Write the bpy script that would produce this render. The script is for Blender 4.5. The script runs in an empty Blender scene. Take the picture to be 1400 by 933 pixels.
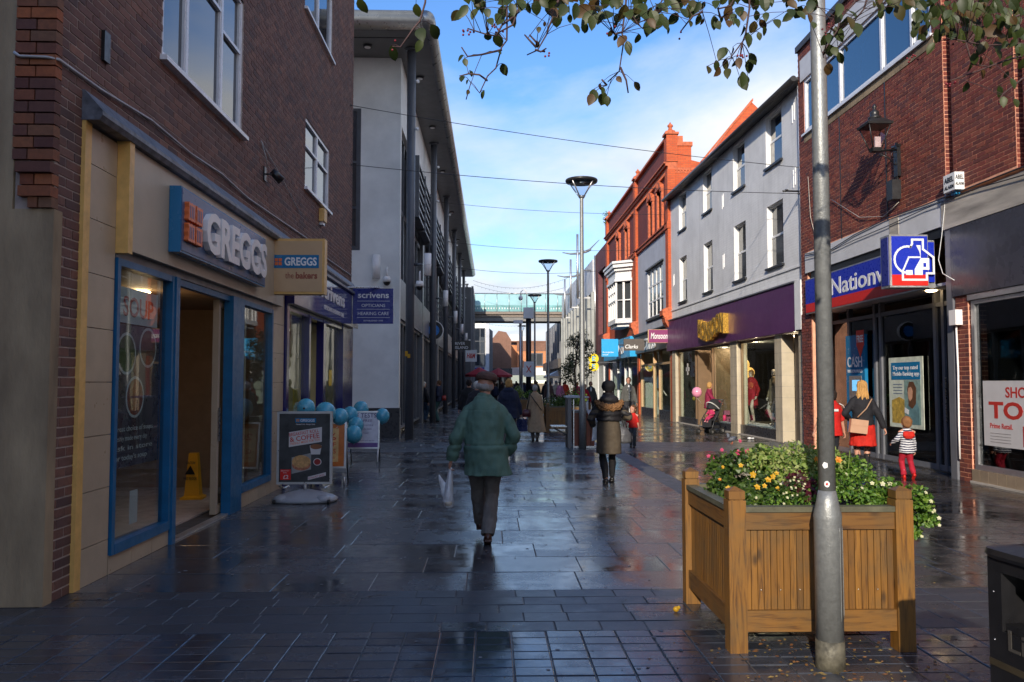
import bpy, bmesh, math, random
from math import sin, cos, pi, radians, sqrt, atan2, tan
from mathutils import Vector, Matrix, noise, Quaternion
random.seed(7)
S = bpy.context.scene
COL = S.collection
# ---------------------------------------------------------------- camera, sky, sun, exposure
cam_d = bpy.data.cameras.new('camera'); cam = bpy.data.objects.new('camera', cam_d); COL.objects.link(cam)
cam_d.sensor_width = 36; cam_d.lens = 36*1110/1400; cam_d.clip_start = .05; cam_d.clip_end = 2000
cam.location = (0, 0, 1.6); cam.rotation_euler = (radians(92.94), 0, radians(-1.55))
S.camera = cam
SKX, SKY_ = 3.3, 11.2
SUN_AZ = 196.5; SUN_EL = 20.5
world = bpy.data.worlds.new('World'); S.world = world; world.use_nodes = True
nt = world.node_tree; nt.nodes.clear()
def N(t, kind, **kw):
    n = t.nodes.new(kind)
    for k, v in kw.items():
        if k.startswith('i_'):
            n.inputs[k[2:].replace('_', ' ')].default_value = v
        else: setattr(n, k, v)
    return n
out = N(nt, 'ShaderNodeOutputWorld'); bg = N(nt, 'ShaderNodeBackground'); bg.inputs['Strength'].default_value = .15
sky = N(nt, 'ShaderNodeTexSky', sky_type='NISHITA', sun_disc=False)
sky.sun_elevation = radians(SUN_EL); sky.sun_rotation = radians(SUN_AZ); sky.air_density = 1.0; sky.dust_density = .6; sky.ozone_density = 2.2
tc = N(nt, 'ShaderNodeTexCoord'); sep = N(nt, 'ShaderNodeSeparateXYZ'); nt.links.new(tc.outputs['Generated'], sep.inputs[0])
def M(t, op, a, b=None, c=None, clamp=False):
    n = t.nodes.new('ShaderNodeMath'); n.operation = op; n.use_clamp = clamp
    for i, v in enumerate((a, b, c)):
        if v is None: continue
        if isinstance(v, (int, float)): n.inputs[i].default_value = v
        else: t.links.new(v, n.inputs[i])
    return n.outputs[0]
zz = M(nt, 'ADD', M(nt, 'MAXIMUM', sep.outputs[2], 0.0), .16)
cv = N(nt, 'ShaderNodeCombineXYZ')
nt.links.new(M(nt, 'DIVIDE', sep.outputs[0], zz), cv.inputs[0]); nt.links.new(M(nt, 'DIVIDE', sep.outputs[1], zz), cv.inputs[1])
def NZ(t, vec, scale, detail=6, rough=.55, dist=0., **kw):
    n = N(t, 'ShaderNodeTexNoise'); n.inputs['Scale'].default_value = scale; n.inputs['Detail'].default_value = detail
    n.inputs['Roughness'].default_value = rough; n.inputs['Distortion'].default_value = dist
    if vec is not None: t.links.new(vec, n.inputs['Vector'])
    return n.outputs[0]
def RAMP(t, fac, stops):
    r = t.nodes.new('ShaderNodeValToRGB'); t.links.new(fac, r.inputs[0]); e = r.color_ramp.elements
    while len(e) < len(stops): e.new(.5)
    for k, (p, c) in enumerate(stops):
        e[k].position = p; e[k].color = (c if isinstance(c, (tuple, list)) else (c, c, c)) + ((1,) if not isinstance(c, (tuple, list)) or len(c) == 3 else ())
    return r.outputs[0]
def MIX(t, fac, a, b, mode='MIX'):
    m = t.nodes.new('ShaderNodeMix'); m.data_type = 'RGBA'; m.blend_type = mode
    for s, v in ((m.inputs[0], fac), (m.inputs[6], a), (m.inputs[7], b)):
        if isinstance(v, (int, float)): s.default_value = v
        elif isinstance(v, (tuple, list)): s.default_value = tuple(v[:3])+(1,)
        else: t.links.new(v, s)
    return m.outputs[2]
mp = N(nt, 'ShaderNodeMapping'); mp.inputs['Location'].default_value = (SKX, SKY_, 0); mp.inputs['Scale'].default_value = (1.0, .8, 1); mp.inputs['Rotation'].default_value = (0, 0, radians(25))
nt.links.new(cv.outputs[0], mp.inputs[0])
n1 = NZ(nt, mp.outputs[0], .95, 10, .56, .25)
# broad cloud bank low over the street and rising to the right
low = M(nt, 'MULTIPLY', M(nt, 'SUBTRACT', .33, sep.outputs[2]), 1.3)
low = M(nt, 'MAXIMUM', low, -.10)
right = M(nt, 'MULTIPLY', M(nt, 'SUBTRACT', sep.outputs[0], .16), 1.3)
right = M(nt, 'MINIMUM', M(nt, 'MAXIMUM', right, -.03), .22)
dens = M(nt, 'ADD', M(nt, 'ADD', n1, low), right)
cl = RAMP(nt, dens, [(.49, 0.), (.60, .40), (.77, 1.)])
n2 = NZ(nt, mp.outputs[0], 2.6, 8, .55, .3)
ccol = MIX(nt, RAMP(nt, n2, [(.30, 0.), (.62, 1.)]), (3.3, 3.75, 4.4), (4.35, 4.5, 4.7))
hsv = N(nt, 'ShaderNodeHueSaturation'); hsv.inputs['Saturation'].default_value = 1.12; hsv.inputs['Value'].default_value = .92
nt.links.new(sky.outputs[0], hsv.inputs['Color'])
nt.links.new(MIX(nt, cl, MIX(nt, 1., hsv.outputs[0], (.78, .93, 1.16), 'MULTIPLY'), ccol), bg.inputs['Color']); nt.links.new(bg.outputs[0], out.inputs['Surface'])
sd = bpy.data.lights.new('sun', 'SUN'); sd.energy = 3.5; sd.angle = radians(.55); sd.color = (1, .89, .73)
so = bpy.data.objects.new('sun', sd); COL.objects.link(so)
az = radians(SUN_AZ); el = radians(SUN_EL)
sun_dir = Vector((sin(az)*cos(el), cos(az)*cos(el), sin(el)))
so.rotation_euler = sun_dir.to_track_quat('Z', 'Y').to_euler(); so.location = (-6, -12, 20)
S.view_settings.view_transform = 'Standard'; S.view_settings.look = 'None'; S.view_settings.exposure = .62; S.view_settings.gamma = 1
S.cycles.max_bounces = 7; S.cycles.transparent_max_bounces = 12; S.cycles.use_denoising = True; S.cycles.caustics_reflective = False; S.cycles.caustics_refractive = False

# ---------------------------------------------------------------- object helpers
def tag(o, label=None, cat=None, group=None, kind=None):
    if label: o['label'] = label
    if cat: o['category'] = cat
    if group: o['group'] = group
    if kind: o['kind'] = kind
    return o
def thing(name, label, cat, loc=(0, 0, 0), rz=0, group=None, kind=None):
    o = bpy.data.objects.new(name, None); COL.objects.link(o); o.empty_display_size = .2
    o.location = loc; o.rotation_euler = (0, 0, rz)
    return tag(o, label, cat, group, kind)
def WMX(o):
    m = Matrix.LocRotScale(o.location, o.rotation_euler, o.scale)
    return WMX(o.parent) @ m if o.parent else m
FACES = ((0, 3, 2, 1), (4, 5, 6, 7), (0, 1, 5, 4), (1, 2, 6, 5), (2, 3, 7, 6), (3, 0, 4, 7))
class MB:
    def __init__(s): s.v = []; s.f = []; s.mi = []; s.cur = 0; s.sm = []; s.smooth = False
    def add(s, vs, fs, smooth=None):
        b = len(s.v); s.v += [tuple(v) for v in vs]; s.f += [tuple(b+i for i in f) for f in fs]
        s.mi += [s.cur]*len(fs); s.sm += [s.smooth if smooth is None else smooth]*len(fs); return s
    def box(s, x0, x1, y0, y1, z0, z1, m=None):
        if x0 > x1: x0, x1 = x1, x0
        if y0 > y1: y0, y1 = y1, y0
        if z0 > z1: z0, z1 = z1, z0
        vs = [Vector(p) for p in ((x0, y0, z0), (x1, y0, z0), (x1, y1, z0), (x0, y1, z0), (x0, y0, z1), (x1, y0, z1), (x1, y1, z1), (x0, y1, z1))]
        if m is not None: vs = [m @ v for v in vs]
        return s.add(vs, FACES, False)
    def tube(s, pts, r, n=8, caps=True, smooth=True):
        pts = [Vector(p) for p in pts]
        rs = r if isinstance(r, (list, tuple)) else [r]*len(pts)
        vs = []; prev = None
        for i, p in enumerate(pts):
            d = (pts[min(i+1, len(pts)-1)]-pts[max(i-1, 0)])
            if d.length < 1e-9: d = Vector((0, 0, 1))
            d.normalize()
            if prev is None:
                a = d.orthogonal().normalized()
                if abs(d.z) > .9: a = Vector((1, 0, 0)); a = (a-d*a.dot(d)).normalized()
            else: a = (prev-d*prev.dot(d)); a = a.normalized() if a.length > 1e-6 else d.orthogonal().normalized()
            prev = a; b = d.cross(a)
            for k in range(n):
                t = 2*pi*k/n+ (pi/n)
                vs.append(p+(a*cos(t)+b*sin(t))*rs[i])
        fs = []
        for i in range(len(pts)-1):
            for k in range(n):
                k2 = (k+1) % n; fs.append((i*n+k, i*n+k2, (i+1)*n+k2, (i+1)*n+k))
        s.add(vs, fs, smooth)
        if caps:
            b = len(s.v)-len(vs)
            s.f.append(tuple(b+k for k in range(n-1, -1, -1))); s.f.append(tuple(b+(len(pts)-1)*n+k for k in range(n)))
            s.mi += [s.cur]*2; s.sm += [False]*2
        return s
    def loft(s, rings, n=12, smooth=True, caps=True, power=2.0):
        # rings: (centre, rx, ry[, tiltx]) horizontal ellipses
        vs = []
        for rg in rings:
            c = rg[0]
            for k in range(n):
                t = 2*pi*k/n; ct, st = cos(t), sin(t)
                e = 2/power
                vs.append((c[0]+rg[1]*math.copysign(abs(ct)**e, ct), c[1]+rg[2]*math.copysign(abs(st)**e, st), c[2]+(rg[3]*st if len(rg) > 3 else 0)))
        fs = []
        for i in range(len(rings)-1):
            for k in range(n):
                k2 = (k+1) % n; fs.append((i*n+k, i*n+k2, (i+1)*n+k2, (i+1)*n+k))
        s.add(vs, fs, smooth)
        if caps:
            b = len(s.v)-len(vs)
            s.f.append(tuple(b+k for k in range(n-1, -1, -1))); s.f.append(tuple(b+(len(rings)-1)*n+k for k in range(n)))
            s.mi += [s.cur]*2; s.sm += [False]*2
        return s
    def ball(s, c, rx, ry=None, rz=None, n=12, m=8, rot=None, smooth=True):
        ry = rx if ry is None else ry; rz = rx if rz is None else rz
        c = Vector(c); vs = [Vector((0, 0, -rz))]
        for i in range(1, m):
            a = -pi/2+pi*i/m
            for k in range(n): vs.append(Vector((rx*cos(a)*cos(2*pi*k/n), ry*cos(a)*sin(2*pi*k/n), rz*sin(a))))
        vs.append(Vector((0, 0, rz)))
        fs = []
        for k in range(n): fs.append((0, 1+(k+1) % n, 1+k))
        for i in range(m-2):
            for k in range(n):
                a = 1+i*n+k; b = 1+i*n+(k+1) % n; fs.append((a, b, b+n, a+n))
        t = len(vs)-1
        for k in range(n): fs.append((t, 1+(m-2)*n+k, 1+(m-2)*n+(k+1) % n))
        if rot is not None: vs = [rot @ v for v in vs]
        return s.add([v+c for v in vs], fs, smooth)
    def prism(s, poly, depth, m):
        # poly in local xy, extruded along local z from 0 to depth, then matrix m
        n = len(poly)
        area = sum(poly[i][0]*poly[(i+1) % n][1]-poly[(i+1) % n][0]*poly[i][1] for i in range(n))
        if area < 0: poly = poly[::-1]
        vs = [m @ Vector((x, y, 0)) for x, y in poly]+[m @ Vector((x, y, depth)) for x, y in poly]
        fs = [tuple(range(n-1, -1, -1)), tuple(range(n, 2*n))]+[(i, (i+1) % n, n+(i+1) % n, n+i) for i in range(n)]
        return s.add(vs, fs, False)
    def mesh(s, name, mats, inv=None):
        me = bpy.data.meshes.new(name)
        vs = s.v if inv is None else [tuple(inv @ Vector(v)) for v in s.v]
        me.from_pydata(vs, [], s.f)
        for m in (mats if isinstance(mats, (list, tuple)) else [mats]): me.materials.append(m)
        if s.f:
            me.polygons.foreach_set('material_index', s.mi); me.polygons.foreach_set('use_smooth', s.sm)
        me.update(); return me
    def build(s, name, mats, parent=None, kind=None, label=None):
        inv = WMX(parent).inverted() if parent is not None else None
        o = bpy.data.objects.new(name, s.mesh(name, mats, inv)); COL.objects.link(o); o.parent = parent
        return tag(o, label, kind=kind)
def copy_tree(o, parent=None):
    c = o.copy(); COL.objects.link(c); c.parent = parent
    for ch in o.children: copy_tree(ch, c)
    return c
def F(face, org):
    ax = {'E': ((0, 1, 0), (0, 0, 1), (1, 0, 0)), 'W': ((0, -1, 0), (0, 0, 1), (-1, 0, 0)), 'S': ((1, 0, 0), (0, 0, 1), (0, -1, 0)), 'N': ((-1, 0, 0), (0, 0, 1), (0, 1, 0))}[face]
    m = Matrix.Identity(4)
    for i in range(3):
        for j in range(3): m[j][i] = ax[i][j]
        m[i][3] = org[i]
    return m
_dg = None
def text(mb, s, m, h, depth=.01, bold=0., width=None, align='LEFT', sx=1.0, shear=0.):
    """letters of cap height h set with the frame m (x = reading direction, y = up)"""
    c = bpy.data.curves.new('lettering', 'FONT'); c.body = s; c.size = 1; c.extrude = .5; c.offset = bold; c.resolution_u = 3; c.shear = shear
    o = bpy.data.objects.new('lettering', c); COL.objects.link(o)
    bpy.context.view_layer.update()
    me = o.evaluated_get(bpy.context.evaluated_depsgraph_get()).to_mesh()
    vs = [v.co.copy() for v in me.vertices]; fs = [tuple(p.vertices) for p in me.polygons]
    o.to_mesh_clear(); bpy.data.objects.remove(o); bpy.data.curves.remove(c)
    if not vs: return
    x0 = min(v.x for v in vs); x1 = max(v.x for v in vs)
    k = h/.69; kx = k*sx if width is None else width/(x1-x0)
    off = {'LEFT': 0, 'CENTER': -(x1-x0)/2*kx, 'RIGHT': -(x1-x0)*kx}[align]
    mb.add([m @ Vector(((v.x-x0)*kx+off, v.y*k, (v.z+.5)*depth)) for v in vs], fs, False)
def mtx(x, y, z, rz=0, rx=0, ry=0): return Matrix.Translation((x, y, z)) @ Matrix.Rotation(rz, 4, 'Z') @ Matrix.Rotation(rx, 4, 'X') @ Matrix.Rotation(ry, 4, 'Y')

# ---------------------------------------------------------------- materials
def newmat(name):
    m = bpy.data.materials.new(name); m.use_nodes = True; t = m.node_tree; b = t.nodes['Principled BSDF']; return m, t, b
def geo_rand(t):
    a = N(t, 'ShaderNodeObjectInfo').outputs['Random']; b = N(t, 'ShaderNodeNewGeometry').outputs['Random Per Island']
    return M(t, 'FRACT', M(t, 'ADD', a, M(t, 'MULTIPLY', b, 1.0)))
def wpos(t): return N(t, 'ShaderNodeNewGeometry').outputs['Position']
def bump(t, b, h, strength=.3, dist=.01):
    n = N(t, 'ShaderNodeBump'); n.inputs['Strength'].default_value = strength; n.inputs['Distance'].default_value = dist
    t.links.new(h, n.inputs['Height']); t.links.new(n.outputs[0], b.inputs['Normal'])
def mat(name, col, rough=.6, metal=0., var=.18, scale=6., bmp=.0, bscale=40., spec=.5, rvar=.1, tint=None, stretch=None, coat=0.):
    """painted / cast / woven surface: base colour broken by wear and dirt, roughness breakup and fine relief"""
    m, t, b = newmat(name)
    p = wpos(t) if stretch is None else None
    if stretch is not None:
        mpn = N(t, 'ShaderNodeMapping'); mpn.inputs['Scale'].default_value = stretch; t.links.new(wpos(t), mpn.inputs[0]); p = mpn.outputs[0]
    n = NZ(t, p, scale, 5, .6)
    dark = tuple(c*(1-var*1.6) for c in col); lite = tuple(min(1, c*(1+var)) for c in (tint or col))
    t.links.new(RAMP(t, n, [(.25, dark), (.7, lite)]), b.inputs['Base Color'])
    b.inputs['Metallic'].default_value = metal
    n2 = NZ(t, p, scale*2.7, 3, .6)
    t.links.new(M(t, 'ADD', M(t, 'MULTIPLY', M(t, 'SUBTRACT', n2, .5), rvar*4), rough, clamp=True), b.inputs['Roughness'])
    b.inputs['Specular IOR Level'].default_value = spec
    if coat: b.inputs['Coat Weight'].default_value = coat; b.inputs['Coat Roughness'].default_value = .1
    if bmp: bump(t, b, NZ(t, p, bscale, 4, .6), bmp, .01)
    return m
def emat(name, col, s=1., base=None):
    m, t, b = newmat(name); b.inputs['Base Color'].default_value = (base or col)+(1,); b.inputs['Emission Color'].default_value = col+(1,); b.inputs['Emission Strength'].default_value = s; return m
def brickmat(name, cols, rough=.8, streak=.25):
    """one fired brick or block: a tint of its own per piece, mottled face, grit"""
    m, t, b = newmat(name); r = geo_rand(t)
    k = len(cols); base = RAMP(t, r, [((i+.5)/k, c) for i, c in enumerate(cols)])
    n = NZ(t, wpos(t), 26, 5, .65); n3 = NZ(t, wpos(t), 1.3, 5, .6)
    c = MIX(t, M(t, 'MULTIPLY', RAMP(t, n, [(.35, 0.), (.75, 1.)]), .45), base, tuple(v*.45 for v in cols[0]))
    c = MIX(t, M(t, 'MULTIPLY', RAMP(t, n3, [(.45, 0.), (.75, 1.)]), streak), c, (.06, .05, .05))
    t.links.new(c, b.inputs['Base Color']); b.inputs['Roughness'].default_value = rough
    bump(t, b, NZ(t, wpos(t), 90, 3, .7), .5, .004); return m
def bricktex(name, cols, mortar, axis='x', bw=.225, rh=.075, rough=.8, bstr=.4):
    """coursed brickwork too far off to part: axis is the wall's normal"""
    m, t, b = newmat(name); sp = N(t, 'ShaderNodeSeparateXYZ'); t.links.new(wpos(t), sp.inputs[0]); cb = N(t, 'ShaderNodeCombineXYZ')
    g = N(t, 'ShaderNodeNewGeometry'); sn = N(t, 'ShaderNodeSeparateXYZ'); t.links.new(g.outputs['True Normal'], sn.inputs[0])
    isx = M(t, 'GREATER_THAN', M(t, 'ABSOLUTE', sn.outputs[0]), .7)
    u = M(t, 'ADD', M(t, 'MULTIPLY', sp.outputs[1], isx), M(t, 'MULTIPLY', sp.outputs[0], M(t, 'SUBTRACT', 1., isx)))
    t.links.new(u, cb.inputs[0]); t.links.new(sp.outputs[2], cb.inputs[1])
    br = N(t, 'ShaderNodeTexBrick'); br.inputs['Scale'].default_value = 1; br.inputs['Brick Width'].default_value = bw; br.inputs['Row Height'].default_value = rh
    br.inputs['Mortar Size'].default_value = .008; br.inputs['Color1'].default_value = cols[0]+(1,); br.inputs['Color2'].default_value = cols[1]+(1,); br.inputs['Mortar'].default_value = mortar+(1,)
    br.inputs['Mortar Smooth'].default_value = .1
    t.links.new(cb.outputs[0], br.inputs['Vector'])
    n = NZ(t, wpos(t), .9, 6, .65); c = MIX(t, M(t, 'MULTIPLY', RAMP(t, n, [(.4, 0.), (.8, 1.)]), .4), br.outputs[0], tuple(v*.4 for v in cols[0]))
    ms_ = N(t, 'ShaderNodeMapping'); ms_.inputs['Scale'].default_value = (3.2, 3.2, .22); t.links.new(wpos(t), ms_.inputs[0])
    c = MIX(t, M(t, 'MULTIPLY', RAMP(t, NZ(t, ms_.outputs[0], 1.3, 6, .7), [(.50, 0.), (.72, 1.)]), .30), c, tuple(v*.45 for v in cols[0]))
    t.links.new(c, b.inputs['Base Color']); b.inputs['Roughness'].default_value = rough
    bump(t, b, M(t, 'SUBTRACT', 1., br.outputs['Fac']), bstr, .01); return m
def glassmat(name, tintc=(.8, .86, .86), refl=1.0):
    m, t, b = newmat(name); t.nodes.remove(b); o = t.nodes['Material Output']
    tr = N(t, 'ShaderNodeBsdfTransparent'); tr.inputs[0].default_value = tintc+(1,); gl = N(t, 'ShaderNodeBsdfGlossy'); gl.inputs['Roughness'].default_value = .015
    gl.inputs['Color'].default_value = (.95, .97, 1, 1)
    fr = N(t, 'ShaderNodeFresnel'); fr.inputs[0].default_value = 1.5
    wv = NZ(t, wpos(t), 1.4, 2, .5); bn = N(t, 'ShaderNodeBump'); bn.inputs['Strength'].default_value = .018; bn.inputs['Distance'].default_value = .05
    t.links.new(wv, bn.inputs['Height']); t.links.new(bn.outputs[0], gl.inputs['Normal'])
    mx = N(t, 'ShaderNodeMixShader'); bf = N(t, 'ShaderNodeNewGeometry').outputs['Backfacing']; t.links.new(M(t, 'MULTIPLY', M(t, 'ADD', M(t, 'MULTIPLY', fr.outputs[0], refl), .03, clamp=True), M(t, 'SUBTRACT', 1., bf)), mx.inputs[0]); t.links.new(tr.outputs[0], mx.inputs[1]); t.links.new(gl.outputs[0], mx.inputs[2])
    t.links.new(mx.outputs[0], o.inputs[0]); return m
def skyglass(name, base=(.015, .02, .03), rough=.03, ior=1.9):
    m, t, b = newmat(name); b.inputs['Base Color'].default_value = base+(1,); b.inputs['Roughness'].default_value = rough; b.inputs['IOR'].default_value = ior
    bump(t, b, NZ(t, wpos(t), .9, 2, .5), .06, .05); return m
def woodmat(name, c1, c2, axis=2, rough=.55, knots=True):
    m, t, b = newmat(name); mpn = N(t, 'ShaderNodeMapping'); sc = [16, 16, 16]; sc[axis] = 1.1; mpn.inputs['Scale'].default_value = sc
    g = N(t, 'ShaderNodeTexCoord').outputs['Object']; r = geo_rand(t)
    ofs = N(t, 'ShaderNodeCombineXYZ')
    for i in range(3): t.links.new(M(t, 'MULTIPLY', r, 9.+i*5), ofs.inputs[i])
    va = N(t, 'ShaderNodeVectorMath', operation='ADD'); t.links.new(wpos(t), va.inputs[0]); t.links.new(ofs.outputs[0], va.inputs[1])
    t.links.new(va.outputs[0], mpn.inputs[0])
    n = NZ(t, mpn.outputs[0], 2.4, 5, .6, 1.6)
    c = RAMP(t, n, [(.3, c2), (.5, c1), (.72, tuple(v*1.12 for v in c1))])
    vo = N(t, 'ShaderNodeTexVoronoi'); vo.inputs['Scale'].default_value = 1.
    m2 = N(t, 'ShaderNodeMapping'); s2 = [7, 7, 7]; s2[axis] = 3.4; m2.inputs['Scale'].default_value = s2; t.links.new(va.outputs[0], m2.inputs[0]); t.links.new(m2.outputs[0], vo.inputs['Vector'])
    if knots: c = MIX(t, RAMP(t, vo.outputs['Distance'], [(.06, .8), (.17, .0)]), c, tuple(v*.3 for v in c2))
    c = MIX(t, M(t, 'MULTIPLY', r, .5), c, tuple(v*.8 for v in c2))
    n4 = NZ(t, wpos(t), 3.5, 4, .6); c = MIX(t, M(t, 'MULTIPLY', RAMP(t, n4, [(.45, 0.), (.75, 1.)]), .5), c, (.06, .055, .03))
    t.links.new(c, b.inputs['Base Color']); b.inputs['Roughness'].default_value = rough; bump(t, b, n, .25, .004); return m
def wetstone(name, cols, r_dry=.42, r_wet=.10, puddle=.48, bmp=.25, spec=.6, darkpatch=.5):
    m, t, b = newmat(name); r = geo_rand(t); k = len(cols)
    base = RAMP(t, r, [((i+.5)/k, c) for i, c in enumerate(cols)])
    p = wpos(t); n = NZ(t, p, 30, 5, .7); n2 = NZ(t, p, 1.1, 6, .62, .4); n3 = NZ(t, p, 7, 4, .6)
    c = MIX(t, M(t, 'MULTIPLY', RAMP(t, n, [(.4, 0.), (.7, 1.)]), .35), base, tuple(v*1.6 for v in cols[-1]))
    wet = RAMP(t, M(t, 'ADD', M(t, 'MULTIPLY', n2, .8), M(t, 'MULTIPLY', n3, .2)), [(puddle-.06, 1.), (puddle+.07, 0.)])
    c = MIX(t, M(t, 'MULTIPLY', wet, darkpatch), c, tuple(v*.35 for v in cols[0]))
    t.links.new(c, b.inputs['Base Color'])
    ra = M(t, 'ADD', M(t, 'MULTIPLY', M(t, 'SUBTRACT', 1., wet), r_dry-r_wet), r_wet)
    ra = M(t, 'ADD', ra, M(t, 'MULTIPLY', M(t, 'SUBTRACT', r, .5), .10))
    ra = M(t, 'ADD', ra, M(t, 'MULTIPLY', M(t, 'SUBTRACT', n3, .5), .18), clamp=True)
    t.links.new(M(t, 'MAXIMUM', ra, .04), b.inputs['Roughness']); b.inputs['Specular IOR Level'].default_value = spec
    h = M(t, 'MULTIPLY', NZ(t, p, 130, 4, .7), M(t, 'ADD', M(t, 'MULTIPLY', M(t, 'SUBTRACT', 1., wet), .8), .2))
    h = M(t, 'ADD', h, M(t, 'MULTIPLY', n3, .5))
    bump(t, b, h, bmp, .004); return m
def leafmat(name, cols, trans=.35, rough=.45):
    m, t, b = newmat(name); r = geo_rand(t); k = len(cols)
    c = RAMP(t, r, [((i+.5)/k, c) for i, c in enumerate(cols)])
    n = NZ(t, wpos(t), 60, 3, .6); c = MIX(t, M(t, 'MULTIPLY', n, .35), c, tuple(v*.4 for v in cols[0]))
    t.links.new(c, b.inputs['Base Color']); b.inputs['Roughness'].default_value = rough
    tl = N(t, 'ShaderNodeBsdfTranslucent'); t.links.new(c, tl.inputs[0]); mx = N(t, 'ShaderNodeMixShader'); mx.inputs[0].default_value = trans
    t.links.new(b.outputs[0], mx.inputs[1]); t.links.new(tl.outputs[0], mx.inputs[2]); t.links.new(mx.outputs[0], t.nodes['Material Output'].inputs[0]); return m
m_mortar_l = mat('mortar_dark', (.40, .33, .30), .9, bmp=.4, bscale=120)
m_brick_l = brickmat('brick_purple_brown', [(.13, .058, .048), (.175, .075, .055), (.22, .098, .068), (.14, .070, .062), (.26, .118, .08), (.10, .052, .05)], streak=.45)
m_brick_q = brickmat('brick_quoin', [(.12, .04, .03), (.30, .085, .03), (.19, .10, .055), (.42, .12, .035), (.14, .055, .04)])
m_mortar_r = mat('mortar_orange', (.78, .38, .24), .9, bmp=.4, bscale=120)
m_brick_r = brickmat('brick_dark_red', [(.13, .03, .022), (.19, .04, .028), (.24, .05, .03), (.11, .035, .035), (.27, .07, .04)], streak=.15)
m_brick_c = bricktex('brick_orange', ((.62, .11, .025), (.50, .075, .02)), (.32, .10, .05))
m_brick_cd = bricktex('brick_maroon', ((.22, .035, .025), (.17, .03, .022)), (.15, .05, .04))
m_brick_d = bricktex('brick_plum', ((.17, .035, .045), (.12, .028, .036)), (.16, .10, .10))
m_brick_f = bricktex('brick_far_orange', ((.62, .24, .09), (.54, .2, .075)), (.5, .3, .18))
m_brick_fb = bricktex('brick_far_brown', ((.26, .12, .075), (.2, .095, .06)), (.25, .16, .12))
m_terra = mat('terracotta', (.52, .12, .045), .7, var=.3, scale=9, bmp=.4)
m_concrete = mat('pier_concrete', (.27, .19, .12), .85, var=.4, scale=1.6, bmp=.8, bscale=22, tint=(.33, .25, .155), stretch=(1, 1, .35))
m_band = mat('band_concrete', (.42, .38, .33), .8, var=.3, scale=2, bmp=.4, stretch=(1, .4, 3))
m_bandw = mat('band_painted', (.62, .62, .64), .6, var=.1, scale=2)
m_cream = mat('cream_tile', (.43, .34, .24), .35, var=.08, scale=2.5)
m_yellow = mat('ochre_trim', (.72, .43, .13), .45, var=.12, scale=9)
m_gfascia = mat('fascia_beige', (.45, .38, .28), .4, var=.08, scale=1.2)
m_lead = mat('lead_flashing', (.13, .14, .17), .45, var=.5, scale=7, bmp=.5, bscale=18)
m_blue = mat('frame_blue', (.004, .105, .25), .4, var=.15, scale=5)
m_bluesign = mat('sign_blue', (.015, .17, .36), .22, var=.05, scale=2)
m_bluedark = mat('sign_blue_face', (.07, .125, .25), .32, var=.05, scale=2)
m_white = mat('white_gloss', (.78, .78, .78), .35, var=.05, scale=4)
m_upvc = mat('window_white', (.74, .75, .78), .3, var=.06, scale=3)
m_letter = mat('letter_white', (.84, .80, .78), .4, var=.04)
m_orange = mat('logo_orange', (.75, .16, .04), .4, var=.05)
m_creamsign = mat('sign_cream', (.56, .37, .20), .4, var=.04)
m_brownred = mat('letter_rust', (.30, .08, .04), .5, var=.04)
m_navy = mat('navy_gloss', (.012, .012, .13), .14, var=.1, scale=2, coat=.6)
m_navysign = mat('navy_sign', (.02, .03, .22), .3, var=.05)
m_black = mat('black_paint', (.012, .012, .014), .35, var=.2, scale=8)
m_rubber = mat('black_rubber', (.015, .015, .015), .7)
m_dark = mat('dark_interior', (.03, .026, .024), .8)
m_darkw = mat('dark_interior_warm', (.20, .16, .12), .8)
m_steel = mat('stainless', (.55, .55, .55), .28, 1., var=.15, scale=12)
m_galv = mat('galvanised', (.26, .27, .27), .45, .45, var=.12, scale=30, bmp=.25, bscale=70)
m_galvd = mat('galvanised_weathered', (.13, .12, .09), .6, .3, var=.4, scale=20, bmp=.4)
m_alu = mat('aluminium', (.55, .55, .56), .35, .8, var=.1, scale=5)
m_anth = mat('anthracite', (.085, .09, .105), .38, .0, var=.12, scale=3)
m_anthl = mat('anthracite_light', (.15, .155, .175), .4, var=.12, scale=3)
m_roofm = mat('roof_metal', (.36, .35, .33), .32, .7, var=.12, scale=2)
m_soffit = mat('soffit_grey', (.17, .165, .16), .5, var=.1, scale=1.5)
m_render = mat('white_render', (.78, .78, .76), .7, var=.12, scale=.9, bmp=.15, bscale=60)
m_epier = mat('pier_grey', (.34, .35, .34), .6, var=.15, scale=1.2)
m_grender0 = mat('grey_paint_brick', (.46, .46, .47), .75, var=.14, scale=1.6, bmp=.0)
m_lrender = mat('bluegrey_render', (.50, .52, .58), .7, var=.1, scale=1.2)
m_plinth = mat('dark_plinth', (.04, .04, .045), .3, var=.2, scale=5)
m_purple = mat('fascia_purple', (.095, .028, .105), .38, var=.08, scale=1.5)
m_purplesign = mat('sign_plum', (.24, .04, .14), .35, var=.04)
m_gold = mat('gold_letters', (.80, .46, .08), .25, .7, var=.05, scale=5)
m_stile = mat('stone_tile', (.50, .43, .32), .4, var=.1, scale=3)
m_bronze = mat('bronze_frame', (.22, .14, .08), .4, .3, var=.1)
m_cyan = mat('fascia_cyan', (.02, .36, .72), .35, var=.04)
m_taupe = mat('fascia_taupe', (.085, .07, .062), .45, var=.08)
m_slate = mat('slate_roof', (.05, .05, .055), .6, var=.3, scale=10)
m_gutter = mat('black_gutter', (.02, .02, .022), .4, var=.2)
m_nwblue = mat('sign_royal', (.012, .03, .42), .3, var=.04)
m_nwred = mat('sign_red', (.62, .02, .015), .35, var=.04)
m_greyfascia = mat('fascia_charcoal', (.05, .05, .065), .28, var=.15, scale=1.2)
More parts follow.
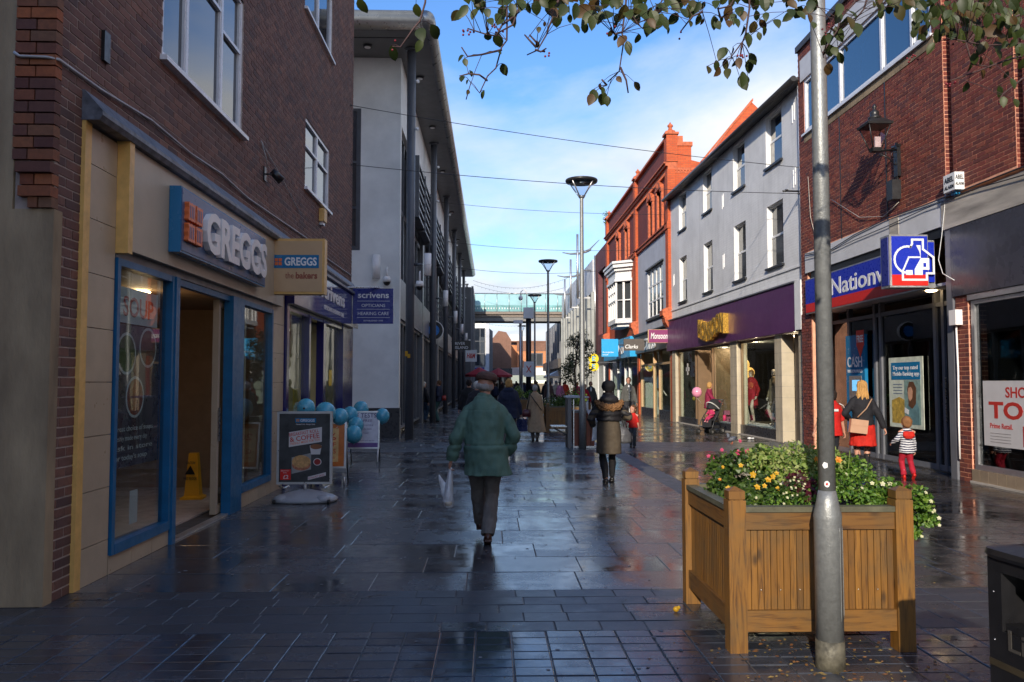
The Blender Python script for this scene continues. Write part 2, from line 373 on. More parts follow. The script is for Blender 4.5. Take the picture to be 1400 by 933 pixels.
m_glass = glassmat('shop_glass', refl=.75); m_glassd = glassmat('shop_glass_dark', (.42, .46, .48), 1.0)
m_pane = skyglass('window_glass'); m_paneb = skyglass('window_glass_blue', (.02, .07, .16), .05, 2.0)
m_paneg = skyglass('window_glass_soft', (.05, .055, .06), .06, 1.6)
m_wood = woodmat('planter_pine', (.225, .100, .014), (.085, .034, .006)); m_woodx = woodmat('planter_pine_across', (.215, .098, .017), (.09, .036, .007), 0); m_woody = woodmat('planter_pine_side', (.205, .094, .017), (.09, .036, .007), 1)
m_woodtop = mat('weathered_coping', (.10, .095, .06), .5, var=.3, scale=8)
m_hard = woodmat('bin_hardwood', (.28, .07, .03), (.16, .04, .02), knots=False)
m_soil = mat('soil', (.03, .02, .014), .9, bmp=.8)
m_slab = wetstone('wet_slab', [(.045, .050, .060), (.052, .057, .067), (.062, .066, .075), (.048, .053, .066), (.072, .073, .078)], r_dry=.26, r_wet=.13, puddle=.47, darkpatch=.30, spec=1.0, bmp=.14)
m_sett = wetstone('wet_sett', [(.028, .033, .046), (.038, .044, .06), (.05, .055, .068)], r_dry=.27, r_wet=.10, puddle=.46, bmp=.22, darkpatch=.25, spec=1.0)
m_bandst = wetstone('rough_band_stone', [(.03, .033, .04), (.04, .043, .052)], r_dry=.38, r_wet=.22, puddle=.42, bmp=.5, spec=.8)
m_brownst = wetstone('wet_block', [(.045, .04, .036), (.06, .052, .045), (.038, .036, .036)], r_dry=.28, r_wet=.09, puddle=.5, bmp=.16, spec=.9)
m_joint = wetstone('joint_sand', [(.055, .058, .066), (.075, .078, .085)], r_dry=.65, r_wet=.4, puddle=.5, bmp=.6)
m_chan = wetstone('channel_stone', [(.05, .052, .06), (.065, .066, .074)], r_dry=.55, r_wet=.35, puddle=.36, bmp=.9)
m_ground = wetstone('far_paving', [(.05, .05, .055), (.06, .06, .065)], r_dry=.4, r_wet=.15)
m_leafp = leafmat('planter_leaf', [(.05, .13, .015), (.09, .20, .02), (.14, .27, .03), (.22, .34, .05)])
m_leafy = leafmat('variegated_leaf', [(.20, .30, .05), (.32, .40, .10), (.45, .48, .18), (.12, .24, .04)])
m_leafd = leafmat('dark_leaf', [(.03, .07, .012), (.05, .11, .018), (.08, .15, .025), (.13, .20, .035)])
m_leafpl = leafmat('plum_leaf', [(.10, .012, .03), (.16, .03, .05), (.06, .03, .02)])
m_leaft = leafmat('tree_leaf', [(.026, .042, .008), (.036, .058, .010), (.05, .072, .013), (.068, .085, .015), (.032, .048, .010), (.045, .068, .013), (.10, .05, .014)], trans=.30, rough=.5)
m_twig = mat('twig', (.06, .03, .03), .7)
m_berry = mat('berry', (.18, .01, .02), .4)
m_fy = leafmat('petal_yellow', [(.75, .42, .02), (.85, .55, .05)]); m_fp = leafmat('petal_pink', [(.65, .06, .16), (.75, .12, .25)])
m_fw = leafmat('petal_cream', [(.80, .80, .45), (.85, .82, .65)]); m_fo = leafmat('petal_orange', [(.85, .28, .02), (.80, .4, .05)])
# ---------------------------------------------------------------- pieces: bricks and slabs
_ci = Matrix.LocRotScale(cam.location, cam.rotation_euler, None).inverted()
def shows(p):
    v = _ci @ Vector(p)
    if v.z > -.5: return None
    x = v.x/-v.z*1110/700; y = v.y/-v.z*1110/466
    return (x, y, -v.z) if abs(x) < 1.03 and abs(y) < 1.05 else None
_unit = MB().box(-.5, .5, -.5, .5, -.5, .5).mesh('piece', [])
_unitm = {}
def unit(m):
    if m.name not in _unitm:
        me = _unit.copy(); me.materials.append(m); _unitm[m.name] = me
    return _unitm[m.name]
def bevel_block(m, key, b):
    """a block of size 1 with a worn top edge"""
    k = m.name+key
    if k not in _unitm:
        mb = MB(); vs = [(-.5, -.5, -.5), (.5, -.5, -.5), (.5, .5, -.5), (-.5, .5, -.5), (-.5, -.5, .5-b[2]), (.5, -.5, .5-b[2]), (.5, .5, .5-b[2]), (-.5, .5, .5-b[2]),
                         (-.5+b[0], -.5+b[1], .5), (.5-b[0], -.5+b[1], .5), (.5-b[0], .5-b[1], .5), (-.5+b[0], .5-b[1], .5)]
        fs = [(0, 3, 2, 1)]+[(i, (i+1) % 4, 4+(i+1) % 4, 4+i) for i in range(4)]+[(4+i, 4+(i+1) % 4, 8+(i+1) % 4, 8+i) for i in range(4)]+[(8, 9, 10, 11)]
        mb.add(vs, fs, False); _unitm[k] = mb.mesh('piece', m)
    return _unitm[k]
def pieces(parent, name, boxes, m, limit=300, stuffname=None, bev=None):
    """boxes: (cx,cy,cz,sx,sy,sz[,rx,ry]); the ones that show largest become single parts, the rest one joined part"""
    sc = []
    for b in boxes:
        s = shows(b[:3]); a = 0
        if s: a = max(b[3], b[4])*min(max(b[3], .01)*max(b[4], .01)+b[5]*max(b[3], b[4]), 1)/s[2]**2.5
        sc.append(a)
    order = sorted(range(len(boxes)), key=lambda i: -sc[i])
    single = set(i for i in order[:limit] if sc[i] > 0); inv = WMX(parent).inverted()
    rest = MB()
    for i, b in enumerate(boxes):
        rx, ry = (b[6], b[7]) if len(b) > 6 else (0, 0)
        if i in single:
            o = bpy.data.objects.new(name, bevel_block(m, bev[0], bev[1]) if bev else unit(m)); COL.objects.link(o); o.parent = parent
            o.location = inv @ Vector(b[:3]); o.scale = b[3:6]; o.rotation_euler = (rx, ry, 0)
        else:
            x, y, z, sx, sy, sz = b[:6]
            if bev:
                me = bevel_block(m, bev[0], bev[1]); c = cos
                rest.add([(x+v.co.x*sx, y+v.co.y*sy, z+v.co.z*sz+v.co.y*sy*rx-v.co.x*sx*ry) for v in me.vertices], [tuple(p.vertices) for p in me.polygons], False)
            else: rest.box(x-sx/2, x+sx/2, y-sy/2, y+sy/2, z-sz/2, z+sz/2)
    if rest.f: rest.build(stuffname or name+'_course', m, parent, kind='stuff')
def rects(u0, u1, z0, z1, holes):
    us = sorted({u0, u1, *[min(max(h[k], u0), u1) for h in holes for k in (0, 1)]}); res = []
    for a, b in zip(us, us[1:]):
        if b-a < 1e-4: continue
        hs = sorted((h[2], h[3]) for h in holes if h[0] < (a+b)/2 < h[1]); z = z0
        for h in hs:
            if h[0] > z: res.append((a, b, z, min(h[0], z1)))
            z = max(z, h[1])
        if z < z1: res.append((a, b, z, z1))
    return res
def wall(parent, name, axis, face, back, u0, u1, z0, z1, holes, m, kind=None):
    """wall slab between face and back with real openings"""
    mb = MB()
    for a, b, c, d in rects(u0, u1, z0, z1, holes):
        if axis == 'x': mb.box(face, back, a, b, c, d)
        else: mb.box(a, b, face, back, c, d)
    return mb.build(name, m, parent, kind)
def bricks(axis, face, proud, u0, u1, z0, z1, holes, bw=.225, ch=.075, gap=.014, jit=.0015):
    """boxes for stretcher-bond brickwork; proud = signed thickness out of face"""
    res = []; k = 0; z = z0
    while z < z1-.02:
        u = u0-(bw/2 if k % 2 else 0)
        zb = min(z+ch-gap, z1)
        while u < u1-.01:
            a, b = max(u+gap/2, u0), min(u+bw-gap/2, u1)
            for h in holes:
                if h[2] < (z+zb)/2 < h[3]:
                    if h[0] <= a and b <= h[1]: a = b
                    elif a < h[0] < b: b = h[0]
                    elif a < h[1] < b: a = h[1]
            if b-a > .03:
                t = proud+random.uniform(-jit, jit)*(1 if proud > 0 else -1)
                if axis == 'x': res.append((face+t/2, (a+b)/2, (z+zb)/2, abs(t), b-a, zb-z))
                else: res.append(((a+b)/2, face+t/2, (z+zb)/2, b-a, abs(t), zb-z))
            u += bw
        z += ch; k += 1
    return res
# ---------------------------------------------------------------- ground and paving
g = MB(); g.add([(-400, -60, -.05), (400, -60, -.05), (400, 700, -.05), (-400, 700, -.05)], [(0, 1, 2, 3)]); tag(g.build('ground', m_ground), kind='structure')
pav = thing('paving', None, None); pav['kind'] = 'structure'
MB().box(-9, 8.6, -4, 46, -.045, -.005).build('joint_bed', m_joint, pav)
MB().box(-3.2, 8.6, 45.5, 118, -.045, .0).build('far_paving', m_ground, pav)
rnd = random.Random(3)
BL = dict(small=[], band=[], slab=[], brown=[], chan=[], cross=[])
def lay(lst, x0, x1, y0, y1, rows, lens, gap=.007, tilt=.0022, dz=.0018, stack=False):
    y = y0; k = 0
    while y < y1-.03:
        d = rnd.choice(rows); d = min(d, y1-y)
        x = x0-(0 if stack else rnd.uniform(0, .9)*lens[0])
        while x < x1-.02:
            L = rnd.choice(lens); a, b = max(x, x0), min(x+L, x1)
            if b-a > .04:
                lst.append(((a+b)/2, y+d/2, -.02+rnd.uniform(-dz, dz), b-a-gap, d-gap, .04, rnd.uniform(-tilt, tilt), rnd.uniform(-tilt, tilt)))
            x += L
        y += d; k += 1
lay(BL['small'], -7, 7.7, 2.9, 5.325, [.1348], [.223], gap=.009, tilt=.006, dz=.0025, stack=True)
lay(BL['band'], -3.2, 7.7, 5.325, 6.36, [.207], [.30, .30, .45], tilt=.003)
lay(BL['band'], -9, -3.25, 5.325, 5.95, [.207], [.30, .30, .45], tilt=.003)
lay(BL['slab'], -3.2, 2.75, 6.36, 18.9, [.28, .41, .52, .6, .6, .72, .82], [.6, .75, .75, .9, 1.1], gap=.006, tilt=.0035)
lay(BL['chan'], 2.75, 3.1, 6.36, 18.9, [.3], [.35], stack=True)
lay(BL['brown'], 3.1, 8.5, 6.36, 14.5, [.3, .3, .4], [.45, .6, .6], tilt=.004)
lay(BL['brown'], 3.1, 8.5, 14.5, 18.9, [.105], [.21], gap=.009, tilt=.006)
lay(BL['cross'], -3.2, 8.5, 18.9, 21.9, [.2], [.3, .3, .45], tilt=.004)
lay(BL['slab'], -3.2, 3.1, 21.9, 45.5, [.30, .45, .40], [.6, .75, .9], gap=.01, tilt=.004)
lay(BL['brown'], 3.1, 8.2, 21.9, 45.5, [.2], [.3, .4], gap=.01, tilt=.005)
pieces(pav, 'sett', BL['small'], m_sett, 300, 'setts', bev=('s', (.02, .03, .06)))
pieces(pav, 'paving_block', BL['band'], m_bandst, 250, 'paving_blocks', bev=('b', (.01, .015, .06)))
pieces(pav, 'paving_slab', BL['slab'], m_slab, 300, 'paving_slabs', bev=('p', (.004, .006, .05)))
pieces(pav, 'channel_stone', BL['chan'], m_chan, 60, 'channel_stones', bev=('c', (.02, .02, .12)))
pieces(pav, 'paving_brick', BL['brown'], m_brownst, 150, 'paving_bricks', bev=('w', (.008, .01, .05)))
pieces(pav, 'crossing_block', BL['cross'], m_bandst, 0, 'crossing_blocks', bev=('x', (.02, .03, .12)))
# ---------------------------------------------------------------- window builders
def casement(parent, axis, face, out, u0, u1, z0, z1, cols, mf, mg, trans=None, fr=.06, dep=.07, sill=None, rec=.02, name='window', curtain=False):
    """one window: frame with its divisions, pane as sub-part. out=+1/-1 outward along the axis; cols = fractions; trans = per column transom height fractions"""
    mb = MB(); gl = MB()
    def bx(m_, a, b, c, d, e0, e1):
        lo, hi = face+out*e0, face+out*e1
        if axis == 'x': m_.box(lo, hi, a, b, c, d)
        else: m_.box(a, b, lo, hi, c, d)
    e0, e1 = -rec-dep, -rec
    bx(mb, u0, u1, z0, z0+fr, e0, e1); bx(mb, u0, u1, z1-fr, z1, e0, e1)
    us = [u0+(u1-u0)*c for c in cols]
    bx(mb, u0, u0+fr, z0+fr, z1-fr, e0, e1); bx(mb, u1-fr, u1, z0+fr, z1-fr, e0, e1)
    for u in us[1:-1]: bx(mb, u-fr/2, u+fr/2, z0+fr, z1-fr, e0, e1)
    for i in range(len(us)-1):
        a = us[i]+(fr if i == 0 else fr/2); b = us[i+1]-(fr if i == len(us)-2 else fr/2)
        zs = [z0+(z1-z0)*q for q in ((trans[i] if trans else None) or [])]
        for z in zs: bx(mb, a, b, z-fr*.35, z+fr*.35, e0, e1-.004)
        lev = [z0+fr]+zs+[z1-fr]
        for c, d in zip(lev, lev[1:]):      # inner sash rim
            w = fr*.45
            bx(mb, a, b, c, c+w, e0+.01, e1-.012) if c == lev[0] else None
            bx(mb, a, a+w, c, d, e0+.01, e1-.012); bx(mb, b-w, b, c, d, e0+.01, e1-.012)
    bx(gl, u0+fr*.5, u1-fr*.5, z0+fr*.5, z1-fr*.5, e0+.02, e0+.028)
    o = mb.build(name, mf, parent); gl.build('pane', mg, o)
    if sill:
        s = MB(); 
        lo, hi = face-out*.02, face+out*sill
        if axis == 'x': s.box(lo, hi, u0-.06, u1+.06, z0-.05, z0-.002)
        else: s.box(u0-.06, u1+.06, lo, hi, z0-.05, z0-.002)
        s.build('sill', mf, o)
    return o
def room(parent, x0, x1, y0, y1, z0, z1, m, open_side, floor=None):
    """plain shop interior: floor, ceiling, walls, open toward the glass"""
    mb = MB(); t = .05
    mb.box(x0, x1, y0, y1, z1, z1+t)
    if open_side != 'E': mb.box(x1, x1+t, y0, y1, z0, z1)
    if open_side != 'W': mb.box(x0-t, x0, y0, y1, z0, z1)
    if open_side != 'S': mb.box(x0, x1, y0-t, y0, z0, z1)
    if open_side != 'N': mb.box(x0, x1, y1, y1+t, z0, z1)
    o = mb.build('interior', m, parent); MB().box(x0, x1, y0, y1, z0-.03, z0+.005).build('interior_floor', floor or m_dark, parent)
    return o
# ================================================================ LEFT: brown brick building with the bakery and the optician
LX = -3.2
LB = thing('brick_building', 'dark brown brick building with white framed windows above the bakery', 'building', (LX, 12, 0))
shopL = [(6.42, 18.75, -.1, 3.74)]
winL = [(7.86, 10.41, 4.78, 6.55), (13.96, 16.05, 4.98, 6.22), (7.86, 10.41, 8.0, 9.6), (13.8, 16.2, 8.08, 9.4)]
cd = LX-.005
wall(LB, 'wall', 'x', cd, cd-.3, 6.03, 18.75, 0, 13.8, shopL+winL, m_mortar_l)
MB().box(-11, cd-.3, 6.33, 18.75, 0, .02).box(-11, -10.7, 6.33, 18.75, 0, 13.8).box(-11, cd, 18.45, 18.75, 0, 13.8).build('rear_wall', m_mortar_l, LB)
MB().box(-11.2, LX+.1, 5.9, 18.85, 13.8, 14.0).build('roof', m_slate, LB)  # out-of-view top raised this high to shade the pale end wall beyond
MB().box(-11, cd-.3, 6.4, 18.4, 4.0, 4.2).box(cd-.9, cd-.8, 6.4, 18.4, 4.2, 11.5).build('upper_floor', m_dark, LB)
pieces(LB, 'brick', bricks('x', cd, .005, 6.03, 18.75, 0.0, 11.6, [(h[0]-.005, h[1]+.005, h[2]-.05, h[3]) for h in shopL+winL]), m_brick_l, 300, 'brickwork')
# street corner: concrete pier, brick quoin above it
MB().box(-11, LX-.012, 6.03, 6.33, 0, 13.8).build('side_wall', m_mortar_l, LB)
con = MB(); con.box(-11, -3.49, 5.97, 6.03, 0, 13.8); con.box(-3.49, -3.19, 5.97, 6.09, 0, 2.87); con.build('pier', m_concrete, LB)
q = []; z = 3.23; k = 0
while z < 11.5:
    for a, b in (((-3.49, -3.345), (-3.335, LX+.004)) if k % 2 else ((-3.49, -3.39), (-3.38, LX+.004))):
        t = random.uniform(-.003, .003); q.append(((a+b)/2, 5.99+t, z+.04, b-a, .09, .076))
    z += .088; k += 1
for (z, a, pr) in ((3.13, -3.45, .03), (3.045, -3.43, .0), (2.955, -3.43, .02), (2.875, -3.37, .0)):
    if pr: q.append(((a+LX)/2, 5.99-pr/2, z+.04, LX-a+.004, .09+pr, .076))
    else:
        md = a+(LX-a)*.45; q += [((a+md)/2-.004, 5.99, z+.04, md-a-.008, .09, .076), ((md+LX)/2+.004, 5.99, z+.04, LX-md-.008+.008, .09, .076)]
pieces(LB, 'quoin_brick', q, m_brick_q, 300)
MB().box(-3.485, LX-.004, 5.99, 6.03, 2.87, 13.8).build('quoin_mortar', m_mortar_l, LB)
# windows
casement(LB, 'x', LX, 1, *winL[0], [0, .27, .70, 1], m_upvc, m_pane, [None, [.72], [.60]], sill=.07)
casement(LB, 'x', LX, 1, *winL[1], [0, .5, 1], m_upvc, m_pane, [[.62], [.62]], sill=.06)
casement(LB, 'x', LX, 1, *winL[2], [0, .27, .70, 1], m_upvc, m_pane, [None, [.72], [.60]], sill=.07)
casement(LB, 'x', LX, 1, *winL[3], [0, .5, 1], m_upvc, m_pane, [None, None], sill=.06)
# lead flashing over the whole shopfront
fl = MB(); poly = [(0, 3.66), (.14, 3.66), (.165, 3.70), (.165, 3.735), (.02, 3.90), (0, 3.90)]
fl.prism([(x, z) for x, z in poly], 12.4, Matrix(((1, 0, 0, LX-.004), (0, 0, -1, 18.75), (0, 1, 0, 0), (0, 0, 0, 1))))
for i in range(9): fl.box(LX+.02, LX+.172, 6.9+i*1.35, 6.93+i*1.35, 3.66, 3.90, None) if False else None
fl.build('lead_flashing', m_lead, LB)
# --- bakery shopfront
b_ = MB(); b_.box(LX-.05, LX+.03, 6.36, 6.46, 0, 3.66); b_.box(LX+.012, LX+.125, 6.93, 7.02, 2.70, 3.66); b_.build('ochre_trim', m_yellow, LB)
tiles = []
for (ya, yb) in ((6.47, 6.93), (11.93, 12.6)):
    z = 0; hs = [.30]+[.435]*8
    for h in hs:
        if z >= 3.6: break
        h = min(h, 3.64-z); tiles.append((LX-.005, (ya+yb)/2, z+h/2, .05, yb-ya-.006, h-.006)); z += h
for (ya, yb, zt) in ((6.94, 8.24, .16), (10.45, 11.93, .20)):
    y = ya
    while y < yb-.05:
        L = min(.44, yb-y); tiles.append((LX-.005, y+L/2, zt/2, .05, L-.006, zt-.004)); y += L
pieces(LB, 'wall_tile', tiles, m_cream, 200)
MB().box(LX-.3, LX-.025, 6.46, 6.93, 0, 3.66).box(LX-.3, LX-.025, 11.93, 12.64, 0, 3.66).box(LX-.3, LX-.025, 6.93, 8.2, 0, .155).box(LX-.3, LX-.025, 10.45, 11.93, 0, .195).box(LX-.3, LX, 6.46, 18.7, 3.64, 3.75).build('shopfront_backing', m_darkw, LB)
MB().box(LX-.12, LX+.09, 7.02, 12.25, 2.74, 3.655).build('fascia', m_gfascia, LB)
MB().box(LX-.1, LX+.02, 6.95, 12.2, 2.67, 2.738).build('fascia_trim', m_anthl, LB)
def bwin(y0, y1, z0, z1):
    o = MB(); w = .055
    o.box(LX-.06, LX+.04, y0, y0+w, z0, z1); o.box(LX-.06, LX+.04, y1-w, y1, z0, z1); o.box(LX-.06, LX+.045, y0+w, y1-w, z0, z0+.085); o.box(LX-.06, LX+.035, y0+w, y1-w, z1-.06, z1)
    f = o.build('window', m_blue, LB); MB().box(LX-.03, LX-.022, y0+w-.01, y1-w+.01, z0+.07, z1-.05).build('pane', m_glass, f); return f
w1 = bwin(6.95, 8.20, .155, 2.665); bwin(10.46, 11.92, .195, 2.665)
MB().box(LX-.06, LX+.055, 8.205, 8.30, 0, 2.665).box(LX-.06, LX+.055, 10.02, 10.455, 0, 2.665).box(LX-.06, LX+.01, 8.30, 10.02, 2.60, 2.665).build('door_frame', m_blue, LB)
MB().box(LX-.06, LX+.03, 8.33, 10.02, -.02, .02).build('threshold', m_alu, LB)
d_ = MB(); d_.box(LX-.14, LX-.07, 9.86, 9.93, .03, 2.6); d_.box(LX-.14, LX-.07, 10.9, 10.97, .03, 2.6); d_.box(LX-.13, LX-.08, 9.93, 10.9, .03, .12); d_.box(LX-.13, LX-.08, 9.93, 10.9, 2.52, 2.6)
dd = d_.build('sliding_door', m_cream, LB); MB().box(LX-.108, LX-.102, 9.93, 10.9, .12, 2.52).build('pane', m_glass, dd); MB().box(LX-.06, LX-.045, 9.88, 9.90, .9, 1.3).build('handle', m_steel, dd)
m_shopwall = mat('shop_wall_amber', (.28, .20, .14), .7, var=.1)
room(LB, -9.5, LX-.31, 6.46, 12.6, 0.0, 2.72, m_shopwall, 'E', m_plinth)
MB().box(-6.7, -6.6, 7.0, 12.6, 0, 2.72).box(-6.6, -3.55, 12.5, 12.55, 0, .30).build('partition', m_shopwall, LB)
MB().box(-6.6, -6.57, 7.05, 12.45, 0, .42).build('skirting', m_plinth, LB)
m_lampw = emat('warm_lamp', (1, .72, .38), 9.)
dl = MB(); dl.ball((-4.2, 9.85, 2.69), .11, .11, .03, 14, 6); dl.build('downlight', m_lampw, LB)
pl = bpy.data.lights.new('shop_lamp', 'POINT'); pl.energy = 5; pl.color = (1, .62, .3); pl.shadow_soft_size = .12
po = bpy.data.objects.new('shop_lamp', pl); COL.objects.link(po); po.location = (-4.2-LX, 9.85-12, 2.5); po.parent = LB
# window posters printed flat on the glass (soup bowls)
m_posterd = mat('poster_plum', (.06, .045, .075), .3, var=.3, scale=3); m_pw = mat('print_white', (.62, .60, .60), .5, var=.03); m_pr = mat('print_red', (.50, .03, .02), .5, var=.03)
pp = thing('window_poster', 'dark soup poster with three bowls behind the bakery glass', 'poster', (LX-.04, 7.1, .4))
mb = MB(); mb.box(LX-.045, LX-.042, 7.06, 8.08, .85, 2.12); mb.build('sheet', m_posterd, pp)
mb = MB(); mb.box(LX-.045, LX-.041, 7.16, 7.98, 2.13, 2.45); mb.build('header', m_pw, pp)
mb = MB(); text(mb, 'SOUP', F('E', (LX-.040, 7.24, 2.2)), .17, .001, .02, width=.64); mb.build('lettering', m_pr, pp)
for (y, z, c) in ((7.33, 1.86, (.06, .10, .02)), (7.78, 1.93, (.16, .05, .03)), (7.52, 1.47, (.28, .05, .02))):
    mb = MB(); mb.prism([(.19*cos(a*pi/12), .19*sin(a*pi/12)) for a in range(24)], .001, F('E', (LX-.041, y, z))); bo = mb.build('bowl', m_pw if y != 7.78 else m_pw, pp)
    mb = MB(); mb.prism([(.165*cos(a*pi/12), .165*sin(a*pi/12)) for a in range(24)], .001, F('E', (LX-.0395, y, z))); mb.build('soup', mat('soup', c, .4, var=.4, scale=30), bo)
mb = MB()
for i, s in enumerate(('Great choice of soups', 'freshly made every day', 'ask in store', 'for today\'s soup')): text(mb, s, F('E', (LX-.040, 7.12, 1.17-i*.085)), .045, .001, .008, width=.8-.12*(i % 2))
mb.build('lettering', m_pw, pp)
mb = MB(); mb.box(-3.26, -3.255, 7.5, 7.66, .32, .62); o = mb.build('window_notice', m_pw); tag(o, 'small opening hours notice low on the bakery window', 'notice')
# bakery sign
gs = thing('shop_sign', 'long blue bakery fascia sign with white raised letters and four orange blocks', 'sign', (LX+.09, 8.11, 2.93))
mb = MB(); mb.box(LX+.093, LX+.205, 7.87, 10.83, 2.865, 3.51); mb.build('sign_box', m_bluesign, gs)
mb = MB(); mb.box(LX+.205, LX+.212, 7.89, 10.81, 2.885, 3.49); mb.build('sign_face', m_bluedark, gs)
mb = MB(); text(mb, 'GREGGS', F('E', (LX+.212, 8.42, 2.98)), .40, .06, .03, width=2.26); mb.build('lettering', m_letter, gs)
def logo4(parent, m, s, mt):
    for i in (0, 1):
        for j in (0, 1):
            mb = MB(); x = i*s*1.12; y = j*s*1.12
            pts = [(0, .08), (.08, 0), (.3, .05), (.5, 0), (.7, .05), (.92, 0), (1, .08), (.95, .3), (1, .5), (.95, .7), (1, .92), (.92, 1), (.7, .95), (.5, 1), (.3, .95), (.08, 1), (0, .92), (.05, .7), (0, .5), (.05, .3)]
            mb.prism([(x+p[0]*s, y+p[1]*s) for p in pts], .03*s*8, m)
            for t in (.3, .6): mb.box(0, 0, 0, 0, 0, 0) if False else None
            o = mb.build('logo_block', mt, parent)
            g = MB(); 
            for t in (.28, .52, .76): g.box(x+s*t-.012*s*8, x+s*t, y+s*.18, y+s*.82, .03*s*8, .03*s*8+.003, m)
            g.build('groove', m_bluedark, o)
logo4(gs, F('E', (LX+.212, 7.94, 2.98)), .185, m_orange)
# projecting bakery sign
ps = thing('projecting_sign', 'square cream projecting sign with blue band, the bakers', 'sign', (LX, 11.8, 2.87))
mb = MB(); mb.box(LX+.01, -2.39, 11.72, 11.90, 2.875, 3.68); mb.build('sign_box', m_yellow, ps)
mb = MB(); mb.box(LX+.045, -2.425, 11.712, 11.72, 2.91, 3.645); mb.box(LX+.045, -2.425, 11.90, 11.908, 2.91, 3.645); mb.build('sign_face', m_creamsign, ps)
mb = MB(); mb.box(LX+.055, -2.47, 11.706, 11.712, 3.25, 3.44); mb.build('sign_band', m_bluesign, ps)
mb = MB(); text(mb, 'GREGGS', F('S', (-2.96, 11.706, 3.29)), .11, .004, .03, width=.46); mb.build('lettering', m_white, ps)
mb = MB(); text(mb, 'the', F('S', (-2.95, 11.712, 3.10)), .09, .004, .0, width=.12); text(mb, 'bakers', F('S', (-2.80, 11.712, 3.10)), .09, .004, .03, width=.31)
mb.build('lettering', m_brownred, ps); 
for i in (0, 1):
    for j in (0, 1):
        mb = MB(); mb.box(-3.10+i*.055, -3.055+i*.055, 11.702, 11.706, 3.29+j*.055, 3.335+j*.055); mb.build('logo_block', m_orange, ps)
# --- optician shopfront
NX = LX+.02
MB().box(LX-.1, LX+.06, 12.64, 12.78, 0, 2.86).box(LX-.1, LX+.04, 14.28, 14.40, 0, 2.8).box(LX-.1, LX+.04, 15.50, 15.72, 0, 2.8).box(LX-.1, LX+.05, 17.5, 18.72, 0, 2.86).box(LX-.1, LX+.03, 12.78, 14.28, 0, .22).box(LX-.1, LX+.03, 15.72, 17.5, 0, .22).box(LX-.1, LX+.03, 12.78, 17.5, 2.74, 2.82).build('navy_frame', m_navy, LB)
MB().box(LX-.1, LX+.16, 12.66, 18.72, 2.83, 3.55).build('navy_fascia', m_navy, LB)
MB().box(LX-.02, LX+.22, 12.66, 18.74, 3.552, 3.60).build('fascia_coping', m_anthl, LB)
for (a, b) in ((12.78, 14.28), (15.72, 17.5)): MB().box(LX-.06, LX-.05, a, b, .22, 2.75).build('pane', m_glass, LB)
dr = MB().box(LX-.75, LX-.68, 14.42, 14.5, .02, 2.7).box(LX-.75, LX-.68, 15.4, 15.48, .02, 2.7).box(LX-.75, LX-.68, 14.5, 15.4, .02, .12).box(LX-.75, LX-.68, 14.5, 15.4, 2.6, 2.7).build('door', m_navy, LB)
MB().box(LX-.72, LX-.71, 14.5, 15.4, .12, 2.6).build('pane', m_glass, dr); MB().tube([(LX-.66, 14.6, .8), (LX-.66, 14.6, 1.4)], .015).build('handle', m_steel, dr)
m_optwall = mat('optician_wall', (.55, .50, .33), .7, var=.08)
room(LB, -8.5, LX-.31, 12.7, 18.4, 0, 2.72, m_optwall, 'E', m_plinth)
ol = MB()
for y in (13.5, 15.6, 17): ol.box(-5.5, -4.2, y-.1, y+.1, 2.68, 2.71)
ol.build('ceiling_light', emat('tube_lamp', (1, .95, .8), 2.2), LB)
os_ = thing('fascia_lettering', 'white optician name on the glossy navy fascia', 'sign', (LX+.16, 14.3, 2.9))
mb = MB(); text(mb, 'scrivens', F('E', (LX+.162, 14.55, 3.16)), .27, .012, .02, width=2.4); text(mb, 'OPTICIANS & HEARING CARE', F('E', (LX+.162, 14.9, 2.95)), .08, .006, .01, width=2.0); mb.build('lettering', m_letter, os_)
op = thing('projecting_sign', 'navy projecting optician sign reading opticians hearing care', 'sign', (LX, 18.0, 2.83))
mb = MB(); mb.box(LX+.17, -2.14, 17.93, 18.0, 2.90, 3.68); mb.build('sign_box', m_navysign, op)
for fc, y, xs in (('S', 17.926, None), ('N', 18.004, None)):
    mb = MB(); c = (-2.99-2.16)/2
    text(mb, 'scrivens', F(fc, (c, y, 3.47)), .13, .004, .02, width=.68, align='CENTER'); text(mb, 'OPTICIANS', F(fc, (c, y, 3.27)), .065, .004, .005, width=.52, align='CENTER'); text(mb, 'HEARING CARE', F(fc, (c, y, 3.09)), .07, .004, .005, width=.68, align='CENTER')
    text(mb, 'ESTABLISHED 1938', F(fc, (c, y, 2.95)), .03, .004, .005, width=.42, align='CENTER')
    for z in (3.395, 3.215, 3.03): mb.box(c-.36, c+.36, y-.002, y+.002, z, z+.008)
    mb.build('lettering', m_white, op)
mb = MB(); mb.tube([(LX+.1, 17.2, 3.62), (LX+.75, 17.96, 3.70)], .018); mb.tube([(LX+.1, 18.4, 3.62), (LX+.7, 17.98, 3.70)], .018); mb.build('bracket', m_steel, op)
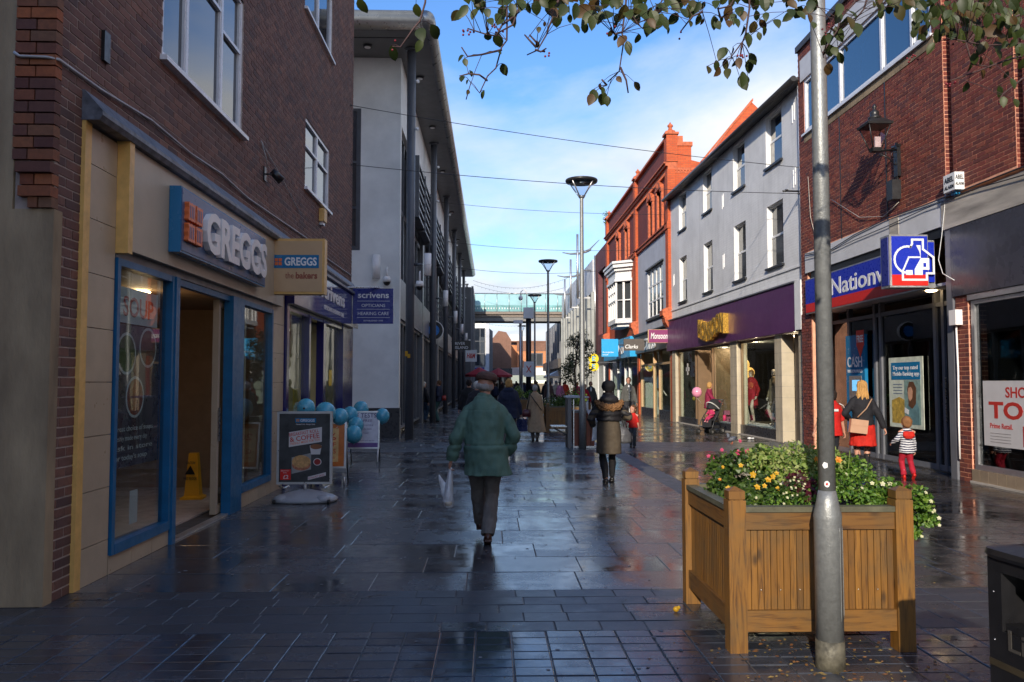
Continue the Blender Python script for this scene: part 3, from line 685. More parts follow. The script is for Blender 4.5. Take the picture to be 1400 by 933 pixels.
# items behind the optician glass
for (y, z0, z1, c, lb) in ((13.0, 1.5, 2.0, (.03, .45, .65), 'cyan frame display poster in the optician window'), (14.0, 1.15, 1.5, (.7, .5, .06), 'small yellow offer card in the optician window')):
    o = MB().box(LX-.17, LX-.16, y, y+.55, z0, z1).build('window_card', mat('card', c, .4)); tag(o, lb, 'card')
o = MB()
for i in range(4):
    o.ball((LX-.045, 16.55+.15*(i % 2), 1.62+.15*(i//2)), .004, .10, .095, 12, 8)
tag(o.build('window_sticker', mat('sticker_yellow', (.85, .55, .03), .4)), 'yellow clover shaped sticker on the optician glass', 'sticker')
for y, wd in ((12.95, 'nearest'), (13.35, 'middle'), (13.75, 'farthest')):
    o = MB(); o.tube([(LX-.35, y, .22), (LX-.35, y, 1.3)], [.10, .14], 10); tag(o.build('display_stand', mat('display_pale', (.6, .5, .42), .5)), '%s of three pale display columns behind the left optician pane' % wd, 'display', 'display columns in the optician window')
# wall-mounted odds on the brick
al = thing('alarm_box', 'small weathered yellow alarm box on the brown brick wall', 'alarm box', (LX, 15.25, 4.6))
MB().box(LX+.002, LX+.10, 15.12, 15.38, 4.62, 4.86).build('casing', m_yellow, al); MB().box(LX+.002, LX+.07, 15.17, 15.33, 4.56, 4.62).build('lamp', m_upvc, al)
sp = thing('spotlight', 'small black spotlight bracketed to the brown brick wall', 'lamp', (LX, 11.6, 4.5))
MB().tube([(LX, 11.45, 4.55), (LX+.12, 11.45, 4.55)], .012).box(LX, LX+.02, 11.40, 11.50, 4.45, 4.65).build('bracket', m_black, sp); MB().tube([(LX+.10, 11.47, 4.60), (LX+.22, 11.55, 4.48)], [.05, .065], 12).build('lamp_head', m_black, sp)
v_ = MB().box(LX+.001, LX+.03, 6.63, 6.73, 4.25, 4.5); tag(v_.build('wall_plate', m_black), 'small black plate on brown brick near the corner', 'plate')
cb = MB(); cb.tube([(-3.49, 5.93, 4.02), (-3.45, 5.93, 3.99), (-3.25, 5.93, 3.985), (LX+.02, 5.96, 3.98), (LX+.022, 6.6, 3.99), (LX+.022, 7.6, 4.06), (LX+.022, 8.6, 4.03), (LX+.022, 9.6, 4.07), (LX+.022, 10.6, 4.02), (LX+.022, 12, 4.05), (LX+.022, 14, 4.1), (LX+.022, 16, 4.02), (LX+.022, 18.6, 4.05)], .011, 6)
cb.tube([(LX+.022, 11.2, 4.95), (LX+.03, 11.42, 4.78), (LX+.03, 11.5, 4.66)], .007, 5); cb.tube([(LX+.022, 11.2, 4.95), (LX+.022, 12.4, 4.7), (LX+.022, 13.6, 4.42)], .007, 5)
tag(cb.build('cable', mat('cable_grey', (.45, .45, .47), .5)), 'pale cable run along the brown brick above the bakery', 'cable')
# ================================================================ LEFT: modern grey building
MBG = thing('modern_building', 'long modern grey building with curved metal roof edge and tall round columns', 'building', (-2.7, 24, 0))
FX = -2.68; FY = 24.0; YE = 74.5
fw = [(-4.16, -3.90, 5.55, 9.80)]
wall(MBG, 'end_wall', 'y', FY, FY+.3, -14, FX, .86, 11.36, [(-5.3, -3.86, 5.52, 9.79)], m_render)
MB().box(-14, FX+.03, FY-.03, FY+.3, 0, .86).build('plinth', m_plinth, MBG)
casement(MBG, 'y', FY, -1, -5.3, -3.86, 5.52, 9.79, [0, .5, 1], m_anth, m_pane, [[.3, .6], [.3, .62]], rec=.0, fr=.09)
# street front: spandrels, glazing, piers
sd_ = MB(); ZL = 11.36
sd_.box(FX-.3, FX, FY+.3, YE, 9.35, ZL)
sd_.build('parapet_wall', m_render, MBG)
sp_ = MB(); sp_.box(FX-.32, FX-.02, FY+.3, YE, 3.55, 4.75); sp_.build('spandrel', m_anthl, MBG)
y = FY+.3; n = 0
bays = [23.3+9.4*i for i in range(7)]
MB().box(FX-.35, FX-.1, FY+.3, FY+1.1, .86, 9.35).build('corner_panel', m_render, MBG)
for i in range(6):
    y0 = bays[i]+(1.1 if i == 0 else .35); y1 = bays[i+1]-.35
    pier = MB().box(FX-.34, FX-.01, bays[i+1]-.35, bays[i+1]+.35, 0, 9.35); pier.build('pier', m_anthl if i % 2 else m_anth, MBG)
    for (z0, z1, g_) in ((.25, 3.55, m_glassd), (4.75, 9.35, m_pane)):
        fr = MB(); nn = 5
        for k in range(nn+1):
            yy = y0+(y1-y0)*k/nn; fr.box(FX-.30, FX-.10, yy-.05, yy+.05, z0, z1)
        fr.box(FX-.3, FX-.1, y0, y1, z0-.08, z0); fr.box(FX-.3, FX-.1, y0, y1, z1-.1, z1-.002)
        if z0 > 4: fr.box(FX-.3, FX-.12, y0, y1, 6.9, 7.05)
        f = fr.build('window', m_anth, MBG)
        for k in range(nn):
            a = y0+(y1-y0)*k/nn+.05; b = y0+(y1-y0)*(k+1)/nn-.05
            MB().box(FX-.24, FX-.23, a, b, z0, z1-.1).build('pane', g_, f)
    # sun-shade louvres between the columns, upper storey
    if i < 6:
        for z in [7.15+.3*k for k in range(7)]:
            MB().box(FX+.05, FX+.30, y0+2.2, y1-.3, z, z+.07).build('louvre', m_anthl, MBG)
        MB().box(FX, FX+.34, y0+2.12, y0+2.19, 7.05, 9.1).box(FX, FX+.34, y1-.28, y1-.21, 7.05, 9.1).box(FX, FX+.34, (y0+y1)/2+.9, (y0+y1)/2+.96, 7.05, 9.1).build('louvre_bracket', m_anth, MBG)
    for z in (4.95, 5.25, 5.55):
        if i > 0: MB().tube([(FX+.12, y0+.2, z), (FX+.12, y1-.2, z)], .02, 6).build('balcony_rail', m_anth, MBG)
MB().box(-14, FX-.34, FY+.3, YE+9, -.02, .01).box(-13.9, -6.0, FY+.4, YE, 4.0, 4.3).box(-6.1, -6.0, FY+.4, YE, 4.3, 9.3).box(-7.3, -7.2, FY+.4, YE, 0, 4.0).build('interior', m_darkw, MBG)
lt = MB()
for i in range(12): lt.box(-5.2, -3.9, 26+i*4.2, 26.25+i*4.2, 3.93, 3.97)
lt.build('ceiling_light', emat('shop_strip', (1, .9, .75), 4.), MBG)
MB().box(-14, FX, FY+.3, YE, 11.36, 11.40).build('roof_deck', m_soffit, MBG)
# roof: soffit and rounded metal edge, runs very slightly outwards with distance
def rx_(y): return -1.67+(y-22)*.0034
ro = MB(); ro.add([(-14, 22.1, 11.34), (rx_(22)-.12, 22.1, 11.34), (rx_(YE)-.12, YE, 11.34), (-14, YE, 11.34), (-14, 22.1, 11.9), (rx_(22)-.12, 22.1, 11.9), (rx_(YE)-.12, YE, 11.9), (-14, YE, 11.9)], FACES, False)
ro.build('soffit', m_soffit, MBG)
ed = MB(); ed.tube([(rx_(22)-.13, 22.05, 11.62), (rx_(YE)-.13, YE, 11.62)], .27, 16); ed.tube([(-14, 22.08, 11.62), (rx_(22)-.13, 22.08, 11.62)], .27, 16); ed.ball((rx_(22)-.13, 22.07, 11.62), .272, n=16, m=10)
ed.build('roof_edge', m_roofm, MBG)
MB().box(-14, rx_(22)-.62, 22.55, 22.575, 11.325, 11.345).build('soffit_joint', m_black, MBG)
for (x, y) in ((-3.55, 23.1), (-2.25, 25.5), (-2.2, 30.5), (-2.2, 37), (-2.2, 46), (-2.2, 55), (-2.2, 64)):
    l = MB(); l.tube([(x, y, 11.345), (x, y, 11.28)], .13, 16); o = l.build('soffit_light', m_black, MBG); MB().tube([(x, y, 11.285), (x, y, 11.27)], .09, 14).build('lens', m_letter, o)
for i, y in enumerate(bays):
    c = thing('column', 'round anthracite column of the arcade, %s from the near corner' % ('first', 'second', 'third', 'fourth', 'fifth', 'sixth', 'seventh')[i], 'column', (-2.3, y, 0), 0, 'round columns along the modern building') if False else None
    cc = MB(); cc.tube([(-2.3, y, 0), (-2.3, y, 11.33)], .125, 18); cc.tube([(-2.3, y, 11.25), (-2.3, y, 11.335)], .19, 18)
    co = cc.build('column', m_anth, MBG)
    rg = MB()
    for z in (8.95, 10.35): rg.tube([(-2.16, y-.03, z), (-2.10, y-.04, z)], .045, 10); rg.tube([(-2.11, y-.06, z), (-2.11, y-.02, z)], .05, 10)
    rg.build('ring_fixing', m_white, co)
    if i < 6:
        la = MB(); la.tube([(-2.2, y, 5.0), (-1.95, y, 5.0)], .04, 8); o = la.build('lamp_arm', m_anth, co); MB().tube([(-1.80, y, 4.68), (-1.80, y, 5.32)], .105, 16).tube([(-1.80, y, 4.99), (-1.80, y, 5.01)], .109, 16).build('lamp_cylinder', m_letter, o)
st = MB().box(-2.42, -2.34, 23.17, 23.18, 2.35, 2.5); st.box(-2.35, -2.27, 23.16, 23.172, 2.30, 2.42); tag(st.build('warning_sticker', m_fy), 'small yellow warning sticker on the nearest round column', 'sticker')
def cctv(x, y, z, lab, wallx=None):
    t = thing('security_camera', lab, 'camera', (x, y, z))
    MB().tube([(x, y+.22, z+.30), (x, y+.22, z+.48), (x, y+.12, z+.55), (x, y, z+.48), (x, y, z+.26)], .022, 8).build('bracket', m_letter, t)
    MB().tube([(x, y, z+.26), (x, y, z+.10)], [.09, .13], 14).build('housing', m_letter, t); MB().ball((x, y, z+.10), .105, .105, .11, 12, 8).build('dome', m_black, t)
cctv(-3.03, 23.8, 4.45, 'white dome security camera on the pale end wall'); cctv(-2.02, 23.2, 4.25, 'white dome security camera hung from the nearest round column')
t = thing('wall_lamp', 'white cylinder wall lamp on the pale end wall', 'lamp', (-3.35, 23.9, 4.6)); MB().tube([(-3.35, 23.85, 4.66), (-3.35, 23.85, 5.36)], .115, 16).build('shade', m_letter, t); MB().box(-3.40, -3.30, 23.88, 24.0, 4.9, 5.1).build('bracket', m_anth, t)
o = MB().box(-3.2, -3.05, 23.85, 23.998, 4.15, 4.35); tag(o.build('junction_box', m_letter), 'small white junction box below the end wall camera', 'box')
# hanging signs along the arcade
t = thing('round_sign', 'round black sign with a blue disc and pale rim on the arcade', 'sign', (-2.5, 36, 3.5))
MB().tube([(-2.5, 36.06, 3.92), (-2.5, 36.14, 3.92)], .44, 28).build('rim', m_letter, t)
MB().tube([(-2.5, 36.02, 3.92), (-2.5, 36.06, 3.92)], .40, 28).build('sign_face', m_black, t); MB().tube([(-2.5, 36.0, 3.92), (-2.5, 36.02, 3.92)], .25, 24).build('disc', mat('disc_blue', (.02, .2, .6), .4), t)
MB().box(-2.68, -2.9, 36.08, 36.12, 3.9, 3.94).build('bracket', m_anth, t)
t = thing('hanging_sign', 'black hanging sign with two lines of white capitals', 'sign', (-1.75, 50, 3.5)); MB().box(-2.25, -1.2, 50, 50.1, 3.60, 4.20).build('sign_box', m_black, t)
mb = MB(); text(mb, 'RIVER', F('S', (-2.15, 49.995, 3.93)), .17, .004, .01, width=.62); text(mb, 'ISLAND', F('S', (-2.15, 49.995, 3.68)), .17, .004, .01, width=.80); mb.build('lettering', m_white, t); MB().box(-2.4, -2.25, 50.03, 50.07, 4.1, 4.14).build('bracket', m_anth, t)
t = thing('hanging_sign', 'square white hanging sign with red slanted letters', 'sign', (-1.4, 60, 3.1)); MB().box(-1.82, -.98, 60, 60.12, 3.15, 4.02).build('sign_box', m_white, t)
mb = MB(); text(mb, 'H&M', F('S', (-1.72, 59.995, 3.42)), .34, .004, .03, width=.64, shear=.25); mb.build('lettering', m_nwred, t); MB().box(-2.3, -1.82, 60.04, 60.08, 3.9, 3.96).build('bracket', m_anth, t)
# rest of that frontage beyond the big roof
LW = thing('low_wing', 'lower dark fronted wing between the curved roof and the glass bridge', 'building', (-2.2, 79, 0))
w_ = MB().box(-12, -1.75, YE+.02, 84, 0, 10.4); w_.build('wall', m_anth, LW); 
for k in range(5): MB().box(-1.75, -1.55, 75.5+k*1.9, 75.7+k*1.9, 0, 10.6).build('fin', m_anthl, LW)
# ================================================================ RIGHT: dark red brick building with bank and empty shop
RX = 7.75
RB = thing('brick_building', 'dark red brick building with blue window band over the bank and empty shop', 'building', (RX, 12, 0))
bk = RX+.005
slots = [(13.22, 13.46), (11.42, 11.60)]
wb = (13.78, 19.55, 7.72, 9.06)
hA = [(-4, 19.52, -.1, 4.76), wb]
hS = [(a, b, 4.76, 9.9) for a, b in slots]
wall(RB, 'wall', 'x', bk, bk+.3, -4, 19.9, 0, 9.9, hA+hS, m_mortar_r)
for a, b in slots: MB().box(bk+.13, bk+.3, a, b, 4.76, 9.9).build('recess_wall', m_mortar_r, RB)
fj = []
for a, b in slots:
    z = 4.76
    while z < 9.8: fj.append((bk+.065, b+.004, z+.033, .12, .014, .064)); z += .075
pieces(RB, 'jamb_brick', fj, m_brick_r, 40)
pieces(RB, 'brick', bricks('x', bk, -.006, 9.3, 19.9, 0.0, 9.9, [(h[0]-.005, h[1]+.005, h[2], h[3]) for h in hA+hS]+[(19.54, 20, 0, 0)]), m_brick_r, 300, 'brickwork')
pieces(RB, 'pillar_brick', bricks('x', bk, -.006, 12.93, 13.28, 0.0, 3.05, [])+bricks('y', 12.93, -.012, RX+.02, RX+.3, 0, 3.05, []), m_brick_r, 120)
MB().box(bk, bk+.3, 12.93, 13.28, 0, 3.05).build('pillar_core', m_mortar_r, RB)
MB().box(bk+.3, 18, 19.6, 19.9, 0, 9.9).box(17.7, 18, -4, 19.6, 0, 9.9).box(bk+.3, 17.7, -4, 19.6, 4.3, 4.6).box(9.4, 9.5, -4, 19.6, 4.6, 9.9).build('rear_wall', m_mortar_r, RB)
MB().box(RX-.06, 18, -4, 19.92, 9.9, 10.05).build('roof', m_slate, RB)
casement(RB, 'x', RX, -1, *wb, [0, .12, .32, .65, 1], m_upvc, m_paneb, sill=.06, rec=.01, fr=.075)
MB().box(RX-.03, RX+.02, 13.7, 19.7, 9.07, 9.62).build('fascia_board', m_bandw, RB)
MB().box(RX-.012, RX+.02, 13.7, 19.55, 7.50, 7.66).build('lintel_course', m_concrete, RB)
jn = MB()
for y in (17.55, 15.48): jn.box(RX-.012, RX+.01, y-.012, y+.012, 4.76, 7.5)
jn.build('movement_joint', m_black, RB)
b1 = MB().box(RX-.035, RX+.3, 13.55, 19.58, 4.27, 4.76); b1.build('concrete_band', m_bandw, RB)
MB().box(RX-.045, RX+.3, 15.0, 15.35, 4.28, 4.75).build('stone_patch', m_band, RB); MB().box(RX-.05, RX+.3, -4, 13.54, 4.19, 4.66).build('concrete_band', m_band, RB)
MB().box(RX-.01, RX+.3, 19.58, 19.9, .0, 3.2).build('wall_end', m_mortar_r, RB); pieces(RB, 'pillar_brick', bricks('x', RX-.01, -.012, 19.3, 19.9, 0, 3.3, []), m_brick_r, 120)
MB().box(RX+.0, RX+.3, 19.28, 19.6, 0, 3.3).build('pillar_core', m_mortar_r, RB)
# rusted small vent pipe, wires
wr = MB()
pts = [(RX-.06, 19.5, 4.74), (RX-.06, 18, 4.60), (RX-.06, 16.8, 4.72), (RX-.06, 15.4, 4.78), (RX-.06, 14, 4.74), (RX-.08, 12.6, 4.72), (RX-.08, 11, 4.7)]
wr.tube(pts, .012, 5); wr.tube([(p[0]-.01, p[1], p[2]-.10+.06*sin(i*1.7)) for i, p in enumerate(pts)], .009, 5)
tag(wr.build('cable', m_black), 'black cables drooping along the painted band above the bank', 'cable')
wr = MB(); wr.tube([(RX-.03, 19.3, 6.6), (RX-.03, 19.2, 5.6), (RX-.03, 18.9, 5.0)], .007, 5); wr.tube([(RX-.03, 18.0, 5.75), (RX-.04, 16.6, 5.05), (RX-.03, 15.6, 4.86), (RX-.05, 14.95, 5.0)], .007, 5)
tag(wr.build('cable', mat('cable_pale', (.5, .45, .4), .5)), 'thin pale cable hanging on the dark red brick', 'cable')
wr = MB(); wr.tube([(RX-.03, 13.40, 5.0), (RX-.05, 13.42, 4.6), (RX-.07, 13.5, 4.1), (RX-.07, 13.62, 3.7), (RX-.07, 13.5, 3.45), (RX-.05, 13.2, 3.3)], .006, 5)
tag(wr.build('cable', m_white), 'white cable dangling beside the bank projecting sign', 'cable')
# empty shop
m_glz = m_glassd
MB().box(RX-.04, RX+.25, -4, 13.30, 3.03, 4.185).build('blank_fascia', m_greyfascia, RB)
MB().box(RX-.02, RX+.02, -4, 12.91, 2.93, 3.02).build('fascia_trim', m_alu, RB)
wf = MB(); wf.box(RX+.02, RX+.12, 12.80, 12.88, .22, 2.92); wf.box(RX+.02, RX+.12, -4, 12.80, .22, .30); wf.box(RX+.02, RX+.12, -4, 12.8, 2.86, 2.92); wf.box(RX+.02, RX+.12, 9.8, 9.88, .3, 2.86); wf.box(RX+.02, RX+.12, 6.8, 6.88, .3, 2.86)
wf = wf.build('window_frame', m_alu, RB)
for a, b in ((9.88, 12.8), (6.88, 9.8), (-4, 6.8)): MB().box(RX+.06, RX+.07, a, b, .3, 2.86).build('pane', m_glz, wf)
y = 12.93; tl = []
while y > 6: tl.append((RX+.03, y-.11, .11, .08, .212, .212)); y -= .22
pieces(RB, 'riser_tile', tl, mat('riser_tile', (.30, .23, .16), .4, var=.1), 40)
MB().box(RX-.03, RX+.06, 5, 12.95, -.01, .03).build('step_edge', m_band, RB)
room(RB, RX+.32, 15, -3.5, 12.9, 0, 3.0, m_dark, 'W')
MB().box(RX+.95, RX+1.0, 5, 12.7, .3, 1.75).build('window_backboard', mat('backboard', (.30, .26, .16), .7), RB)
tp = thing('letting_poster', 'white window poster with red capitals offering the shop to let', 'poster', (RX+.03, 12.0, .6))
MB().box(RX+.045, RX+.052, 10.2, 12.66, .62, 1.63).build('sheet', m_pw, tp)
mb = MB(); W_ = lambda y, z: F('W', (RX+.0445, y, z))
text(mb, 'SHOP', W_(12.10, 1.38), .15, .002, .02, width=.62); text(mb, 'TO LET', W_(12.52, 1.06), .24, .002, .03, width=1.9)
text(mb, 'Prime Retail.', W_(12.50, .90), .075, .002, .015, width=.55); mb.build('lettering', m_pr, tp)
mb = MB(); mb.box(RX+.043, RX+.045, 11.2, 11.72, .66, .96); mb.build('agent_panel', m_pr, tp)
mb = MB(); text(mb, '0161 833', F('W', (RX+.0425, 11.69, .75)), .075, .002, .012, width=.46); text(mb, 'CUSHMAN', F('W', (RX+.0425, 11.60, .88)), .035, .002, .005, width=.3); text(mb, 'www', F('W', (RX+.0425, 11.6, .69)), .025, .002, .003, width=.25); mb.build('lettering', m_pw, tp)
mb = MB()
for k in range(4): mb.box(RX+.043, RX+.045, 12.0, 12.5, .68+k*.045, .69+k*.045)
mb.build('small_print', mat('print_grey', (.3, .28, .28), .5), tp)
t = thing('alarm_box', 'white alarm box with black letters above the empty shop', 'alarm box', (RX, 13.05, 4.76)); MB().box(RX-.16, RX, 12.92, 13.25, 4.76, 5.05).build('casing', m_white, t)
MB().box(RX-.1, RX-.03, 13.0, 13.15, 4.70, 4.76).build('strobe', m_bluesign, t)
mb = MB(); text(mb, 'ABEL', F('S', (RX-.15, 12.918, 4.93)), .07, .003, .012, width=.135); text(mb, 'ALARM', F('S', (RX-.15, 12.918, 4.83)), .05, .003, .010, width=.135); text(mb, 'ABEL', F('W', (RX-.162, 13.22, 4.91)), .085, .003, .02, width=.27); text(mb, 'ALARM', F('W', (RX-.162, 13.22, 4.80)), .06, .003, .015, width=.27); mb.build('lettering', m_black, t)
# bank front
MB().box(RX-.03, RX+.12, 13.30, 13.48, 0, 4.19).build('steel_post', m_anthl, RB)
MB().box(RX+.02, RX+.1, 12.99, 13.2, 2.55, 2.72).build('backing', m_anth, RB); o = MB().box(RX-.12, RX+.0, 13.08, 13.27, 2.55, 2.80); tag(o.build('junction_box', m_letter), 'white junction box on the brick pillar beside the bank', 'box')
o = MB(); o.tube([(RX-.04, 13.2, 2.56), (RX-.04, 13.18, 1.8), (RX-.04, 13.2, .9), (RX-.04, 13.2, .35)], .016, 6); tag(o.build('conduit', m_letter), 'white conduit running down the brick pillar by the bank', 'pipe')
MB().box(RX+.0, RX+.3, 13.48, 19.3, 4.10, 4.27).build('dark_gap', m_black, RB)
nf = thing('fascia_sign', 'royal blue bank fascia sign with red base strip and pale letters', 'sign', (RX-.02, 16.6, 3.26))
MB().box(RX-.10, RX+.02, 13.9, 19.42, 3.25, 4.09).build('sign_frame', m_alu, nf); MB().box(RX-.108, RX-.10, 13.93, 19.39, 3.49, 4.06).build('sign_face', m_nwblue, nf); MB().box(RX-.108, RX-.10, 13.93, 19.39, 3.28, 3.49).build('red_strip', m_nwred, nf)
try:
    pass
finally:
    pass
mb = MB(); text(mb, 'Nationwide', F('W', (RX-.108, 17.92, 3.56)), .36, .006, .012, width=3.6); mb.build('lettering', m_white, nf)
def houselogo(parent, face, org, s, dz=.004):
    """round sun and house outline mark, s = overall height"""
    m = F(face, org)
    def P_(pts, d, mt, nm, dd=0): 
        b = MB(); b.prism([(x*s, y*s) for x, y in pts], d, m @ Matrix.Translation((0, 0, dd))); return b.build(nm, mt, parent)
    def stroke(pts, w, nm, mt, d, closed=True, dd=0):
        n = len(pts); b = MB()
        for i in range(n if closed else n-1):
            a = Vector(pts[i]).to_2d(); c = Vector(pts[(i+1) % n]).to_2d(); v = (c-a)
            if v.length < 1e-6: continue
            u = v.normalized(); p = Vector((-u.y, u.x))*w/2; a2 = a-u*w*.45; c2 = c+u*w*.45
            b.prism([((q.x)*s, (q.y)*s) for q in (a2+p, a2-p, c2-p, c2+p)], d+i*.00012, m @ Matrix.Translation((0, 0, dd)))
        return b.build(nm, mt, parent)
    circ = [(.33+.33*cos(t*pi/12), .50+.33*sin(t*pi/12)) for t in range(4, 21)]
    outl = [(.33+.33*cos(pi*.42), .50+.33*sin(pi*.42)), (.45, .90), (.45, 1.0), (.72, 1.0), (.72, .76), (.98, .56), (.98, .16), (.80, .16), (.80, 0), (.20, 0), (.20, .21)]
    stroke(circ[1:-2], .05, 'logo_ring', m_white, .006, False); stroke(outl, .05, 'logo_outline', m_white, .006, False)
    P_([(.55, .86), (.66, .86), (.66, .54), (.87, .54), (.87, .25), (.70, .25), (.70, .12), (.50, .12), (.50, .26), (.66, .54), (.63, .70)], .005, m_white, 'logo_house')
    P_([(.28, .12), (.45, .12), (.45, .24), (.28, .24)], .005, m_white, 'logo_block'); P_([(.72, .32), (.79, .32), (.79, .42), (.72, .42)], .008, m_nwblue, 'logo_window')
    stroke([(.20, .21), (.36, .56), (.64, .56)], .04, 'logo_roof', m_white, .006, False)
houselogo(nf, 'W', (RX-.108, 18.72, 3.42), .50)
np_ = thing('projecting_sign', 'square royal blue projecting bank sign with white house mark', 'sign', (RX, 13.95, 3.27))
MB().box(6.92, 7.60, 13.80, 14.12, 3.25, 4.17).build('sign_box', m_alu, np_); MB().box(7.60, RX-.01, 13.86, 14.06, 3.35, 4.05).build('bracket', m_nwblue, np_)
MB().box(6.955, 7.585, 13.79, 13.80, 3.47, 4.14).build('sign_face', m_nwblue, np_); MB().box(6.955, 7.585, 13.79, 13.80, 3.28, 3.47).build('red_strip', m_nwred, np_); MB().box(6.91, 6.92, 13.84, 14.08, 3.29, 4.13).build('side_face', m_navysign, np_)
houselogo(np_, 'S', (7.0, 13.79, 3.38), .70)
# recessed glazing
GX = RX+.42
MB().box(RX+.3, GX+3.5, 13.3, 19.5, -.02, .03).build('entrance_floor', m_brownst, RB)
MB().box(RX+.05, GX+.2, 13.48, 19.3, 3.27, 3.32).build('canopy_soffit', m_bandw, RB)
bl = MB().ball((RX+.22, 14.4, 3.26), .10, .10, .025, 14, 6); bl.build('downlight', m_lampw, RB)
gf = MB()
ys = [19.25, 18.2, 16.95, 16.7, 14.62, 14.35, 13.55]
for y in ys: gf.box(GX-.04, GX+.06, y-.045, y+.045, 0.0, 3.27)
gf.box(GX-.03, GX+.05, 13.5, 19.3, 2.98, 3.06); gf.box(GX-.03, GX+.05, 13.5, 19.3, .02, .12)
gf = gf.build('shopfront_frame', m_anthl, RB)
for a, b in zip(ys, ys[1:]): MB().box(GX, GX+.01, b+.045, a-.045, .12, 2.98).build('pane', m_glassd, gf)
MB().box(GX-.05, GX-.03, 13.62, 13.66, .9, 1.7).box(GX-.05, GX-.03, 14.28, 14.3, .9, 1.7).build('door_handle', m_steel, gf)
room(RB, GX+.3, 11, 13.3, 19.4, 0.03, 3.25, m_darkw, 'W')
MB().box(GX+.8, GX+.85, 14.7, 19.2, .03, .75).build('low_partition', m_stile, RB)
t = thing('cash_machine', 'blue cash machine panel with a red free tag in the bank front', 'cash machine', (GX-.06, 17.9, .3))
MB().box(GX-.12, GX-.05, 17.25, 18.15, .5, 2.65).build('panel', m_bluesign, t); MB().box(GX-.125, GX-.12, 17.4, 18.0, 1.15, 1.75).build('screen_surround', m_alu, t); MB().box(GX-.13, GX-.125, 17.5, 17.85, 1.42, 1.66).build('screen', emat('atm_screen', (.15, .45, .75), .6), t); MB().box(GX-.16, GX-.12, 17.5, 17.85, 1.18, 1.24).build('keypad', m_steel, t)
mb = MB(); text(mb, 'CASH', F('W', (GX-.122, 18.08, 1.95)), .22, .003, .012, width=.72); text(mb, 'WITHDRAWALS', F('W', (GX-.122, 18.08, 1.82)), .07, .003, .005, width=.72); mb.build('lettering', m_white, t)
mb = MB(); mb.prism([(0, 0), (.36, 0), (.36, .34), (0, .34)], .004, F('W', (GX-.126, 17.60, 2.40))); mb.prism([(.02, 0), (.34, 0), (.18, -.26)], .004, F('W', (GX-.126, 17.60, 2.40))); mb.build('tag', m_nwred, t)
mb = MB(); text(mb, 'FREE', F('W', (GX-.131, 17.57, 2.48)), .15, .003, .012, width=.30); mb.build('lettering', m_white, t)
t = thing('window_poster', 'bank poster with blue heading above a woman holding a phone', 'poster', (GX-.05, 15.6, .9))
MB().box(GX-.055, GX-.045, 15.02, 16.32, .72, 2.10).build('sheet', mat('poster_pale', (.62, .66, .55), .4), t)
MB().box(GX-.059, GX-.055, 15.12, 16.22, 1.66, 2.0).build('heading', m_bluesign, t)
mb = MB(); text(mb, 'Try our top rated', F('W', (GX-.059, 16.15, 1.86)), .075, .002, .012, width=.95); text(mb, 'Mobile Banking app', F('W', (GX-.059, 16.15, 1.74)), .075, .002, .012, width=1.0); mb.build('lettering', m_white, t)
def flat(parent, nm, face, org, poly, m, d=.002): return MB().prism(poly, d, F(face, org)).build(nm, m, parent)
O = (GX-.055, 16.22, .80)
flat(t, 'print_field', 'W', O, [(.0, 0), (.55, 0), (.55, .45), (.3, .52), (0, .45)], mat('print_straw', (.50, .33, .06), .5, var=.4, scale=14))
flat(t, 'print_grass', 'W', (GX-.0562, 16.22, .80), [(.5, 0), (1.1, 0), (1.1, .85), (.5, .85)], mat('print_teal', (.22, .33, .30), .5, var=.3, scale=9))
flat(t, 'print_jumper', 'W', (GX-.058, 16.22, .80), [(.55, 0), (1.05, 0), (1.05, .3), (.95, .45), (.75, .5), (.6, .35)], mat('print_blue', (.13, .25, .27), .5, var=.3))
flat(t, 'print_hair', 'W', (GX-.060, 16.22, .80), [(.66, .35), (.8, .30), (.93, .4), (.95, .7), (.85, .82), (.70, .82), (.62, .68), (.66, .52)], mat('print_hair', (.12, .05, .02), .5))
flat(t, 'print_face', 'W', (GX-.062, 16.22, .80), [(.66, .5), (.72, .44), (.80, .5), (.82, .64), (.76, .72), (.67, .7), (.64, .6)], mat('print_skin', (.60, .32, .20), .5))
flat(t, 'print_phone', 'W', (GX-.062, 16.22, .80), [(.5, .22), (.65, .18), (.67, .27), (.52, .32)], m_white)
mb = MB()
for k in range(4): mb.box(GX-.058, GX-.055, 15.8, 16.15, 1.56-k*.06, 1.575-k*.06)
mb.build('small_print', mat('print_line', (.15, .2, .3), .5), t)
o = MB().box(GX-.05, GX-.045, 13.95, 14.1, 1.3, 1.5); tag(o.build('door_notice', m_pw), 'small white notice on the bank entrance door', 'notice')
# wall lantern
L = thing('wall_lantern', 'old style black lantern on a scrolled bracket high on the red brick', 'lantern', (RX, 15.0, 5.2))
lx, ly = 7.30, 15.0
br = MB(); br.tube([(RX-.03, ly, 6.02), (lx-.02, ly, 5.98), (lx-.02, ly, 6.0)], .022, 8)
br.tube([(RX-.03, ly, 5.98+.0), (RX-.08, ly, 5.72), (RX-.20, ly, 5.86), (lx+.08, ly, 5.93)], .012, 6)
for k in range(3):
    cx = RX-.10-k*.11; r = .05-.008*k; br.tube([(cx+r*cos(a*.5), ly, 5.93+r*sin(a*.5)-.01) for a in range(0, 11)], .007, 5)
br.tube([(RX-.04, ly, 6.15), (RX-.04, ly, 5.15)], .03, 8); br.box(RX-.07, RX, ly-.07, ly+.07, 5.5, 6.05); br.tube([(RX-.02, ly-.08, 6.08), (RX-.02, ly+.2, 6.12)], .03, 8)
br.build('bracket', m_black, L)
MB().box(RX-.20, RX-.03, ly-.11, ly+.11, 5.05, 5.42).build('gear_box', m_gutter, L)
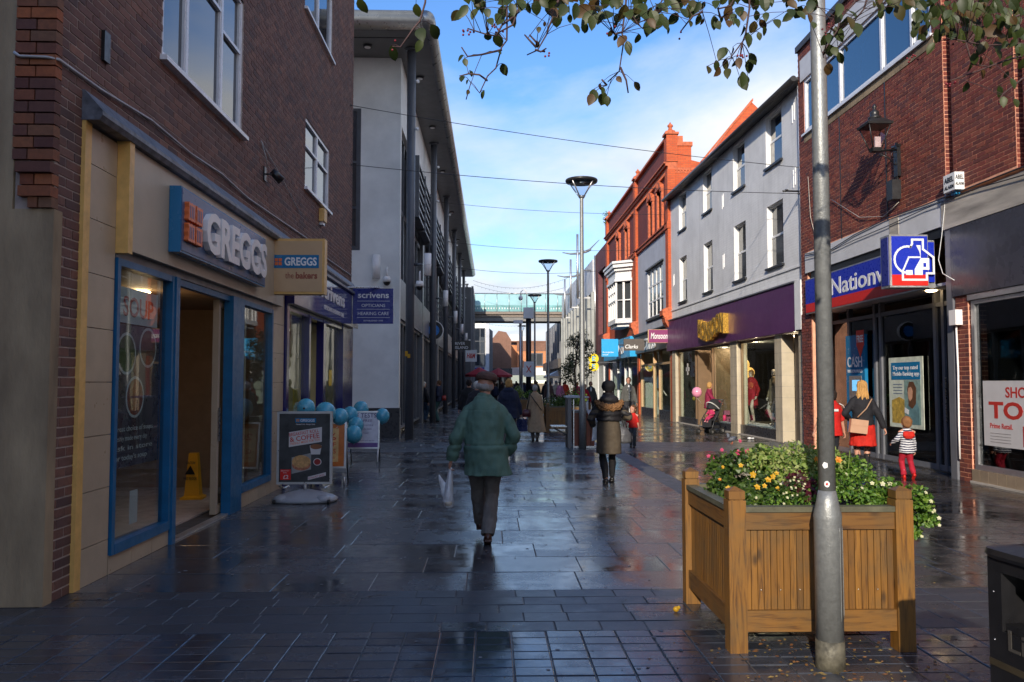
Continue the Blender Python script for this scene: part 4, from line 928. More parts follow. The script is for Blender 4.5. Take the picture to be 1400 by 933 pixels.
def frustum(z0, r0, z1, r1, m, rz=pi/4):
    return [Vector(m @ Vector((r*cos(rz+k*pi/2), r*sin(rz+k*pi/2), z))) for z, r in ((z0, r0), (z1, r1)) for k in range(4)]
M0 = Matrix.Translation((lx, ly, 0)) @ Matrix.Rotation(.0, 4, 'Z')
ct = MB()
b_, t_ = .115, .29
for k in range(4):
    a = pi/4+k*pi/2; ct.tube([M0 @ Vector((b_*cos(a), b_*sin(a), 6.03)), M0 @ Vector((t_*cos(a), t_*sin(a), 6.46))], .012, 6)
ct.add(frustum(5.97, .10, 6.035, .135, M0), FACES, False); ct.add(frustum(6.45, .33, 6.49, .345, M0), FACES, False); ct.add(frustum(6.49, .34, 6.60, .15, M0), FACES, False)
ct.loft([((lx, ly, 6.60), .12, .12), ((lx, ly, 6.64), .12, .12), ((lx, ly, 6.66), .075, .075), ((lx, ly, 6.70), .085, .085), ((lx, ly, 6.74), .08, .08), ((lx, ly, 6.78), .03, .03), ((lx, ly, 6.80), .028, .028), ((lx, ly, 6.83), .045, .045), ((lx, ly, 6.87), .03, .03), ((lx, ly, 6.90), .006, .006)], 12)
ct.build('cage', m_gutter, L)
for k in range(4):
    a, b = pi/4+k*pi/2, pi/4+(k+1)*pi/2
    g_ = MB(); i_ = .985; q = [M0 @ Vector((b_*i_*cos(a), b_*i_*sin(a), 6.035)), M0 @ Vector((b_*i_*cos(b), b_*i_*sin(b), 6.035)), M0 @ Vector((t_*i_*cos(b), t_*i_*sin(b), 6.45)), M0 @ Vector((t_*i_*cos(a), t_*i_*sin(a), 6.45))]
    g_.add(q+[v*.999+M0.translation*.001+Vector((0, 0, 0)) for v in q], FACES, False); g_.build('pane', glassmat('lantern_glass', (.92, .86, .84), .9) if k == 0 else bpy.data.materials['lantern_glass'], L)
MB().box(lx-.01, lx+.10, ly-.02, ly+.02, 6.06, 6.26).build('lamp', mat('lamp_frosted', (.75, .75, .85), .4), L)
# ================================================================ RIGHT: grey painted building, angled a touch
SL = -.0265
GB = thing('grey_building', 'long grey painted building with eight sash windows over the purple shopfront', 'building', (8.42, 0, 0), math.atan(.0265))
# local frame of this building: x outward-negative, y along the street
gm = WMX(GB)
class GMB(MB):
    """boxes in the angled building's own frame"""
    def build(s, name, mats, parent=None, kind=None, label=None):
        s.v = [tuple(gm @ Vector(v)) for v in s.v]; return MB.build(s, name, mats, parent, kind, label)
_MB = MB
GY0, GY1 = 19.95, 33.45
ysg = [(21.38, 22.56), (24.32, 25.42), (27.70, 28.74), (31.02, 32.10)]
hg = [(a, b, 7.64, 9.10) for a, b in ysg]+[(a, b, 4.80, 6.55) for a, b in ysg]
def gwall():
    mb = GMB()
    for a, b, c, d in rects(GY0, GY1, 4.15, 9.32, hg): mb.box(0, .3, a, b, c, d)
    mb.box(0, .3, GY0, GY0+.5, 2.9, 4.15)
    return mb.build('wall', m_grender, GB)
# painted brick relief
m_, t_n, b_n = newmat('painted_brick'); 
brx = bricktex('painted_brick_tex', ((.80, .80, .80), (.77, .77, .775)), (.74, .74, .745), bstr=.5); m_grender = brx
gwall()
GMB().box(.3, 9, GY1-.25, GY1, 0, 9.2).box(.3, 9, GY0, GY0+.25, 0, 9.2).box(8.8, 9, GY0, GY1, 0, 9.2).box(.3, 8.8, GY0, GY1, 4.15, 4.4).box(1.3, 1.4, GY0+.3, GY1-.3, 4.4, 9.2).build('inner_wall', m_dark, GB)
rf = GMB(); rf.prism([(-.24, 9.27), (4.6, 11.6), (9.2, 9.27), (9.2, 9.22), (-.24, 9.22)], GY1-GY0+.0, Matrix(((1, 0, 0, 0), (0, 0, -1, GY1), (0, 1, 0, 0), (0, 0, 0, 1)))); rf.build('roof', m_slate, GB)
gt = GMB(); gt.tube([(-.30, GY0-.15, 9.22), (-.30, GY1+.02, 9.21)], .075, 10); gt.box(-.24, .0, GY0-.1, GY1, 9.19, 9.218); gt.build('gutter', m_gutter, GB)
GMB().box(-.03, .02, GY0+.02, GY1, 4.55, 4.60).build('string_course', m_grender, GB)
for (a, b) in ysg:
    for (z0, z1) in ((7.64, 9.10), (4.80, 6.55)):
        f = GMB(); zm = (z0+z1)/2; w = .05
        f.box(.10, .17, a, a+w, z0, z1); f.box(.10, .17, b-w, b, z0, z1); f.box(.10, .17, a+w, b-w, z1-w, z1); f.box(.10, .17, a+w, b-w, z0, z0+w*1.3); f.box(.11, .16, a+w, b-w, zm-.03, zm+.03)
        f = f.build('window', m_white, GB)
        GMB().box(.145, .15, a+w, b-w, zm+.03, z1-w).build('pane', m_pane if z0 > 6 else m_paneg, f); GMB().box(.125, .13, a+w, b-w, z0+w*1.3, zm-.03).build('pane', m_pane if z0 > 6 else m_paneg, f)
        GMB().box(-.07, .12, a-.05, b+.05, z0-.06, z0-.001).build('sill', m_gutter, f)
        GMB().box(.002, .098, b-.012, b-.002, z0+.01, z1-.01).build('reveal', m_white, f)
for (y, z) in ((26.4, 7.4), (26.4, 5.4), (20.5, 8.4), (20.5, 6.7), (32.9, 5.6)):
    p = GMB().box(-.02, 0, y, y+.035, z, z+.45).box(-.02, 0, y+.12, y+.155, z-.05, z+.42); p.build('anchor_strip', m_white, GB)
GMB().tube([(-.06, GY0+.1, 9.15), (-.06, GY0+.1, 4.3)], .045, 10).build('downpipe', m_lrender, GB)
# purple shopfront
pf = GMB(); pf.box(-.14, .02, 20.35, 33.75, 2.91, 4.15); pf.build('fascia', m_purple, GB); GMB().box(-.18, .02, 20.3, 33.8, 4.152, 4.19).build('fascia_coping', m_anthl, GB)
GMB().box(-.16, .02, 19.96, 20.34, 2.93, 4.17).build('fascia_end', m_white, GB)
mz = thing('raised_lettering', 'stacked gold metal letters raised off the purple fascia', 'sign', (RX-.1, 27.2, 3.0)); 
gl = GMB(); text(gl, 'MONSOON', F('W', (-.14, 28.55, 3.16)), .56, .18, .05, width=2.9)
# letters step up and down along the word
s_ = 0
gl.v = [(v[0], v[1], v[2]+.11*sin((v[1]-25.4)/3.3*7.5)) for v in gl.v]
gl.build('lettering', m_gold, mz)
tl2 = []
def gcol(y0, y1, proud=0.02):
    z = 0
    while z < 2.9:
        n = max(1, round((y1-y0)/.33))
        for k in range(n): tl2.append((y0+(y1-y0)*k/n, y0+(y1-y0)*(k+1)/n, z, min(z+.3, 2.9), proud))
        z += .3
for a, b in ((20.0, 20.42), (21.55, 22.05), (25.2, 25.85), (32.75, 33.3)): gcol(a, b)
tt = []
for (a, b, z0, z1, pr) in tl2:
    o = GMB(); o.box(-pr-.02, .3, a+.004, b-.004, z0+.004, z1-.004); tt.append(o)
for o in tt: o.build('pilaster_tile', m_stile, GB)
tl3 = GMB()
for a, b in ((20.0, 20.42), (21.55, 22.05), (25.2, 25.85), (32.75, 33.3)): tl3.box(-.03, .29, a+.006, b-.006, 0, 2.9)
tl3.build('pilaster_core', m_band, GB)
fr = GMB()
for y in (22.1, 25.15, 25.9, 27.95, 28.2, 30.0, 30.3, 32.7): fr.box(.08, .16, y-.045, y+.045, .05, 2.9)
fr.box(.08, .16, 22.1, 25.15, 2.82, 2.9); fr.box(.08, .16, 25.9, 32.7, 2.82, 2.9)
fr = fr.build('shopfront_frame', m_bronze, GB)
GMB().box(.05, .18, 22.05, 25.2, .03, .30).box(.05, .18, 25.9, 28.15, .03, .25).box(.05, .18, 30.05, 32.7, .03, .25).build('stall_riser', m_plinth, GB)
for a, b in ((22.15, 25.1), (25.95, 27.9), (30.35, 32.65)): GMB().box(.11, .12, a, b, .25, 2.82).build('pane', m_glass, fr)
GMB().box(.10, .9, 29.93, 29.97, .03, 2.8).box(.10, .9, 28.25, 28.29, .03, 2.8).build('open_door', m_bronze, GB)
GMB().box(.3, .35, 20.45, 21.5, 0, 2.9).build('lobby_panel', m_darkw, GB)
GMB().box(-.02, .3, 20.43, 33.3, -.01, .03).build('threshold', m_band, GB)
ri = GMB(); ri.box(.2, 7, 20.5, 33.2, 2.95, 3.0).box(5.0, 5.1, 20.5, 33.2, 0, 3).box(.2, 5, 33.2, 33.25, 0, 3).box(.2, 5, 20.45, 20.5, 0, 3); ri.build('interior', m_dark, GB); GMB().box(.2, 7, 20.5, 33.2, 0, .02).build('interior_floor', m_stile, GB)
GMB().box(.2, 1.3, 22.1, 25.15, .03, .32).box(.2, 1.1, 25.9, 27.9, .03, .28).build('display_plinth', m_bandw, GB)
li = GMB()
for y in (22.6, 23.6, 26.8, 29.0, 31.2): li.ball((.55, y, 2.90), .09, .09, .02, 12, 6)
li.build('downlight', emat('shop_spot', (1, .85, .62), 14.), GB)
hb = GMB(); hb.ball((.55, 26.5, 2.18), .26, .26, .24, 18, 12); tag(hb.build('globe_lamp', emat('globe_glow', (1, .5, .12), 1.1, (.8, .4, .1))), 'glowing amber globe lamp hanging in the shop window', 'lamp')
hb = GMB(); hb.ball((1.6, 28.7, 1.95), .17, .17, .2, 16, 10); tag(hb.build('globe_lamp', bpy.data.materials['globe_glow']), 'small amber lamp seen through the purple shop doorway', 'lamp')
def gl_light(y, e, x=1.2):
    l = bpy.data.lights.new('shop_lamp', 'POINT'); l.energy = e; l.color = (1, .78, .5); l.shadow_soft_size = .04; o = bpy.data.objects.new('shop_lamp', l); COL.objects.link(o); o.parent = GB; o.location = (x, y, 2.86)
gl_light(23.6, 90); gl_light(26.9, 70); gl_light(31.2, 50, 1.5)
fw_ = GMB(); fw_.box(.095, .10, 31.2, 31.65, 2.05, 2.2); fw_.box(.095, .10, 31.35, 31.5, 1.9, 2.35); tag(fw_.build('cross_sticker', m_pw), 'white cross sticker on the far pane of the purple shop', 'sticker')
t = thing('projecting_sign', 'plum projecting shop sign with white script name', 'sign', (7.0, 33.6, 3.2)); MB().box(6.60, 7.44, 33.55, 33.65, 3.27, 3.80).build('sign_box', m_purplesign, t)
MB().box(6.585, 7.455, 33.56, 33.64, 3.255, 3.27).box(6.585, 7.455, 33.56, 33.64, 3.80, 3.815).box(6.57, 6.60, 33.56, 33.64, 3.26, 3.81).build('sign_rim', m_creamsign, t)
mb = MB(); text(mb, 'Monsoon', F('S', (6.68, 33.545, 3.43)), .24, .004, .02, width=.70, shear=.2); mb.build('lettering', m_white, t)
# ================================================================ RIGHT: orange brick building, two bays
CX = 7.55
CB = thing('orange_brick_building', 'ornate orange brick building with parapet, finials and white oriel window', 'building', (CX, 42, 0))
C0, C1, C2 = 33.5, 41.2, 51.6
hc = [(35.0, 35.75, 8.5, 10.25), (37.0, 37.75, 8.5, 10.25), (43.6, 44.4, 8.5, 10.25), (46.6, 47.4, 8.5, 10.25)]
def cwall(nm, a0, a1, z0, z1, hs, m, f=CX):
    mb = MB()
    for a, b, c, d in rects(a0, a1, z0, z1, hs): mb.box(f, f+.3, a, b, c, d)
    return mb.build(nm, m, CB)
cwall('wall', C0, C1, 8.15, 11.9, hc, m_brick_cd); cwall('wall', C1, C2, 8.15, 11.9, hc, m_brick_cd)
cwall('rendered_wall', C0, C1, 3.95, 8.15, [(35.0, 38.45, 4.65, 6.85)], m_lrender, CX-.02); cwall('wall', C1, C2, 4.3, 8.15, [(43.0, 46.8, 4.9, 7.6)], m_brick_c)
# side gable facing the camera side
gp = MB(); gp.prism([(CX, 0), (13.5, 0), (13.5, 11.0), (11.05, 13.45), (8.93, 10.83), (8.45, 10.95), (8.45, 11.55), (CX, 11.55)], .3, Matrix(((1, 0, 0, 0), (0, 0, -1, C0+.285), (0, 1, 0, 0), (0, 0, 0, 1)))); gp.build('gable_wall', m_brick_c, CB)
gp = MB(); gp.box(CX-.06, 8.5, C0-.06, C0+.36, 11.55, 11.72); gp.box(CX-.02, 8.1, C0-.02, C0+.3, 11.72, 11.98); gp.box(CX-.06, 8.9, C0-.05, C0+.3, 10.52, 10.62); gp.box(CX-.03, 8.85, C0-.03, C0+.3, 10.40, 10.47)
x = CX
while x < 8.85: gp.box(x, x+.06, C0-.045, C0+.1, 10.46, 10.52); x += .13
gp.build('cornice', m_terra, CB)
cp = MB(); cp.prism([(8.9, 10.84), (11.1, 13.5), (11.1, 13.62), (8.9, 10.96)], .4, Matrix(((1, 0, 0, 0), (0, 0, -1, C0+.35), (0, 1, 0, 0), (0, 0, 0, 1)))); cp.build('coping', m_terra, CB)
MB().box(CX+.3, 14, C0+.3, C2, 10.3, 10.45).box(13.7, 14, C0, C2, 0, 11).box(CX+.3, 14, C2-.3, C2, 0, 11).box(9.5, 9.6, C0+.3, C2, 3, 11).build('inner_wall', m_dark, CB)
MB().box(8.1, 8.32, C0-.035, C0-.0, 10.0, 10.22).build('terracotta_panel', m_terra, CB)
def bands(a, b, zlist, m):
    mb = MB()
    for z0, z1, pr in zlist: mb.box(CX-pr, CX+.28, a, b, z0, z1)
    return mb.build('cornice', m, CB)
bands(C0-.04, C2, [(10.55, 10.70, .10), (10.70, 10.80, .20), (10.80, 10.86, .28), (11.90, 12.0, .16)], m_terra); bands(C0-.04, C2, [(8.12, 8.26, .12), (8.26, 8.32, .18)], m_terra)
dn = MB(); y = C0
while y < C2: dn.box(CX-.12, CX, y, y+.09, 10.44, 10.55); y += .2
dn.build('dentils', m_terra, CB, kind='stuff')
for (yy, w_) in ((C0+.17, .5), (C1, .5), (C2-.28, .55)):
    p = MB(); p.box(CX-.14, CX+.2, yy-w_/2, yy+w_/2, 4.5, 10.54); p.box(CX-.18, CX+.2, yy-w_/2-.04, yy+w_/2+.04, 8.05, 8.35); p.box(CX-.16, CX+.3, yy-w_/2, yy+w_/2, 10.87, 12.02); p.build('pilaster', m_brick_c, CB)
    f = MB(); f.box(CX-.22, CX+.36, yy-w_/2-.06, yy+w_/2+.06, 12.03, 12.12)
    f.prism([(-.28, 0), (.28, 0), (.0, .3)], .44, mtx(CX-.16, yy, 12.12) @ Matrix(((0, 0, 1, 0), (1, 0, 0, 0), (0, 1, 0, 0), (0, 0, 0, 1)))) if False else None
    f.loft([((CX+.06, yy, 12.12), .25, .25), ((CX+.06, yy, 12.22), .22, .22), ((CX+.06, yy, 12.28), .10, .10), ((CX+.06, yy, 12.38), .07, .07), ((CX+.06, yy, 12.42), .12, .12), ((CX+.06, yy, 12.48), .12, .12), ((CX+.06, yy, 12.54), .05, .05), ((CX+.06, yy, 12.62), .01, .01)], 8)
    f.build('finial', m_terra, CB)
    c = MB()   # scrolled console at first-floor level
    c.prism([(0, 0), (-.10, .0), (-.28, .30), (-.32, .52), (-.40, .60), (-.40, .80), (-.28, .90), (0, .95)], w_+.08, Matrix(((1, 0, 0, CX), (0, 0, 1, yy-w_/2-.04), (0, 1, 0, 3.80), (0, 0, 0, 1))))
    for k in range(4): c.tube([(CX-.12-.06*k, yy-w_/2-.06, 4.0+.11*k), (CX-.12-.06*k, yy+w_/2+.06, 4.0+.11*k)], .045, 8)
    c.build('console', m_terra, CB)
for (a, b, z0, z1) in hc:
    w_ = MB(); zm = (z0+z1)/2; w_.box(CX+.08, CX+.15, a, a+.07, z0, z1); w_.box(CX+.08, CX+.15, b-.07, b, z0, z1); w_.box(CX+.08, CX+.15, a, b, z1-.08, z1-.001); w_.box(CX+.08, CX+.15, a, b, z0, z0+.09); w_.box(CX+.085, CX+.145, a, b, zm-.03, zm+.03)
    w_.box(CX+.09, CX+.14, (a+b)/2-.02, (a+b)/2+.02, z0+.02, z1-.02); w_ = w_.build('window', m_white, CB); MB().box(CX+.12, CX+.125, a+.02, b-.02, z0+.02, z1-.02).build('pane', m_paneg, w_)
    s = MB(); s.box(CX-.10, CX+.06, a-.2, a, 8.33, 10.25); s.box(CX-.10, CX+.06, b, b+.2, 8.33, 10.25); s.box(CX-.14, CX+.06, a-.24, a+.0, 9.95, 10.1); s.box(CX-.14, CX+.06, b, b+.24, 9.95, 10.1)
    s.prism([(-.62, 0), (.62, 0), (.52, .12), (.30, .30), (0, .36), (-.30, .30), (-.52, .12)], .20, Matrix(((0, 0, -1, CX+.04), (1, 0, 0, (a+b)/2), (0, 1, 0, 10.1), (0, 0, 0, 1)))); s.ball((CX-.12, (a+b)/2, 10.25), .09, .13, .16, 8, 6); s.build('window_surround', m_terra, CB)
# multipane shop window in the rendered bay
mp_ = MB(); a, b, c, d = 35.0, 38.45, 4.65, 6.85
for k in range(5): y = a+(b-a)*k/4; mp_.box(CX+.02, CX+.09, y-.045, y+.045, c, d)
for k in range(4): z = c+(d-c)*k/3; mp_.box(CX+.025, CX+.085, a, b, z-.04, z+.04)
mpw = mp_.build('window', m_white, CB)
for i in range(4):
    for j in range(3):
        y0 = a+(b-a)*i/4+.045; z0 = c+(d-c)*j/3+.04; MB().box(CX+.055, CX+.06, y0, y0+(b-a)/4-.09, z0, z0+(d-c)/3-.08).build('pane', m_paneg, mpw)
MB().box(CX-.10, CX+.0, a-.15, b+.15, 4.50, 4.60).box(CX-.12, CX, a-.2, b+.2, 6.92, 6.98).build('sill', m_gutter, mpw)
# oriel
orr = MB(); y0, y1 = 43.0, 46.8; pr = .75; ya, yb = 43.6, 46.2
base = [(0, y0), (-pr, ya), (-pr, yb), (0, y1)]
def oriel(z0, z1, gz, m=None):
    q = MB(); pts = [(CX+.02 if x == 0 else CX+x*gz, (y-44.9)*gz+44.9) for x, y in base]
    q.add([(x, y, z0) for x, y in pts]+[(x, y, z1) for x, y in pts], [(0, 1, 2, 3)[::-1], (4, 5, 6, 7), (0, 1, 5, 4), (1, 2, 6, 5), (2, 3, 7, 6), (3, 0, 4, 7)], False); return q
ori = oriel(4.8, 5.05, 1.06); 
for z0, z1, s in ((7.05, 7.18, 1.12), (7.18, 7.62, 1.02), (7.62, 7.78, 1.14), (7.78, 7.98, 1.26), (7.98, 8.1, 1.34), (4.62, 4.8, .9)): ori.add(oriel(z0, z1, s).v, [(3, 2, 1, 0), (4, 5, 6, 7), (0, 1, 5, 4), (1, 2, 6, 5), (2, 3, 7, 6), (3, 0, 4, 7)], False)
ori = ori.build('oriel_window', m_white, CB)
og = oriel(5.05, 7.05, .93); og.build('pane', m_paneg, ori)
of = MB()
def post(x, y, r=.055, z0=5.05, z1=7.05): of.box(x-r, x+r, y-r, y+r, z0, z1)
for k in range(5): y = ya+(yb-ya)*k/4; post(CX-pr+.02, y, .05)
for x_, y_ in ((CX, y0), (CX-pr*.5, (y0+ya)/2), (CX, y1), (CX-pr*.5, (y1+yb)/2)): post(x_, y_)
of.box(CX-pr-.03, CX-pr+.05, ya, yb, 6.0, 6.08); of.box(CX-pr-.02, CX-pr+.04, ya, yb, 6.5, 6.54)
of.tube([(CX, y0, 6.04), (CX-pr, ya, 6.04)], .04, 4); of.build('mullions', m_white, ori)
# shopfronts under it
t = thing('fascia_sign', 'dark taupe shop fascia with white script shoe shop name', 'sign', (CX-.1, 37.5, 3.0)); MB().box(CX-.16, CX+.1, 33.85, 41.1, 3.05, 3.95).build('fascia', m_taupe, t)
MB().box(CX-.22, CX+.1, 33.8, 41.15, 3.952, 4.02).build('coping', m_gutter, t)
mb = MB(); text(mb, 'Clarks', F('W', (CX-.162, 38.9, 3.18)), .50, .03, .03, width=2.9, shear=.25); mb.build('lettering', m_white, t)
MB().box(CX+.04, CX+.2, 33.9, 34.1, 0, 3.05).box(CX+.04, CX+.2, 36.3, 36.42, 0, 3.05).box(CX+.04, CX+.2, 37.55, 37.67, 0, 3.05).box(CX+.04, CX+.2, 40.6, 40.9, 0, 3.05).box(CX+.04, CX+.2, 34.1, 40.6, 2.4, 2.5).build('shopfront_frame', m_creamsign, CB)
MB().box(CX+.04, CX+.2, 34.1, 36.3, 0, .4).box(CX+.04, CX+.2, 37.67, 40.6, 0, .4).build('stall_riser', m_plinth, CB)
for a, b in ((34.1, 36.3), (37.67, 40.6), (36.42, 37.55)): MB().box(CX+.1, CX+.11, a, b, .4 if b != 37.55 else .02, 2.4).build('pane', m_glass, CB)
m_showw = mat('shop_white', (.62, .60, .52), .7, var=.06)
room(CB, CX+.3, 12.5, 33.85, 41.0, 0, 3.05, m_showw, 'W', m_stile); 
o = MB().box(CX+.16, CX+.17, 36.6, 37.4, 1.35, 1.95); tag(o.build('window_card', m_cyan), 'cyan card hung in the shoe shop doorway glass', 'card')
o = MB().box(CX+.16, CX+.17, 36.7, 37.2, .5, .95); tag(o.build('window_card', m_white), 'white notice low in the shoe shop doorway', 'card')
t = thing('projecting_sign', 'small dark taupe projecting sign of the shoe shop', 'sign', (6.4, 37.2, 3.0)); MB().box(6.16, 7.1, 37.2, 37.3, 3.08, 3.62).build('sign_box', m_taupe, t); mb = MB(); text(mb, 'Clarks', F('S', (6.22, 37.195, 3.18)), .17, .004, .015, width=.6, shear=.25); mb.build('lettering', m_white, t); MB().box(7.1, 7.4, 37.23, 37.27, 3.5, 3.55).build('bracket', m_black, t)
t = thing('fascia_sign', 'bright cyan shop fascia beneath the white oriel window', 'sign', (CX-.1, 46, 2.9)); MB().box(CX-.35, CX+.1, 41.6, 51.2, 2.95, 4.0).build('fascia', m_cyan, t)
mb = MB(); text(mb, 'Travelcare', F('W', (CX-.352, 47.5, 3.2)), .5, .02, .03, width=3.9); mb.build('lettering', m_letter, t)
t = thing('projecting_sign', 'cyan box sign projecting from the travel shop', 'sign', (6.1, 43.5, 2.9)); MB().box(6.0, 6.9, 43.5, 43.62, 3.0, 3.95).build('sign_box', m_cyan, t); mb = MB(); text(mb, 'the co-operative', F('S', (6.05, 43.495, 3.2)), .09, .004, .01, width=.6); text(mb, 'travel', F('S', (6.05, 43.495, 3.07)), .08, .004, .01, width=.3); mb.build('lettering', m_white, t); MB().box(6.9, 7.3, 43.54, 43.58, 3.6, 3.66).build('bracket', m_black, t)
MB().box(CX+.0, CX+.2, 41.0, 41.45, 0, 3.9).box(CX, CX+.2, 51.2, 51.6, 0, 4.3).box(CX, CX+.2, 41.45, 51.2, 4.0, 4.3).build('shop_pier', m_brick_c, CB)
MB().box(CX+.04, CX+.2, 41.5, 41.7, 0, 2.95).box(CX+.04, CX+.2, 44.2, 44.35, 0, 2.95).box(CX+.04, CX+.2, 45.6, 45.75, 0, 2.95).box(CX+.04, CX+.2, 48.2, 48.35, 0, 2.95).box(CX+.04, CX+.2, 51, 51.2, 0, 2.95).build('shopfront_frame', m_white, CB)
for a, b in ((41.7, 44.2), (44.35, 45.6), (45.75, 48.2), (48.35, 51)): MB().box(CX+.1, CX+.11, a, b, .3, 2.95).build('pane', m_glass, CB)
room(CB, CX+.3, 12.5, 41.4, 51.2, 0, 2.95, m_showw, 'W', m_stile)
t = thing('round_sign', 'yellow sign of two stacked discs lettered E and E', 'sign', (6.0, 47, 2.4))
for z, nm in ((3.0, 'disc'), (2.55, 'disc')):
    d = MB(); d.tube([(6.02, 47.0, z), (6.02, 47.12, z)], .29, 22); o = d.build(nm, m_fy if False else mat('sign_yellow', (.85, .62, .02), .35, var=.03), t)
    mb = MB(); text(mb, 'E', F('S', (6.02, 46.995, z-.13)), .26, .004, .02, width=.19, align='CENTER'); mb.build('lettering', m_cyan, o)
MB().box(6.2, CX, 47.04, 47.08, 2.76, 2.80).build('bracket', m_anth, t)
pl_ = MB()
for k in range(90):
    a = random.uniform(0, 6.3); r = random.uniform(0, .5); c = Vector((CX-.15+r*cos(a)*.5, C2-.3+r*sin(a), 11.9+random.uniform(-.1, .7)-r*.5)); u = Vector((random.gauss(0, 1), random.gauss(0, 1), random.gauss(0, 1))).normalized()*.09; w = u.orthogonal().normalized()*.05
    pl_.add([c, c+u*.5+w, c+u, c+u*.5-w], [(0, 1, 2, 3)])
tag(pl_.build('wall_plant', m_leafp), 'self seeded shrub on the far parapet corner of the orange brick', 'plant')

# ================================================================ RIGHT: plum brick block and the white modern block
DB = thing('plum_brick_building', 'narrow plum brick building with a tall grey recessed panel', 'building', (7.55, 55, 0))
wall(DB, 'wall', 'x', 7.58, 7.9, 51.65, 57.7, 3.6, 10.75, [(52.9, 56.5, 4.9, 9.3)], m_brick_d); MB().box(7.95, 8.0, 52.9, 56.5, 4.9, 9.3).build('recessed_panel', m_soffit, DB); MB().box(7.9, 14, 51.66, 57.7, 10.5, 10.7).box(7.95, 14, 51.66, 51.9, 0, 10.6).build('roof', m_soffit, DB)
MB().box(7.62, 7.9, 51.65, 57.7, 2.8, 3.6).build('fascia', m_taupe, DB); MB().box(7.7, 7.75, 51.9, 57.5, 0, 2.8).build('pane', m_glassd, DB); MB().box(7.65, 7.9, 51.65, 51.9, 0, 2.8).box(7.65, 7.9, 54.5, 54.7, 0, 2.8).box(7.65, 7.9, 57.5, 57.7, 0, 2.8).build('shop_pier', m_white, DB)
MB().box(9, 9.1, 51.9, 57.6, 0, 3).build('interior', m_darkw, DB); MB().tube([(7.5, 57.6, 10.7), (7.5, 57.6, 3.6)], .07, 8).build('downpipe', m_alu, DB)
EB = thing('white_modern_building', 'pale modern building with tall glazed bays and white roof fascia', 'building', (7.55, 70, 0))
MB().box(7.35, 7.8, 57.75, 82.8, 8.1, 10.45).build('fascia', m_bandw, EB); MB().box(7.6, 14, 57.76, 82.8, 10.1, 10.3).build('roof', m_soffit, EB); MB().box(9.6, 9.7, 57.8, 82.8, 0, 10.2).box(7.9, 14, 82.6, 82.8, 0, 10).build('rear_wall', m_dark, EB)
for k, y in enumerate((57.8, 60.2, 62.0, 65.0, 67.6, 70.0, 72.6, 75.0, 77.5, 80.0, 82.4)):
    MB().box(7.25, 7.8, y, y+(.9 if k % 2 else .5), 0, 8.098).build('pier', m_epier, EB)
for y in (58.4, 61.2, 62.6, 66, 68.2, 71, 73.2, 76, 78.1, 81): MB().box(7.6, 7.62, y, y+2.2, .2, 8.09).build('pane', m_pane if int(y) % 2 else m_paneg, EB)
MB().box(7.5, 7.75, 57.8, 82.6, 3.4, 3.7).build('transom', m_alu, EB)
# ================================================================ glass bridge and what lies beyond
BG = thing('footbridge', 'turquoise glazed footbridge crossing the street on a brown steel deck', 'bridge', (3, 84, 7.9))
MB().box(-4, 12, 83.2, 86.5, 8.35, 8.9).box(-4, 12, 83.0, 83.3, 8.62, 8.86).build('deck', mat('deck_brown', (.20, .16, .13), .5, var=.2), BG); MB().box(-4, 12, 83.3, 83.6, 7.92, 8.35).box(-4, 12, 86.0, 86.3, 7.92, 8.35).build('beam', m_soffit, BG)
m_turq = mat('turquoise_glass', (.20, .42, .42), .15, var=.2, scale=.5); m_turq2 = mat('turquoise_glass_upper', (.33, .56, .60), .15, var=.2, scale=.4)
for k in range(8):
    x = -1.8+k*1.25; MB().box(x+.02, x+1.23, 83.2, 83.25, 8.92, 9.55).build('glass_panel', m_turq, BG); MB().box(x+.02, x+1.23, 83.2, 83.25, 9.57, 10.75).build('glass_panel', m_turq2, BG)
MB().box(-1.8, 9, 86.2, 86.25, 8.92, 10.6).build('rear_glass', m_turq2, BG)
dt = MB()
for k in range(34): dt.box(-1.6+k*.28, -1.52+k*.28, 83.18, 83.2, 9.15, 9.32)
dt.build('dot_row', m_white, BG)
hr = MB().tube([(-1.8, 83.1, 10.78), (8.3, 83.1, 10.78)], .04, 6)
for k in range(9): hr.tube([(-1.8+k*1.25, 83.14, 8.9), (-1.8+k*1.25, 83.14, 10.78)], .025, 6)
hr.build('handrail', m_alu, BG)
# festive wires seen over the bridge
for i, (y, z, sag) in enumerate(((80, 11.3, .8), (76, 11.2, .9), (92, 10.0, .9), (100, 9.2, .8))):
    w = MB(); n = 24; P3 = [(-1.6+9.2*k/n, y, z-sag*4*(k/n)*(1-k/n)+(.4 if i % 2 else -.2)*k/n) for k in range(n+1)]; w.tube(P3, .012, 4)
    for p in P3[1:-1]: w.tube([p, (p[0], p[1], p[2]-.13)], .012, 4)
    tag(w.build('light_string', m_gutter), ['festive light string sagging just before the glass bridge', 'festive light string strung higher in front of the bridge', 'light string sagging behind the glass bridge', 'farthest light string before the orange brick block'][i], 'light string')
FB = thing('curved_glass_building', 'pale building with a gridded glass front beyond the bridge', 'building', (-3, 97, 0))
MB().box(-12, -.1, 98, 110, 0, 9.2).build('wall', m_render, FB); MB().box(-3.0, -.65, 97.9, 98, 3.7, 8.1).build('pane', m_pane, FB)
fr = MB()
for x in (-3.0, -2.2, -1.2, -.65): fr.box(x-.04, x+.04, 97.84, 97.92, 3.6, 8.2)
for z in (3.6, 5.1, 6.6, 8.15): fr.box(-3.0, -.6, 97.85, 97.91, z-.04, z+.04)
fr.build('window_frame', m_anth, FB); MB().box(-2.5, -.7, 97.8, 97.9, 2.4, 3.45).build('shop_sign', m_navysign, FB)
